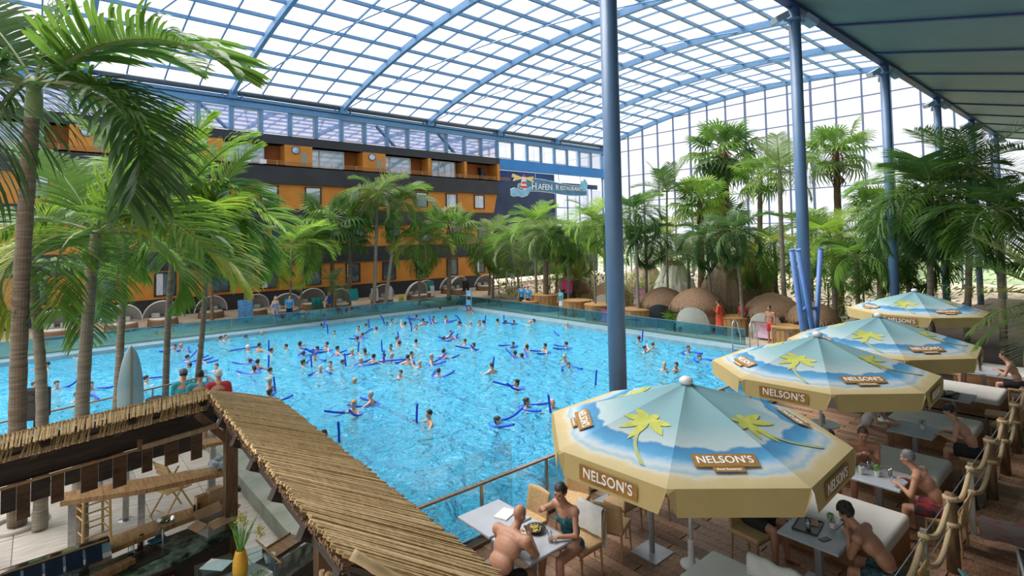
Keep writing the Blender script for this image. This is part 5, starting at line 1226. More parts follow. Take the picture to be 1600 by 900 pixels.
# glass case with vase, herbs
o = thing('salad_case', 'low glass case holding herb trays below the yellow vase', 'display case', (1.78, 7.0, 0))
MB().box((0, 0, .42), (.7, .5, .84)).build('cabinet', DWOOD, o); MB().box((0, 0, .86), (.72, .52, .03)).build('shelf', STEEL, o)
for c, s_ in (((0, .25, .97), (.7, .01, .2)), ((-.35, 0, .97), (.01, .5, .2)), ((.35, 0, .97), (.01, .5, .2))): MB().box(c, s_).build('pane', RGLS, o)
MB().tube([(.30, .33, 1.1), (.38, -.32, 1.08)], .012, 8).build('brass_rail', MATS['brass_rail'], o)
for k, (x, y) in enumerate(((1.62, 6.95), (1.98, 6.86))):
    o = thing('herb_tray', ['white tray of green herbs left of the vase', 'white tray of herbs right of the vase'][k], 'tray', (x, y, .875), R(20))
    for c, s_ in (((0, .09, .03), (.22, .012, .06)), ((0, -.09, .03), (.22, .012, .06)), ((.11, 0, .03), (.012, .18, .06)), ((-.11, 0, .03), (.012, .18, .06)), ((0, 0, .006), (.22, .18, .01))): MB().box(c, s_).build('side', WHT, o)
    b = MB()
    for i in range(60):
        p = Vector((rg.uniform(-.09, .09), rg.uniform(-.07, .07), .03 + rg.random() * .04)); d = Vector((rg.uniform(-1, 1), rg.uniform(-1, 1), 1)) * .025; e = d.cross(Vector((0, 0, 1))) * .4; b.poly([p, p + d * .5 + e, p + d, p + d * .5 - e])
    b.build('herbs', GRN, o)
o = thing('vase', 'tall yellow vase holding green and yellow flowers', 'vase', (1.82, 7.02, .875))
MB().lathe([(.045, 0), (.07, .03), (.085, .12), (.08, .22), (.062, .30), (.05, .34), (.045, .34), (.05, .28)], n=24, cap=False).build('body', mat('vase_yellow', (.62, .30, .01), (.68, .36, .02), rough=.5, scale=8, stretch=(1, 1, 14), bump=.2), o, True)
b = MB(); fl = MB()
for i in range(70):
    a = rg.uniform(0, 6.28); l = rg.uniform(.18, .42); tip = Vector((math.cos(a) * l * .42 + .03, math.sin(a) * l * .42, .32 + l)); st_ = Vector((math.cos(a) * .02, math.sin(a) * .02, .3)); mid = st_.lerp(tip, .55) + Vector((0, 0, .05)); b.tube([st_, mid, tip], [.0028, .0022, .001], 4)
for cx_, cy_, cz_ in ((.02, .06, .70), (.05, .03, .66), (.20, -.03, .52), (.22, -.05, .46), (-.0, .05, .66)):
    for k in range(26): fl.ball((cx_ + rg.gauss(0, .022), cy_ + rg.gauss(0, .02), cz_ + rg.gauss(0, .03)), .009, 5)
    b.tube([(0, 0, .3), (cx_ * .5, cy_ * .5, .5), (cx_, cy_, cz_)], .003, 4)
b.build('stems', GRN, o); fl.build('blossoms', mat('blossom', (.42, .40, .07), (.55, .5, .1), rough=.7), o)
# right inner counter of green marble with board, bucket
o = thing('service_counter', 'green glass fronted service counter under the reed roof', 'counter', (2.55, 7.3, 0), R(24))
MB().box((0, 0, .86), (.95, .30, .05)).build('worktop', DWOOD, o); MB().box((0, -.16, .80), (.98, .02, .26)).build('front_panel', MARB, o); MB().box((0, -.165, .935), (.98, .025, .015)).build('edge_strip', PLAST, o); MB().box((0, 0, .42), (.9, .26, .83)).build('cabinet', DWOOD, o)
o = MB().box((0, 0, .012), (.44, .26, .024)).box((0, .12, .03), (.44, .02, .03)).build('wooden_board', COUNT); o.location = (2.42, 7.36, .888); o.rotation_euler.z = R(24); tag(o, 'brown wooden board lying on the service counter', 'board')
o = thing('bucket', 'white lidded plastic bucket under the reed roof', 'bucket', (2.86, 7.50, .888)); MB().lathe([(.075, 0), (.09, .13)], n=20).build('body', WHT, o); MB().lathe([(.098, .12), (.1, .14), (.09, .15), (.0, .148)], n=20, cap=False).build('lid', PLAST, o); MB().lathe([(.0835, .04), (.0875, .09)], n=20, cap=False).build('label_band', mat('label_yellow', (.6, .45, .05), rough=.5), o)
o = thing('pot', 'small pale tub beside the brass rail', 'tub', (2.18, 7.12, .888)); MB().lathe([(.05, 0), (.065, .09), (.06, .09), (.045, .01)], n=18).build('body', WHT, o); MB().lathe([(.0, .07), (.058, .07)], n=18, cap=False).build('contents', mat('cream', (.6, .55, .4)), o)
o = MB().box((0, 0, .004), (.21, .3, .006)).build('paper_sheet', WHT); o.location = (1.66, 7.42, .93); o.rotation_euler.z = R(40); tag(o, 'white sheet of paper behind the vase', 'paper')
MB().box((1.66, 7.46, .46), (.4, .3, .92)).build('paper_stand', DWOOD); bpy.data.objects['paper_stand']['label'] = 'dark low cabinet behind the glass case'; bpy.data.objects['paper_stand']['category'] = 'cabinet'

# ------------------------------------------------------------------ around the left railing
SPK = mat('speaker_black', (.012, .012, .013), (.03, .03, .03), rough=.6, scale=40)
def speaker(label, slabel, x, y, h, rz, z0=0.0):
    o = thing('speaker_stand', slabel, 'stand', (x, y, z0)); MB().tube([(0, 0, .3), (0, 0, h)], .018, 8).build('pole', BLK, o)
    for a in (0, 120, 240): MB().tube([(0, 0, .5), (.4 * math.cos(R(a)), .4 * math.sin(R(a)), 0)], .014, 6).build('leg', BLK, o)
    s = thing('loudspeaker', label, 'speaker', (x, y, z0 + h), rz); MB().rbox((0, 0, .28), (.34, .42, .56), .04).build('cabinet', SPK, s)
    MB().tube([(.17, 0, .2), (.18, 0, .2)], .14, 20).build('woofer', BLK, s); MB().tube([(.17, 0, .43), (.18, 0, .43)], .06, 16).build('tweeter', BLK, s)
    for z in (.05, .12, .34, .5): MB().box((.172, 0, z), (.012, .36, .012)).build('grille_bar', BLK, s)
speaker('black loudspeaker on a stand at the left railing', 'thin stand under the loudspeaker at the left railing', -.02, 14.2, 1.45, R(-110)); speaker('small black loudspeaker between the palm trunks', 'stand of the loudspeaker between the palm trunks', 2.2, 15.6, .55, R(-150))
# surfboard upright
o = thing('surfboard', 'pale blue upright surfboard standing at the railing', 'surfboard', (1.75, 16.4, 0)); b = MB(); n = 14; prof = []
for i in range(n + 1):
    t = i / n; w = .27 * math.sin(math.pi * min(1, .1 + t * .9)) ** .55; prof.append((w, t * 2.3))
for th in (-.035, .035):
    for w, z in prof: b.v += [(-w, th, z), (0, th * 1.6, z), (w, th, z)]
m3 = 3 * (n + 1)
for i in range(n):
    for k in range(2): a = i * 3 + k; b.f += [(a, a + 1, a + 4, a + 3), (m3 + a, m3 + a + 3, m3 + a + 4, m3 + a + 1)]
    b.f += [(i * 3, i * 3 + 3, m3 + i * 3 + 3, m3 + i * 3), (i * 3 + 2, m3 + i * 3 + 2, m3 + i * 3 + 5, i * 3 + 5)]
b.build('board', mat('board_blue', (.24, .42, .5), (.42, .55, .58), rough=.35, scale=1), o, True); MB().box((0, -.075, 1.2), (.03, .01, 2.1)).build('stringer', mat('stringer', (.3, .22, .13)), o)
o = thing('crate', 'blue folded tarpaulin crate by the left railing', 'crate', (1.0, 14.6, 0)); MB().rbox((0, 0, .25), (.75, .5, .5), .06).build('body', mat('tarp_blue', (.01, .05, .22), (.02, .08, .3), rough=.5, scale=5, bump=.5), o); MB().rbox((.05, 0, .53), (.6, .42, .1), .05, .3).build('folded_sheet', MATS['tarp_blue'], o)
o = thing('bottle', 'clear bottle with orange drink by the palm stem', 'bottle', (2.55, 15.2, 0.9)); MB().lathe([(.045, 0), (.045, .2), (.015, .27), (.015, .3)], n=12).build('body', PLAST, o, True); MB().lathe([(.046, .02), (.046, .15)], n=12).build('drink', mat('drink_or', (.6, .25, .03)), o)
o = thing('side_table', 'small tall table behind the bar roof ridge', 'table', (2.5, 15.2, 0)); MB().box((0, 0, .88), (.5, .4, .04)).build('tabletop', COUNT, o); MB().box((0, 0, .43), (.08, .08, .86)).build('leg', GLEG, o)
# planter ring under the nearest palm
pc = atz(27, 822, 0); o = thing('tree_ring', 'stone ring around the foot of the nearest palm', 'tree ring', (pc.x, pc.y, 0)); MB().lathe([(.42, 0), (.42, .06), (.34, .08), (.30, .06), (.30, 0)], n=28, cap=False).build('ring', TILE, o, True)
o = thing('navy_umbrella', 'closed navy parasol standing at the left edge', 'parasol', (-.62, 9.9, 0)); MB().lathe([(.05, .3), (.09, .5), (.06, 1.4), (.02, 1.9)], n=14).build('folded_canopy', mat('navy_cloth', (.008, .01, .05), rough=.8), o, True); MB().tube([(0, 0, 0), (0, 0, 1.95)], .02, 8).build('pole', POLEW, o); MB().lathe([(.2, 0), (.2, .05), (.04, .07)], n=16).build('foot', GLEG, o)
# ------------------------------------------------------------------ people
SKIN = [mat('skin_%d' % k, c1, c2, rough=.5, scale=4, spec=.4) for k, (c1, c2) in enumerate((((.50, .27, .18), (.58, .33, .23)), ((.40, .19, .115), (.47, .24, .15)), ((.56, .34, .25), (.63, .40, .31)), ((.30, .13, .07), (.36, .17, .10))))]
HAIRM = {k: mat('hair_' + k, c, d, rough=.55, scale=30, stretch=(1, 1, 4), bump=.4) for k, c, d in (('dark', (.012, .009, .007), (.03, .022, .017)), ('brown', (.05, .026, .013), (.09, .05, .026)), ('blond', (.38, .24, .09), (.5, .34, .15)), ('grey', (.28, .27, .26), (.4, .39, .38)), ('pepper', (.08, .08, .08), (.17, .17, .17)), ('cap', (.62, .62, .62), (.7, .7, .7)), ('black_cap', (.01, .01, .01), (.02, .02, .02)))}
EYEM = mat('eye_dark', (.02, .013, .01), rough=.2)
def fabric(name, c, d=None, scale=6): return mat('fab_' + name, c, d, rough=.85, scale=scale)

WORK = bpy.data.scenes.new('workbench')      # scratch scene, so that each remesh need not update the whole hall
def remesh(mb, voxel, m, name, smooth=6):
    me = mb.mesh('tmp'); o = bpy.data.objects.new('tmp', me); WORK.collection.objects.link(o)
    r = o.modifiers.new('r', 'REMESH'); r.mode = 'VOXEL'; r.voxel_size = voxel
    s = o.modifiers.new('s', 'SMOOTH'); s.factor = .5; s.iterations = smooth
    vl = WORK.view_layers[0]; vl.update()
    res = bpy.data.meshes.new_from_object(o.evaluated_get(vl.depsgraph))
    bpy.data.objects.remove(o); bpy.data.meshes.remove(me)
    res.name = name; res.materials.clear(); res.materials.append(m); res.shade_smooth()
    return res
def frame(z, x=(1, 0, 0)):
    z = Vector(z).normalized(); x = Vector(x); x = (x - z * x.dot(z)).normalized(); return Matrix((x, z.cross(x), z)).transposed()
def limb(b, p, q, r0, r1, rm=None):
    p, q = Vector(p), Vector(q); rm = rm or (r0 + r1) / 2 * 1.06
    b.tube([p, p.lerp(q, .3), p.lerp(q, .65), q], [r0, rm, (rm + r1) / 2, r1], 12); b.ball(p, r0, 10); b.ball(q, r1, 10)
def ik(a, t, l1, l2, hint):
    a, t = Vector(a), Vector(t); d = t - a; L = min(d.length, (l1 + l2) * .995); d.normalize()
    c = max(-1, min(1, (l1 * l1 + L * L - l2 * l2) / (2 * l1 * L))); h = Vector(hint); h = (h - d * h.dot(d)).normalized()
    return a + d * (l1 * c) + h * (l1 * math.sqrt(1 - c * c)), a + d * L
def head_parts(b, H, M):
    def B(c, r): b.ball(H + M @ Vector(c), r, 14, M)
    B((-.008, 0, .030), (.098, .077, .098)); B((.022, 0, -.05), (.066, .056, .066)); B((.045, 0, -.078), (.036, .034, .026))
    B((.098, 0, -.012), (.016, .012, .022)); B((.106, 0, -.024), (.012, .014, .010)); B((.082, 0, -.056), (.012, .024, .009))
    for s in (1, -1): B((-.006, s * .079, -.008), (.018, .010, .030)); B((.080, s * .032, .030), (.014, .022, .008)); B((.070, s * .045, -.02), (.02, .02, .02))
def hand_parts(b, W, M, side, curl=.7):
    """palm along +x of M, fingers at its end, thumb from the side near the wrist"""
    b.ball(W + M @ Vector((.045, 0, 0)), (.052, .040, .017), 12, M)
    for k, (y, L) in enumerate(((.030, .066), (.010, .078), (-.010, .072), (-.029, .056))):
        p0 = Vector((.082, y, 0)); p1 = p0 + Vector((math.cos(curl * .6), 0, -math.sin(curl * .6))) * L * .5; p2 = p1 + Vector((math.cos(curl * 1.6), 0, -math.sin(curl * 1.6))) * L * .5
        b.tube([W + M @ q for q in (p0 - Vector((.02, 0, 0)), p0, p1, p2)], [.0095, .0095, .009, .0075], 7)
    t0 = Vector((.02, .03 * side, -.004)); b.tube([W + M @ q for q in (t0, t0 + Vector((.03, .028 * side, -.012)), t0 + Vector((.062, .03 * side, -.022)))], [.013, .011, .008], 7)

def human(name, label, loc, rz, skin=0, hair='dark', pose='sit', lean=.35, head_pitch=.3, head_yaw=0.0, hands=None, voxel=.011, build=1.0, sex='m', style='short',
          shorts=None, top=None, robe=None, suit=None, feet=None, seat=.47, group=None, detail=True, knees=.0, legs=True, cat='person', bald=False, twist=0.0, cap=None):
    t = thing(name, label, cat, loc, rz, group)
    w = build; SW = (.195 if sex == 'm' else .165) * w; HW = (.155 if sex == 'm' else .17) * w
    P = Vector((0, 0, seat + .10)) if pose == 'sit' else Vector((0, 0, .92))
    sd = Vector((math.sin(lean), 0, math.cos(lean))); up1 = Vector((math.sin(lean * .55), 0, math.cos(lean * .55)))
    A = P + up1 * .20; C = A + sd * .20; N = C + sd * .17 + Vector((.0, 0, .01)); Ms = frame(sd); Mp = frame(up1)
    b = MB()
    b.ball(P, (.115 * w, HW, .12), 16, Mp); b.ball(P + Vector((-.05, .07, -.02)), (.09 * w, .085 * w, .09), 12); b.ball(P + Vector((-.05, -.07, -.02)), (.09 * w, .085 * w, .09), 12)
    b.ball(A, ((.10 if sex == 'm' else .085) * w, (.145 if sex == 'm' else .122) * w, .15), 16, frame((up1 + sd)))
    b.ball(C - sd * .01, (.112 * w, (.165 if sex == 'm' else .142) * w, .175), 18, Ms)
    b.ball(N - sd * .095, (.092 * w, SW * .98, .085), 16, Ms)
    if sex == 'f':
        for s in (1, -1): b.ball(C + Ms @ Vector((.085, s * .065, -.01)), (.055, .058, .055), 12)
    nd = (sd + Vector((.35, 0, .9))).normalized(); Hc = N + nd * .185 + Vector((.02, 0, 0)); limb(b, N - sd * .06, Hc - Vector((0, 0, .05)), .066 * w ** .5, .054)
    Mh = (Matrix.Rotation(head_yaw, 3, 'Z') @ Matrix.Rotation(head_pitch, 3, 'Y'))
    head_parts(b, Hc, Mh)
    tw = Matrix.Rotation(twist, 3, 'Z'); sh = []; el = []
    for i, s in enumerate((1, -1)):
        S_ = N - sd * .055 + tw @ Vector((0, s * SW, 0)); sh.append(S_)
        b.tube([N - sd * .03, N - sd * .035 + (S_ - N) * .55 + sd * .02, S_], [.07, .068, .066 * w], 10); b.ball(S_, .068 * w, 10)
        tgt = hands[i] if hands and hands[i] is not None else S_ + Vector((.10, s * .05, -.52))
        tgt = Vector(tgt); E_, W_ = ik(S_, tgt, .285, .255, (-.6, s * .7, -.6)); el.append(E_)
        ua = .052 * w if sex == 'm' else .043 * w
        limb(b, S_, E_, ua, ua * .80); limb(b, E_, W_, ua * .80, .028 * w, ua * .74)
        fd = (W_ - E_).normalized(); hd = (fd + Vector((.25, -s * .15, -.15))).normalized(); hand_parts(b, W_, frame(hd.cross(Vector((0, 1, 0))).cross(hd) if False else Vector((0, 0, 1)) - hd * hd.z, hd) @ Matrix.Identity(3), s, .8)
    kn = []; an = []
    for i, s in enumerate((1, -1)):
        Hp = P + Vector((.0, s * .095 * w, -.02))
        if pose == 'sit':
            K = Hp + Vector((.41, s * (.06 + knees), -.02 + (.0))); F_ = Vector(feet[i]) if feet else Vector((K.x + .02, K.y + s * .02, .07))
        elif pose == 'walk': K = Hp + Vector((.10 * s + .05, s * .02, -.40)); F_ = Vector((.22 * s - (0 if s > 0 else .05), s * .10, .08))
        else: K = Hp + Vector((.03, s * .02, -.42)); F_ = Vector((-.01, s * .11, .08))
        kn.append((Hp, K)); an.append(F_)
        th = (.085 if sex == 'm' else .082) * w
        limb(b, Hp, K, th, .058 * w, th * .97); limb(b, K, F_, .056 * w, .038, .058 * w)
        ft = Vector((1, s * .2, 0)).normalized(); b.tube([F_ - ft * .05 + Vector((0, 0, -.03)), F_ + ft * .05 + Vector((0, 0, -.025)), F_ + ft * .17 + Vector((0, 0, -.05))], [.036, .038, .024], 9)
    body = link('body', remesh(b, voxel, SKIN[skin], 'body'), t)
    if detail:
        for s in (1, -1): MB().ball(Hc + Mh @ Vector((.083, s * .031, .012)), (.010, .012, .009), 8, Mh).build('eye', EYEM, body)
    if not bald:
        hb = MB()
        hb.ball(Hc + Mh @ Vector((-.016, 0, .042)), (.101, .083, .098), 18, Mh)
        for s in (1, -1): hb.ball(Hc + Mh @ Vector((-.03, s * .055, .01)), (.06, .032, .055), 10, Mh)
        if style in ('bun', 'long', 'pony'):
            hb.ball(Hc + Mh @ Vector((-.075, 0, .0)), (.05, .07, .08), 12, Mh)
        if style == 'bun': hb.ball(Hc + Mh @ Vector((-.125, 0, -.02)), (.045, .045, .04), 12, Mh)
        if style == 'pony': hb.tube([Hc + Mh @ Vector((-.1, 0, .02)), Hc + Mh @ Vector((-.15, 0, -.06)), Hc + Mh @ Vector((-.12, 0, -.2))], [.03, .032, .012], 10)
        if style == 'long':
            for y in (-.06, -.02, .02, .06): hb.tube([Hc + Mh @ Vector((-.05, y, .06)), Hc + Mh @ Vector((-.10, y * 1.2, -.06)), Hc + Mh @ Vector((-.10, y * 1.2, -.24))], [.035, .035, .02], 9)
        if style == 'curly':
            rg_ = random.Random(4)
            for k in range(60):
                a, e = rg_.uniform(0, 6.28), rg_.uniform(0.1, 1.5); hb.ball(Hc + Mh @ (Vector((-.016, 0, .045)) + Vector((math.cos(a) * math.cos(e) * .1, math.sin(a) * math.cos(e) * .083, math.sin(e) * .1))), .020, 6)
        hm = remesh(hb, max(.009, voxel), HAIRM[hair], 'hair', 2)
        inv = Mh.transposed(); bm = bmesh.new(); bm.from_mesh(hm); dl = []
        for v in bm.verts:
            q = inv @ (v.co - Hc)
            if q.x > .052 and q.z < .062: dl.append(v)
        bmesh.ops.delete(bm, geom=dl, context='VERTS'); bm.to_mesh(hm); bm.free(); link('hair', hm, t)
    if cap: 
        cb = MB(); cb.ball(Hc + Mh @ Vector((-.012, 0, .05)), (.108, .088, .088), 16, Mh); cb.ball(Hc + Mh @ Vector((.09, 0, .06)), (.07, .06, .012), 12, Mh); link('cap', remesh(cb, .012, cap, 'cap', 2), t)
    if shorts:
        sb = MB(); sb.ball(P, (.128 * w, HW + .014, .11), 16, Mp); sb.ball(P + Vector((-.05, .07, -.02)), (.102 * w, .098 * w, .10), 12); sb.ball(P + Vector((-.05, -.07, -.02)), (.102 * w, .098 * w, .10), 12)
        for Hp, K in kn: limb(sb, Hp, Hp.lerp(K, .62), .104 * w, .094 * w)
        link('shorts', remesh(sb, max(.014, voxel), shorts, 'shorts', 3), t)
    if suit or top:
        sb = MB(); g = .010 if suit else .016
        sb.ball(A, (.10 * w + g, .142 * w + g, .15), 14, frame(up1 + sd)); sb.ball(C - sd * .03, (.112 * w + g, .158 * w + g, .145), 16, Ms)
        if sex == 'f':
            for s in (1, -1): sb.ball(C + Ms @ Vector((.085, s * .065, -.01)), (.060, .062, .06), 12)
        if suit: sb.ball(P, (.122 * w, HW + .010, .105), 14, Mp); sb.ball(P + Vector((-.05, .07, -.02)), (.096 * w, .09 * w, .092), 12); sb.ball(P + Vector((-.05, -.07, -.02)), (.096 * w, .09 * w, .092), 12)
        if top:
            sb.ball(P + up1 * .04, (.13 * w, HW + .02, .10), 14, Mp)
            for S_, E_ in zip(sh, el): sb.tube([N - sd * .04, S_ + Vector((0, 0, .01))], [.07, .084 * w], 10); limb(sb, S_, S_.lerp(E_, .62), .082 * w, .07 * w)
        else:
            for S_ in sh: sb.tube([C + Ms @ Vector((.08, (S_.y) * .45, .04)), N + Vector((.03, S_.y * .5, -.0)), C + Ms @ Vector((-.09, S_.y * .4, .06))], .018, 7)
        link('swimsuit' if suit else 'shirt', remesh(sb, max(.013, voxel), suit or top, 'cloth', 3), t)
    if robe:
        sb = MB(); sb.ball(C, (.16 * w, .2 * w, .2), 14, Ms); sb.tube([N - Vector((0, 0, .05)), A, P, (0, 0, .35)], [.13, .17, .2, .24], 16)
        for S_, E_ in zip(sh, el): limb(sb, S_, E_, .09, .085); sb.tube([N - sd * .04, S_], [.07, .09], 10)
        link('bathrobe', remesh(sb, .022, robe, 'bathrobe', 4), t)
    return t

# --- diners
HZ = .765
human('person', 'bald broad-backed man eating at the table by the railing', (4.36, 5.42, 0), .12, 1, 'dark', lean=.72, head_pitch=.5, bald=True, build=1.24, seat=.43, hands=[(.50, .14, .86), (.46, -.14, .95)], shorts=fabric('black', (.012, .012, .014)), voxel=.011)
human('person', 'dark-haired woman in a teal patterned swimsuit raising her fork', (5.66, 5.36, 0), math.pi, 1, 'dark', lean=.28, head_pitch=.22, sex='f', style='bun', seat=.44, build=1.06, hands=[(.40, .12, .80), (.34, -.22, 1.05)], suit=fabric('teal', (.005, .03, .05), (.02, .16, .19), 22), head_yaw=.25, voxel=.010)
human('person', 'young man with curly hair bent over a phone', (8.0, 2.16, 0), R(92), 1, 'dark', lean=.82, head_pitch=.6, style='curly', seat=.43, hands=[(.46, .07, .90), (.46, -.07, .90)], shorts=fabric('pattern', (.012, .014, .018), (.05, .12, .13), 20), voxel=.011)
human('person', 'tanned man in black and red swim shorts at the drinks table', (10.42, 2.14, 0), R(90), 1, 'pepper', lean=.66, head_pitch=.15, seat=.44, hands=[(.50, .18, .82), (.46, -.05, .84)], shorts=fabric('blackred', (.014, .014, .016), (.35, .02, .03), 5), voxel=.012, knees=.05)
human('person', 'pale-backed man in dark cap leaning on the third table', (13.5, 2.22, 0), R(95), 0, 'dark', lean=.55, head_pitch=.25, hands=[(.48, .15, .80), (.46, -.12, .80)], shorts=fabric('navy', (.012, .014, .022)), voxel=.012, cap=HAIRM['black_cap'])
human('person', 'sunburnt man resting his chin on his hands at the drinks table', (11.12, 3.42, 0), R(205), 1, 'brown', lean=.50, head_pitch=.25, hands=[(.42, .06, .98), (.42, -.08, .96)], shorts=fabric('navy', (.012, .014, .022)), voxel=.012, build=1.08)
human('person', 'dark-haired person holding their head behind the nearest parasol', (10.35, 4.02, 0), R(-90), 1, 'dark', lean=.55, head_pitch=.45, style='short', hands=[(.36, .08, 1.14), (.36, -.10, .80)], shorts=fabric('navy', (.012, .014, .022)), voxel=.013)
human('person', 'woman in a white bikini beside the man in the dark cap', (13.45, 4.02, 0), R(-88), 0, 'dark', lean=.45, head_pitch=.35, sex='f', style='long', hands=[(.50, .12, .80), (.48, -.1, .80)], suit=fabric('white', (.65, .65, .66)), voxel=.013)
human('person', 'barefoot person mostly hidden by the nearest parasol', (8.15, 4.0, 0), R(-92), 1, 'dark', lean=.35, head_pitch=.3, hands=[(.42, .14, .80), (.42, -.12, .80)], top=fabric('black', (.012, .012, .014)), shorts=fabric('black', (.012, .012, .014)), voxel=.013)
human('person', 'bearded shirtless man at the far table', (20.1, 2.3, 0), R(92), 0, 'dark', lean=.40, head_pitch=.2, hands=[(.42, .1, .9), (.42, -.08, .88)], shorts=fabric('black', (.012, .012, .014)), voxel=.016)
human('person', 'woman in a white blouse at the far table', (20.6, 4.0, 0), R(-95), 0, 'dark', lean=.30, head_pitch=.2, sex='f', style='long', hands=[(.42, .1, .8), (.42, -.08, .8)], top=fabric('white', (.65, .65, .66)), voxel=.018)
o = thing('smartphone', 'phone held in both hands by the curly-haired young man', 'phone', (7.98, 2.73, .93), R(5)); o.rotation_euler.x = R(-55); MB().box((0, 0, 0), (.075, .15, .009)).build('case', BLK, o); MB().box((0, 0, .005), (.068, .14, .002)).build('screen', mat('screen_lit', (.3, .32, .36), rough=.1), o)
# wristbands
for lab, x, y, z in (('yellow-green wristband on the bald man’s raised wrist', 4.78, 5.39, .93), ('yellow-green wristband on the woman’s raised arm', 5.53, 5.60, 1.03)):
    o = MB().lathe([(.036, -.012), (.04, -.012), (.04, .012), (.036, .012)], n=14, cap=False).build('wristband', mat('band', (.5, .6, .03), rough=.5)); o.location = (x, y, z); tag(o, lab, 'wristband')

# --- people standing around the pool
SHB = fabric('staff_blue', (.02, .26, .55), (.03, .32, .62)); WHS = fabric('white', (.65, .65, .66)); DKS = fabric('black', (.012, .012, .014)); TQ = fabric('turquoise', (.03, .30, .36), (.05, .38, .44)); REDR = fabric('red_robe', (.62, .06, .02), (.7, .1, .03)); PINK = fabric('pink', (.6, .05, .25))
def at_ground(px, plane, z=BACK):
    f = {'y': aty, 'x': atx}[plane[0]]; q = f(px, 470, plane[1]); return (q.x, q.y, z)
stand = [
    ('staff member in bright blue shirt and face mask before the beach baskets', at_ground(452, ('y', 36.3)), -95, dict(skin=0, hair='dark', top=SHB, shorts=DKS)),
    ('seated-looking guest beside the staff member, leaning on the glass', at_ground(430, ('y', 36.2)), -90, dict(skin=2, hair='blond', style='long', sex='f', suit=fabric('bluefloral', (.05, .15, .3), (.4, .4, .45), 12))),
    ('man in blue shirt standing right of the bamboo kiosk', at_ground(816, ('x', 26.6)), 200, dict(skin=0, hair='dark', top=SHB, shorts=DKS)),
    ('second man in blue shirt standing by the kiosk, pink cap', at_ground(826, ('x', 26.3)), 190, dict(skin=0, hair='dark', top=SHB, shorts=DKS, cap=PINK)),
    ('staff member in turquoise shirt and white trousers by the tubs', at_ground(877, ('x', 26.4)), 170, dict(skin=0, hair='brown', top=TQ, shorts=WHS)),
    ('person wrapped in a red bathrobe walking past the closed hut', at_ground(1124, ('x', 26.9)), 100, dict(skin=0, hair='dark', robe=REDR, pose='walk')),
    ('person in red top behind the pool ladder', at_ground(1160, ('x', 27.4)), 150, dict(skin=1, hair='dark', top=fabric('red', (.5, .03, .04)), shorts=DKS)),
    ('bearded shirtless man sitting beyond the ladder', at_ground(1203, ('x', 26.4)), 170, dict(skin=1, hair='dark', shorts=fabric('red', (.5, .03, .04)))),
]
for lab, loc, rz, kw in stand:
    kw.setdefault('pose', 'stand'); human('person', lab, loc, R(rz), lean=.05, head_pitch=.1, voxel=.026, detail=False, **kw)
for lab, px, py, kw in (('woman in turquoise top and grey hat at the left railing', 286, 590, dict(top=TQ, cap=HAIRM['pepper'], sex='f', hair='dark')), ('person in turquoise top beside the grey-hatted woman', 312, 592, dict(top=TQ, hair='dark')), ('person with white headscarf and red top at the railing corner', 341, 602, dict(top=fabric('red', (.5, .03, .04)), hair='cap'))):
    q = atz(px, py, 1.62 if 'head' not in lab else 1.45); human('person', lab, (q.x, q.y, 0), R(70), pose='stand', lean=.06, head_pitch=.15, voxel=.02, detail=False, shorts=DKS, **kw)
q = atz(100, 660, 1.3); human('person', 'dark-skinned bald man sitting behind the left roof wing', (.98, 13.6, 0), R(60), 3, bald=True, pose='sit', voxel=.02, detail=False, top=DKS)
o = thing('stool', 'low stool under the man behind the left roof wing', 'stool', (.98, 13.6, 0)); MB().lathe([(.17, .42), (.17, .46), (.0, .465)], n=16, cap=False).build('seat', COUNT, o); MB().tube([(0, 0, 0), (0, 0, .43)], .04, 10).build('leg', GLEG, o)

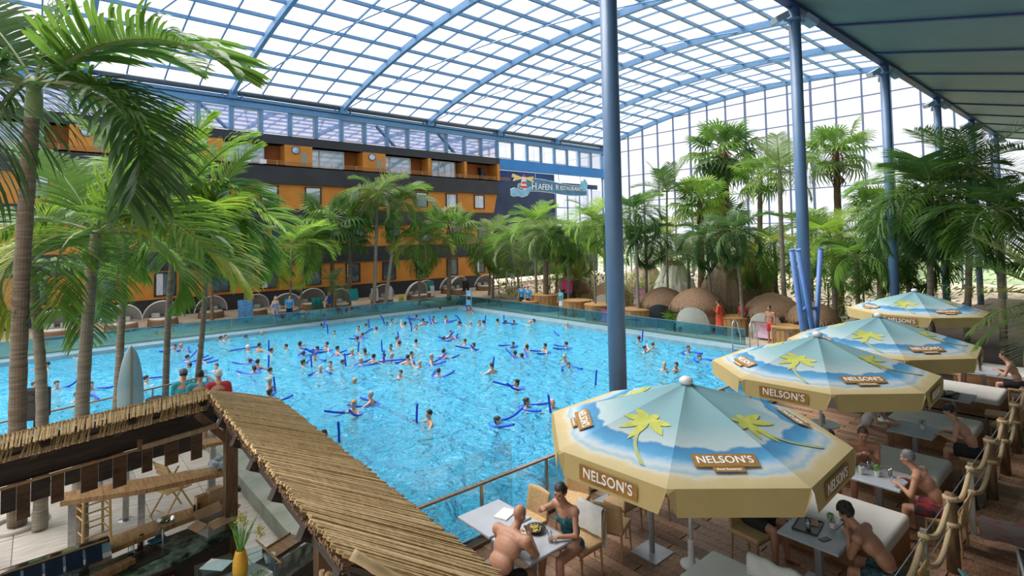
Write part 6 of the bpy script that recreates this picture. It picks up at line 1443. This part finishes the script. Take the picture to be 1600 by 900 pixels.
# --- swimmers
NOOD = mat('noodle_blue', (.004, .045, .50), (.008, .065, .62), rough=.6)
protos = {}
def swim_body(kind):
    b = MB(); N = Vector((0, 0, .0)); Hc = Vector((.02, 0, .185)); Mh = Matrix.Identity(3); low = kind == 'low'
    dz = -.10 if low else (.0 if kind != 'high' else .12); N.z += dz; Hc.z += dz
    b.ball(N + Vector((-.01, 0, -.18)), (.105, .16, .18), 14); b.ball(N + Vector((0, 0, -.40)), (.10, .14, .14), 12); b.ball(N + Vector((0, 0, -.54)), (.11, .15, .10), 12)
    limb(b, N + Vector((0, 0, -.05)), Hc - Vector((0, 0, .05)), .062, .053); head_parts(b, Hc, Mh)
    arms = {'fwd': ((.42, .22, -.04), (.44, -.20, -.04)), 'wide': ((.20, .52, .0), (.18, -.54, .0)), 'low': ((.46, .12, -.02), (.46, -.12, -.02)), 'wave': ((.36, .30, .30), (.40, -.22, -.05)), 'high': ((.38, .30, -.02), (.36, -.32, -.02)), 'reach': ((.52, .10, .08), (.40, -.26, -.03))}[kind]
    for s, tg in zip((1, -1), arms):
        S_ = N + Vector((0, s * .185, -.06)); b.tube([N + Vector((0, 0, -.02)), N + Vector((0, s * .1, -.03)), S_], [.066, .066, .064], 9)
        E_, W_ = ik(S_, tg, .28, .25, (-.3, s * .8, -.3)); limb(b, S_, E_, .05, .04); limb(b, E_, W_, .04, .027); d = (W_ - E_).normalized(); hand_parts(b, W_, frame(Vector((0, 0, 1)) - d * d.z, d), s, .4)
        Hp = N + Vector((0, s * .09, -.56)); K = Hp + Vector((.25, s * .06, -.05)); F_ = K + Vector((-.25, 0, -.08)); K.z = max(K.z, -.66); F_.z = max(F_.z, -.70); limb(b, Hp, K, .078, .055); limb(b, K, F_, .052, .035)
    hb = MB(); hb.ball(Hc + Vector((-.016, 0, .042)), (.103, .085, .099), 16); hb.ball(Hc + Vector((-.05, 0, .0)), (.055, .075, .055), 10)
    hl = MB(); hl.ball(Hc + Vector((-.016, 0, .042)), (.103, .085, .099), 16); hl.ball(Hc + Vector((-.06, 0, -.02)), (.06, .08, .09), 10); hl.ball(Hc + Vector((-.115, 0, .05)), (.04, .045, .045), 10)
    sb = MB(); sb.ball(N + Vector((-.01, 0, -.20)), (.115, .168, .15), 14); sb.ball(N + Vector((0, 0, -.40)), (.11, .15, .14), 12); sb.ball(N + Vector((0, 0, -.54)), (.12, .158, .10), 12)
    for s in (1, -1): sb.tube([N + Vector((.08, s * .08, -.1)), N + Vector((.02, s * .1, .03)), N + Vector((-.09, s * .08, -.08))], .016, 6)
    meshes = [remesh(b, .02, SKIN[0], 'body', 3)]
    for k in (1, 2):
        m2 = meshes[0].copy(); m2.materials.clear(); m2.materials.append(SKIN[k]); meshes.append(m2)
    hairs = []
    for q in (hb, hl):
        hm = remesh(q, .016, HAIRM['dark'], 'hair', 2); bm = bmesh.new(); bm.from_mesh(hm)
        bmesh.ops.delete(bm, geom=[v for v in bm.verts if v.co.x - Hc.x > .05 and v.co.z - Hc.z < .062], context='VERTS'); bm.to_mesh(hm); bm.free(); hairs.append(hm)
    return meshes, hairs, remesh(sb, .02, DKS, 'swimsuit', 2)
HC = {}
def swimmer(label, loc, rz, kind, skin, hair, long=False, suit=None):
    if kind not in protos: protos[kind] = swim_body(kind)
    meshes, hairs, sm = protos[kind]
    t = thing('swimmer', label, 'person', loc, rz, 'swimmers in the pool'); link('body', meshes[skin], t)
    if hair != 'bald':
        key = (kind, hair, long)
        if key not in HC: h = hairs[1 if long else 0].copy(); h.materials.clear(); h.materials.append(HAIRM[hair]); HC[key] = h
        link('hair', HC[key], t)
    if suit:
        key = (kind, suit.name)
        if key not in HC: h = sm.copy(); h.materials.clear(); h.materials.append(suit); HC[key] = h
        link('swimsuit', HC[key], t)
    return t
def noodle(label, loc, rz, pose):
    t = thing('pool_noodle', label, 'pool noodle', loc, rz, 'blue foam noodles in the pool')
    P = {'u': [(.30, -.3, -.25), (.30, -.32, .0), (.29, -.34, .25), (.26, -.36, .52)],
         'h': [(.62, -.42, .05), (.35, -.36, .0), (.0, -.29, -.03), (-.22, -.16, -.05), (-.28, 0, -.05), (-.22, .16, -.05), (.0, .29, -.03), (.35, .36, .0), (.62, .42, .05)],
         'v': [(.62, .50, .34), (.35, .38, .08), (-.0, .30, -.04), (-.22, .18, -.06), (-.27, 0, -.06), (-.22, -.18, -.06), (.0, -.30, -.04), (.40, -.40, .06), (.72, -.52, .18)],
         's': [(-.7, .48, .03), (-.2, .5, .05), (.3, .48, .06), (.75, .40, .04)],
         'a': [(-.35, -.42, -.1), (-.25, -.42, .15), (-.1, -.42, .45), (.1, -.44, .60)]}[pose]
    # smooth the path
    Q = []
    for i in range(len(P) - 1):
        for k in range(4):
            f = k / 4; Q.append(Vector(P[i]).lerp(Vector(P[i + 1]), f))
    Q.append(Vector(P[-1]))
    for _ in range(3): Q = [Q[0]] + [(Q[i - 1] + Q[i] * 2 + Q[i + 1]) / 4 for i in range(1, len(Q) - 1)] + [Q[-1]]
    MB().tube(Q, .036, 8).build('foam', NOOD, t, True)
    MB().tube([Q[-1] - (Q[-1] - Q[-2]) * .1, Q[-1] + (Q[-1] - Q[-2]).normalized() * .004], .037, 8).build('end_face', NOOD, t)
C5 = lambda x, y: (240 + x / 3.9125, 470 + y / 3.9125)
C6 = lambda x, y: (560 + x / 3.9125, 470 + y / 3.9125)
C4 = lambda x, y: (740 + x / 3.81, 430 + y / 3.81)
CL = lambda x, y: (x / 3.6, 440 + y / 3.6)
sw = []
for f, s_ in ((C5, "130,280,l,h 165,275,n,0 280,275,d,s 205,345,d,v 290,335,d,h 222,395,d,0 172,437,d,0 385,400,d,0 410,228,d,0 440,220,d,0 565,220,d,0 660,200,b,0 575,285,w,s 645,272,d,u 718,303,d,0 810,278,d,0 895,262,l,0 590,367,o,h 635,373,d,u 615,410,l,h 710,425,d,0 705,490,g,u 710,557,l,h 1040,815,d,u 915,322,o,h 915,375,l,u 985,338,d,h 1020,410,n,h 1080,385,l,0 1155,375,d,u 1000,292,d,v 1060,265,d,h 1123,290,d,h 1215,308,b,u 1292,303,l,0 1265,365,g,h 1345,340,d,u 1408,338,d,0 1458,335,g,s 1555,345,d,h 1025,150,d,a 1105,195,l,a 1252,165,d,0 1300,150,d,u 1277,207,o,h 1245,230,d,0 1362,170,o,s 1425,140,d,a 1457,122,d,0 1535,140,d,0 1487,232,d,u 1503,258,d,0 1450,280,d,u 1510,440,o,0 1230,490,b,0 1330,575,g,h 1225,630,b,v"),
               (C6, "605,20,d,a 500,48,l,h 683,50,d,a 355,95,d,h 458,105,d,v 395,118,d,a 535,100,d,h 320,122,d,u 285,138,d,0 355,158,d,u 615,137,l,a 687,135,g,0 740,130,o,0 765,130,d,u 850,120,d,u 900,130,o,0 950,130,d,h 1052,128,n,0 1072,122,d,0 1275,145,b,s 563,195,d,v 523,232,d,v 652,245,o,0 704,272,l,v 352,248,d,0 445,340,g,v 520,310,d,h 325,325,d,0 300,345,d,0 375,380,n,0 490,430,d,h 945,265,d,h 1030,282,d,0 958,320,d,0 1000,335,d,v 1142,275,d,h 1270,265,d,h 1260,345,b,0 1285,395,d,h 815,395,o,u 968,500,l,v 1027,615,l,h 1185,620,n,u 850,730,l,v 435,690,d,u"),
               (C4, "985,375,d,u 1017,435,d,0 1067,415,o,0 1278,435,d,h 1345,490,d,h 1135,535,b,0 1207,535,d,0"),
               (CL, "268,465,d,0 190,580,o,0 318,575,d,v 512,580,d,h 430,640,o,s 450,405,g,0 820,545,d,s")):
    for q in s_.split():
        x, y, h, nd = q.split(','); x, y = f(float(x), float(y)); sw.append((x, y, h, nd))
def zone(x, y):
    if x < 240: return 'behind the left palm trunks'
    if x > 985: return 'right of the thick column'
    if y < 512: return 'near the far glass barrier'
    if y < 536: return 'in the upper middle of the pool'
    if y < 575: return 'in the middle of the pool'
    return 'in the near part of the pool'
sw.sort(key=lambda q: (zone(q[0], q[1]), q[0]))
HD = {'d': ('dark-haired', 'dark'), 'l': ('long-haired', 'dark'), 'b': ('blond', 'blond'), 'g': ('grey-haired', 'grey'), 'n': ('bald', 'bald'), 'o': ('brown-haired', 'brown'), 'w': ('capped', 'cap')}
SUITS = [None, None, DKS, fabric('teal', (.005, .03, .05)), None, REDR, PINK, None, SHB]
cnt = {}; rg = random.Random(11)
for i, (x, y, h, nd) in enumerate(sw):
    z = zone(x, y); cnt[z] = cnt.get(z, 0) + 1; k = ORD[cnt[z] - 1]
    kind = rg.choice(['fwd', 'wide', 'low', 'reach', 'high', 'wave'] if nd == '0' else ['fwd', 'fwd', 'low', 'high', 'wide'])
    q = atz(x, y, WATER + (.19 if kind not in ('low', 'high') else (.09 if kind == 'low' else .31)))
    loc = (q.x, q.y, WATER); rz = rg.uniform(0, 6.28)
    if x > 560 and y > 600: rz = {'d': 2.9, 'b': 5.4, 'g': 2.2, 'l': 5.2, 'n': 4.6}.get(h, rz)
    hn, hm = HD[h]
    suit = rg.choice(SUITS) if h in 'lb' else None
    swimmer('%s swimmer%s, %s from left %s' % (hn, '' if nd == '0' else ' with noodle', k, z), loc, rz, kind, rg.choice([0, 0, 1, 2]), hm, h == 'l', suit)
    if nd != '0': noodle('blue foam noodle of the %s swimmer from left %s' % (k, z), (loc[0], loc[1], WATER + .03), rz, nd)
for lab, p in (('curved blue noodle drifting alone near the right barrier', C4(540, 350)), ('blue noodle standing up beside the nearest parasol edge', (921, 606))):
    q = atz(p[0], p[1], WATER); noodle(lab, (q.x, q.y, WATER + .03), 1.0, 's' if 'drift' in lab else 'u')
# ------------------------------------------------------------------ beach baskets, huts, tubs and kiosk around the pool
GREYF = mat('basket_grey', (.34, .33, .33), (.42, .41, .41), rough=.85, scale=4, stretch=(1, 1, 8))
WHITEF2 = mat('basket_trim', (.62, .61, .6), rough=.8)
RATT = mat('rattan_brown', (.16, .09, .045), (.24, .14, .07), rough=.8, scale=25)
CUSH = mat('cushion_cream', (.5, .45, .36), (.56, .5, .42), rough=.8)
def basket(label, x, y, rz, cover=GREYF, s=1.0):
    t = thing('beach_basket', label, 'beach basket', (x, y, BACK), rz, 'canopied beach baskets before the hotel'); t.scale = (s,) * 3
    MB().lathe([(1.0, 0), (1.02, .1), (.98, .38), (.9, .4)], n=28, sy=.8).build('base', RATT, t); MB().lathe([(.9, .38), (.92, .46), (.85, .5)], n=28, sy=.8).build('cushion', CUSH, t, True)
    # half dome hood behind, open to the front (-x local is back)
    b = MB(); nu, nv = 18, 9
    for i in range(nu + 1):
        a = math.pi * i / nu
        for k in range(nv + 1):
            e = R(8 + 92 * k / nv); y_ = math.cos(a) * 1.04; r = math.sin(a); b.v.append((-.05 - r * math.cos(e) * .82 + .25 * math.sin(e) * r, y_, .42 + r * math.sin(e) * 1.12))
    for i in range(nu):
        for k in range(nv): q = i * (nv + 1) + k; b.f.append((q, q + 1, q + nv + 2, q + nv + 1))
    b.build('hood', cover, t, True)
    b = MB(); b.tube([b2 for b2 in [(-.05 + .25 * math.sin(R(100)) * math.sin(math.pi * i / 18) - math.sin(math.pi * i / 18) * math.cos(R(100)) * .82, math.cos(math.pi * i / 18) * 1.04, .42 + math.sin(math.pi * i / 18) * math.sin(R(100)) * 1.12) for i in range(19)]], .035, 7).build('hood_edge', WHITEF2, t)
    for y_ in (-.4, .3): MB().rbox((-.35, y_, .6), (.2, .45, .3), .08).build('pillow', WHITEF2, t)
    return t
F = -R(90)
bk = [(330, 43.2, 'beach basket at the far left behind the bright palms', 1.0), (398, 41.8, 'beach basket left of the staff member in blue', 1.0), (447, 39.8, 'low front beach basket right behind the staff member', 1.05), (487, 42.2, 'tall beach basket between two palm stems', 1.05), (528, 40.2, 'beach basket with teal blanket on its hood', 1.05),
      (597, 41.0, 'beach basket hung with white towels behind the tall palms', 1.05), (652, 41.0, 'beach basket behind the drooping yellow-green palm', 1.05), (664, 42.6, 'beach basket with teal cover half hidden', 1.0), (716, 42.2, 'beach basket draped with a dark towel', 1.1), (704, 43.6, 'rear beach basket with pale hood', 1.05), (757, 43.4, 'last beach basket beside the bamboo kiosk', 1.0),
      (255, 41.5, 'beach basket behind the leaning left palm', 1.05), (190, 41.0, 'beach basket seen between left palm trunks', 1.05), (90, 41.0, 'leftmost beach basket, behind the nearest palm trunk', 1.05)]
for px, y, lab, s in bk:
    q = aty(px, 470, y); basket(lab, q.x, y, F + R(random.uniform(-15, 15)), s=s)
TEAL = fabric('teal_towel2', (.01, .22, .22), (.02, .28, .28))
def drape(label, px, y, z, m, w=.7, h=.9, rx=-35):
    q = aty(px, 470, y); o = thing('towel', label, 'towel', (q.x, y, z)); b = MB()
    for i in range(8):
        for k in range(7): b.v.append((-w / 2 + w * i / 7, -.15 * math.sin(k * .4) * (1 if k < 6 else 1.2) + .03 * math.sin(i * 1.9), h * (1 - k / 6)))
    for i in range(7):
        for k in range(6): a = i * 7 + k; b.f.append((a, a + 7, a + 8, a + 1))
    b.build('cloth', m, o, True)
drape('teal towel draped on the beach basket hood', 552, 39.5, .15, TEAL); drape('teal towel hanging beside the tall basket', 494, 41.3, -.35, TEAL, .8, .8); drape('white towel over the basket behind the tall palms', 585, 40.1, -.1, WHS, .6, 1.0); drape('second white towel over the basket behind the tall palms', 607, 40.1, -.1, WHS, .6, 1.0); drape('teal towel on the half hidden basket', 672, 41.6, .1, TEAL); drape('dark towel over the beach basket near the corner', 727, 41.2, -.1, DKS, .8, .9); drape('white towel on the yellow-green palm’s basket', 675, 40.2, -.2, WHS, .4, .9)
drape('blue striped towel hanging by the left palms', 383, 37.5, -.2, fabric('blue_stripe', (.05, .16, .35), (.12, .3, .5), 9), .9, 1.3); drape('lime seat cloth between two baskets', 626, 40.4, -.45, LIME, .5, .6)
drape('bright blue noodle-like towel on the teal basket', 514, 39.4, .1, fabric('royal', (.01, .08, .5)), .25, .7)

THATCH = mat('thatch', (.15, .085, .045), (.30, .19, .11), rough=.9, scale=6, stretch=(5, 5, 1), bump=.5, detail=7)
CANV = mat('canvas_flap', (.44, .44, .36), (.5, .5, .42), rough=.85)
WALLR = mat('reed_wall', (.26, .18, .11), (.36, .27, .17), rough=.85, scale=10, stretch=(1, 1, .3))
def hut(label, px, X, face, s=1.0, closed=True, door=True):
    q = atx(px, 480, X); t = thing('thatched_hut', label, 'hut', (X, q.y, BACK), face); t.scale = (s,) * 3
    MB().lathe([(1.12, 0), (1.2, .45), (1.12, .95), (1.0, 1.1)], n=26).build('wall', WALLR, t, True)
    b = MB(); b.lathe([(1.28, .85), (1.22, 1.12), (1.02, 1.42), (.7, 1.68), (.3, 1.84), (.02, 1.9)], n=26); b.build('roof', THATCH, t, True)
    b = MB(); rg_ = random.Random(px)
    for i in range(150):      # shaggy straw on the roof
        a = rg_.uniform(0, 6.28); e = rg_.uniform(0, 1); rr = 1.26 - .75 * e ** 1.5; z = .95 + .75 * e ** .8; d = Vector((math.cos(a), math.sin(a), 0)); p = d * rr + Vector((0, 0, z + .03)); tip = d * (rr + .14) + Vector((0, 0, z - .26)); sd = Vector((-d.y, d.x, 0)) * .035; b.add([p - sd, p + sd, tip + sd * .4 + d * .02, tip - sd * .4], [(0, 1, 2, 3)])
    b.build('straw', THATCH, t)
    # arched canvas door on the pool side (+x)
    if door:
        b = MB(); nn_ = 12
        for i in range(nn_ + 1):
            y_ = -.70 + 1.4 * i / nn_; top_ = .50 + .66 * math.sqrt(max(0, 1 - (y_ / .70) ** 2)); x_ = math.sqrt(1.40 ** 2 - y_ * y_)
            for k in range(4): b.v.append((x_ - (.10 if k == 0 else 0), y_, top_ * k / 3))
        for i in range(nn_):
            for k in range(3): a = i * 4 + k; b.f.append((a, a + 4, a + 5, a + 1))
        b.build('door_flap' if closed else 'opening', CANV if closed else BLK, t)  # open huts: a black sheet stands for the shade inside
        if not closed: MB().rbox((.7, 0, .3), (.8, 1.1, .2), .08).build('mattress', CUSH, t)
    return t
hut('closed thatched hut with white canvas door in the middle', 1090, 27.6, R(200), 1.22)
hut('thatched hut with white canvas door beside the ladder', 1207, 28.6, R(190), 1.15)
hut('open thatched hut with someone lying inside', 1037, 27.9, R(205), 1.15, closed=False)
hut('small thatched hut far behind the wooden tubs', 897, 31.5, R(200), 1.1, closed=False)
hut('thatched hut behind the thick column', 955, 30.5, R(200), 1.1)
hut('thatched hut at right behind the leaning pipes', 1268, 28.5, R(190), 1.0, closed=False)
def cone_tent(label, px, X, r, h, m=WALLR):
    q = atx(px, 480, X); t = thing('reed_tent', label, 'tent', (X, q.y, BACK)); b = MB(); n = 30
    prof = [(1.0, 0), (1.02, .3), (.86, .6), (.6, .85), (.42, 1.0)]
    for rr, z in prof:
        for j in range(n): k = 1 + (.025 if j % 2 else -.025); b.v.append((r * rr * k * math.cos(2 * math.pi * j / n), r * rr * k * math.sin(2 * math.pi * j / n), h * z))
    for i in range(len(prof) - 1):
        for j in range(n): b.f.append((i * n + j, i * n + (j + 1) % n, (i + 1) * n + (j + 1) % n, (i + 1) * n + j))
    b.f.append(tuple(range((len(prof) - 1) * n, len(prof) * n))); b.build('reed_wall', m, t); MB().lathe([(r * .44, h * .98), (r * .44, h * 1.04), (r * .3, h * 1.08)], n=18).build('cap', THATCH, t)
cone_tent('tall ribbed reed tent behind the closed hut', 1138, 31.5, 1.7, 3.6); cone_tent('second ribbed reed tent right of the first', 1172, 33.5, 1.7, 3.9); cone_tent('pale canvas pod behind the open hut', 1055, 33.0, 1.5, 3.2, CANV); cone_tent('ribbed reed tent behind the low palms at centre', 1010, 34.5, 1.6, 3.0); cone_tent('ribbed reed tent far left of the column', 905, 35, 1.6, 3.0)
TUBW = [mat('tub_wood_%d' % k, (.24 + .04 * k, .13 + .02 * k, .05), (.34 + .04 * k, .2 + .02 * k, .09), rough=.6, scale=3) for k in range(3)]
def tub(label, px, X, r, h):
    q = atx(px, 480, X); t = thing('wooden_tub', label, 'planter', (X, q.y, BACK)); n = 22
    for i in range(n):
        a = 2 * math.pi * i / n; MB().box((math.cos(a) * r, math.sin(a) * r, h / 2), (.05, 2 * math.pi * r / n - .012, h), a).build('stave', TUBW[i % 3], t)
    MB().lathe([(r + .06, h - .02), (r + .06, h + .04), (r - .12, h + .05)], n=24).build('rim', TUBW[2], t); MB().lathe([(r - .03, 0), (r - .03, h - .05)], n=20).build('soil', mat('soil', (.05, .035, .02)), t)
for lab, px, X, r, h in (('wooden tub with the skirted palm', 853, 27.5, 1.0, 1.1), ('wooden tub right of the staff member in turquoise', 902, 27.0, .9, 1.0), ('round wooden tub with the two slim palms', 938, 26.7, .95, .95), ('wooden tub just right of the thick column', 998, 26.5, .9, .95), ('wooden tub behind the red bathrobe', 1150, 27.6, .8, .9), ('wooden tub table beyond the ladder', 1232, 26.6, .75, .85), ('low wooden tub left of the skirted palm', 832, 26.6, .7, .7)): tub(lab, px, X, r, h)
# bamboo kiosk in the corner
q = aty(792, 470, 36.8); k = thing('bamboo_kiosk', 'bamboo pole kiosk at the far corner of the pool', 'kiosk', (q.x, q.y, BACK), R(20))
BP = mat('kiosk_bamboo', (.5, .4, .2), (.6, .5, .28), rough=.6)
for x in (-1.3, 0, 1.3):
    for y in (-.8, .8): MB().tube([(x, y, 0), (x, y, 2.5)], .05, 8).build('pole', BP, k)
for y in (-.8, .8):
    for z in (1.0, 2.45): MB().tube([(-1.4, y, z), (1.4, y, z)], .045, 8).build('rail', BP, k)
for x in (-1.3, 1.3): MB().tube([(x, -.9, 2.45), (x, .9, 2.45)], .045, 8).build('rail', BP, k); MB().tube([(x, -.8, 0), (x, .8, 2.4)], .035, 8).build('brace', BP, k)
MB().box((0, -.9, .95), (2.8, .5, .08)).build('counter', WHITEF2, k); MB().box((0, -.85, .45), (2.6, .06, .9)).build('front', BP, k); MB().box((-.6, -.95, 1.9), (.6, .04, .5)).build('sign', SGL, k)
# life guard ladder at far corner with blue plates
t = thing('pool_ladder', 'steel corner ladder with pale blue plates at the far end', 'ladder', (24.0, 32.6, WATER - .3))
for y in (-.3, .3): MB().tube([(0, y, 0), (0, y, 2.0)], .03, 8).build('rail', STEEL, t)
for z in (.3, .6, .9, 1.2): MB().tube([(0, -.3, z), (0, .3, z)], .02, 6).build('rung', STEEL, t)
for z in (1.0, 1.7): MB().box((-.04, 0, z), (.03, .5, .35)).build('plate', SGL, t)
# ladder with hoop rails by the parasols
q = atx(1165, 505, 24.6); t = thing('pool_ladder', 'curved steel pool ladder behind the second parasol', 'ladder', (24.5, q.y, WATER))
for y in (-.45, .35): MB().tube([(-.5, y, -.4), (-.5, y, .9), (-.45, y, 1.35), (-.25, y, 1.5), (.0, y, 1.35), (.25, y, .7), (.3, y, .3)], .03, 8).build('hoop_rail', STEEL, t, True)
for z in (-.3, 0, .3): MB().box((-.5, -.05, z), (.12, .8, .03)).build('step', STEEL, t)
# odds and ends
drape2 = [('white towel with red and blue dots hung right of the thick column', 1000, 28.0, .4, fabric('dots', (.6, .6, .62), (.5, .08, .12), 8), 1.0, 1.1), ('pink towel on the barrier behind the column', 944, 25.9, -.45, fabric('pink2', (.6, .1, .35), (.7, .2, .45)), .8, .75), ('yellow towel beside the pink one', 932, 26.0, -.45, fabric('yell', (.6, .6, .08)), .6, .75), ('magenta towel hung behind the wooden tubs', 886, 30, .5, PINK, 1.0, 1.0), ('white and pink towel over a chair beyond the ladder', 1190, 26.9, -.4, fabric('pinkw', (.6, .5, .55), (.6, .3, .45), 10), .9, .8), ('white towel over a chair next to the pink one', 1222, 25.9, -.5, WHS, .8, .8)]
for lab, px, X, z, m_, w, h in drape2:
    q = atx(px, 480, X); o = thing('towel', lab, 'towel', (X, q.y, z), R(90)); b = MB()
    for i in range(8):
        for j in range(7): b.v.append((-w / 2 + w * i / 7, -.1 * math.sin(j * .5) + .03 * math.sin(i * 1.9), h * (1 - j / 6)))
    for i in range(7):
        for j in range(6): a = i * 7 + j; b.f.append((a, a + 7, a + 8, a + 1))
    b.build('cloth', m_, o, True); MB().box((0, .06, h * .98), (w + .1, .03, .03)).build('hanger_bar', RATT, o)
    for sx in (-w / 2 - .04, w / 2 + .04): MB().box((sx, .06, (h * .98 - z + BACK) / 2 + 0), (.03, .03, h * .98 + z - BACK)).build('hanger_post', RATT, o)
q = atx(888, 478, 26.3); o = thing('plastic_chair', 'light blue plastic shell chair beside the wooden tub', 'chair', (26.3, q.y, BACK), R(200)); b = MB(); n = 9
for i in range(n):
    for k2 in range(9):
        u, v = i / 8 - .5, k2 / 8; b.v.append((-.25 + .45 * (1 - v) if v < .55 else -.05 - .35 * (v - .55) - .0, u * .5, .42 + (.04 * abs(u) * 2 if v < .55 else (v - .55) * .9)))
for i in range(8):
    for k2 in range(8): a = i * 9 + k2; b.f.append((a, a + 9, a + 10, a + 1))
b.build('shell', SGL, o, True)
for sx, sy in ((.15, .2), (.15, -.2), (-.2, .2), (-.2, -.2)): MB().tube([(sx * .6, sy * .6, .42), (sx, sy, 0)], .015, 6).build('leg', WHITEF2, o)
human('person', 'person lying in the opening of the open hut', (26.9, atx(1045, 480, 26.9).y, BACK - .1), R(150), pose='sit', lean=-.6, voxel=.03, detail=False, top=DKS, skin=1) if False else None
# low shrubs closing the view between trunks
SHR = [LEAF[1], LEAF[0], LEAF[3], LEAF[2]]
def shrub(label, px, X, w, h, lm, seed):
    q = atx(px, 480, X); t = thing('shrub', label, 'shrub', (X, q.y, BACK)); rg_ = random.Random(seed); b = MB()
    for i in range(260):
        a = rg_.uniform(0, 6.28); r_ = w * math.sqrt(rg_.random()); z = h * rg_.random() ** .8; p = Vector((math.cos(a) * r_ * .7, math.sin(a) * r_, z)); d = (Vector((math.cos(a), math.sin(a), 0)) * rg_.uniform(.3, 1) + Vector((rg_.uniform(-.4, .4), rg_.uniform(-.4, .4), rg_.uniform(.0, 1.0)))).normalized() * rg_.uniform(.35, .7); e = d.cross(Vector((0, 0, 1))).normalized() * .06
        b.add([p, p + d * .5 + e, p + d + Vector((0, 0, -.1)), p + d * .5 - e], [(0, 1, 2, 3)])
    b.build('foliage', SHR[lm], t); MB().tube([(0, 0, 0), (0, 0, h * .7)], .05, 6).build('stem', TRK[0], t)
for i, (lab, px, X, w, h, lm) in enumerate((('leafy shrub behind the kiosk', 800, 31, 1.8, 2.2, 0), ('leafy shrub behind the skirted palm', 860, 31.5, 2.0, 2.4, 0), ('dark shrub behind the round tub', 930, 32, 2.2, 2.6, 1), ('shrub right of the thick column in the back', 1005, 32, 2.0, 2.4, 0), ('shrub left of the ribbed tents', 1085, 35, 2.4, 3.0, 2), ('bright shrub behind the right hut', 1215, 33, 2.2, 3.0, 3), ('tall shrub right of the leaning pipes', 1295, 32, 2.6, 3.6, 0), ('dark shrub behind the farthest parasol', 1350, 34, 2.6, 3.6, 1), ('shrub behind the third column', 1400, 34, 2.4, 3.4, 0), ('dark shrub under the big drooping palm', 1450, 36, 2.6, 3.6, 1), ('small green bush beside the closed hut', 1062, 26.6, .6, .9, 0), ('background shrub before the gable at centre', 1040, 44, 3, 4.0, 0), ('background shrub before the gable at right', 1250, 46, 3.4, 4.6, 2), ('background shrub before the gable at far right', 1340, 48, 3.6, 4.8, 0), ('background shrub left of the gable', 980, 44, 3, 3.6, 2), ('background shrub before the gable between tents', 1150, 46, 3.2, 4.4, 0))): shrub(lab, px, X, w, h, lm, i)
for i, (px, X, nm) in enumerate(((800, 46, 'left of the lighthouse sign foot'), (860, 47, 'under the restaurant sign'), (915, 48, 'between the sign and the thick column'), (1000, 50, 'just right of the thick column'), (1065, 51, 'left of the tall thick fan palm'), (1110, 52, 'under the tall thick fan palm'), (1185, 52, 'under the fan palm beside it'), (1235, 52, 'left of the second column'), (1290, 53, 'right of the second column'), (1345, 53, 'left of the third column'), (1405, 54, 'right of the third column'), (1460, 54, 'left of the fourth column'), (1520, 54, 'right of the fourth column'))):
    shrub('tall hedge bush at the gable foot, %s' % nm, px, X, 3.4, 5.0, (0, 1, 2, 0)[i % 4], 50 + i)
# dark service counter at the right under the palms
o = thing('service_hut', 'dark service counter under the palms at the right', 'counter', (30, .8, -.02)); MB().box((0, 0, .5), (4.5, 1.0, 1.0)).build('counter', WHITEF2, o); MB().box((0, -.6, 1.9), (4.6, .2, 1.8)).build('back_panel', BLK, o); MB().box((0, 0, 2.9), (5, 1.8, .15)).build('roof', BLK, o)
for x in (-2.2, 2.2): MB().box((x, .45, 1.45), (.12, .12, 2.9)).build('post', MWOOD, o)
bpy.data.scenes.remove(WORK)
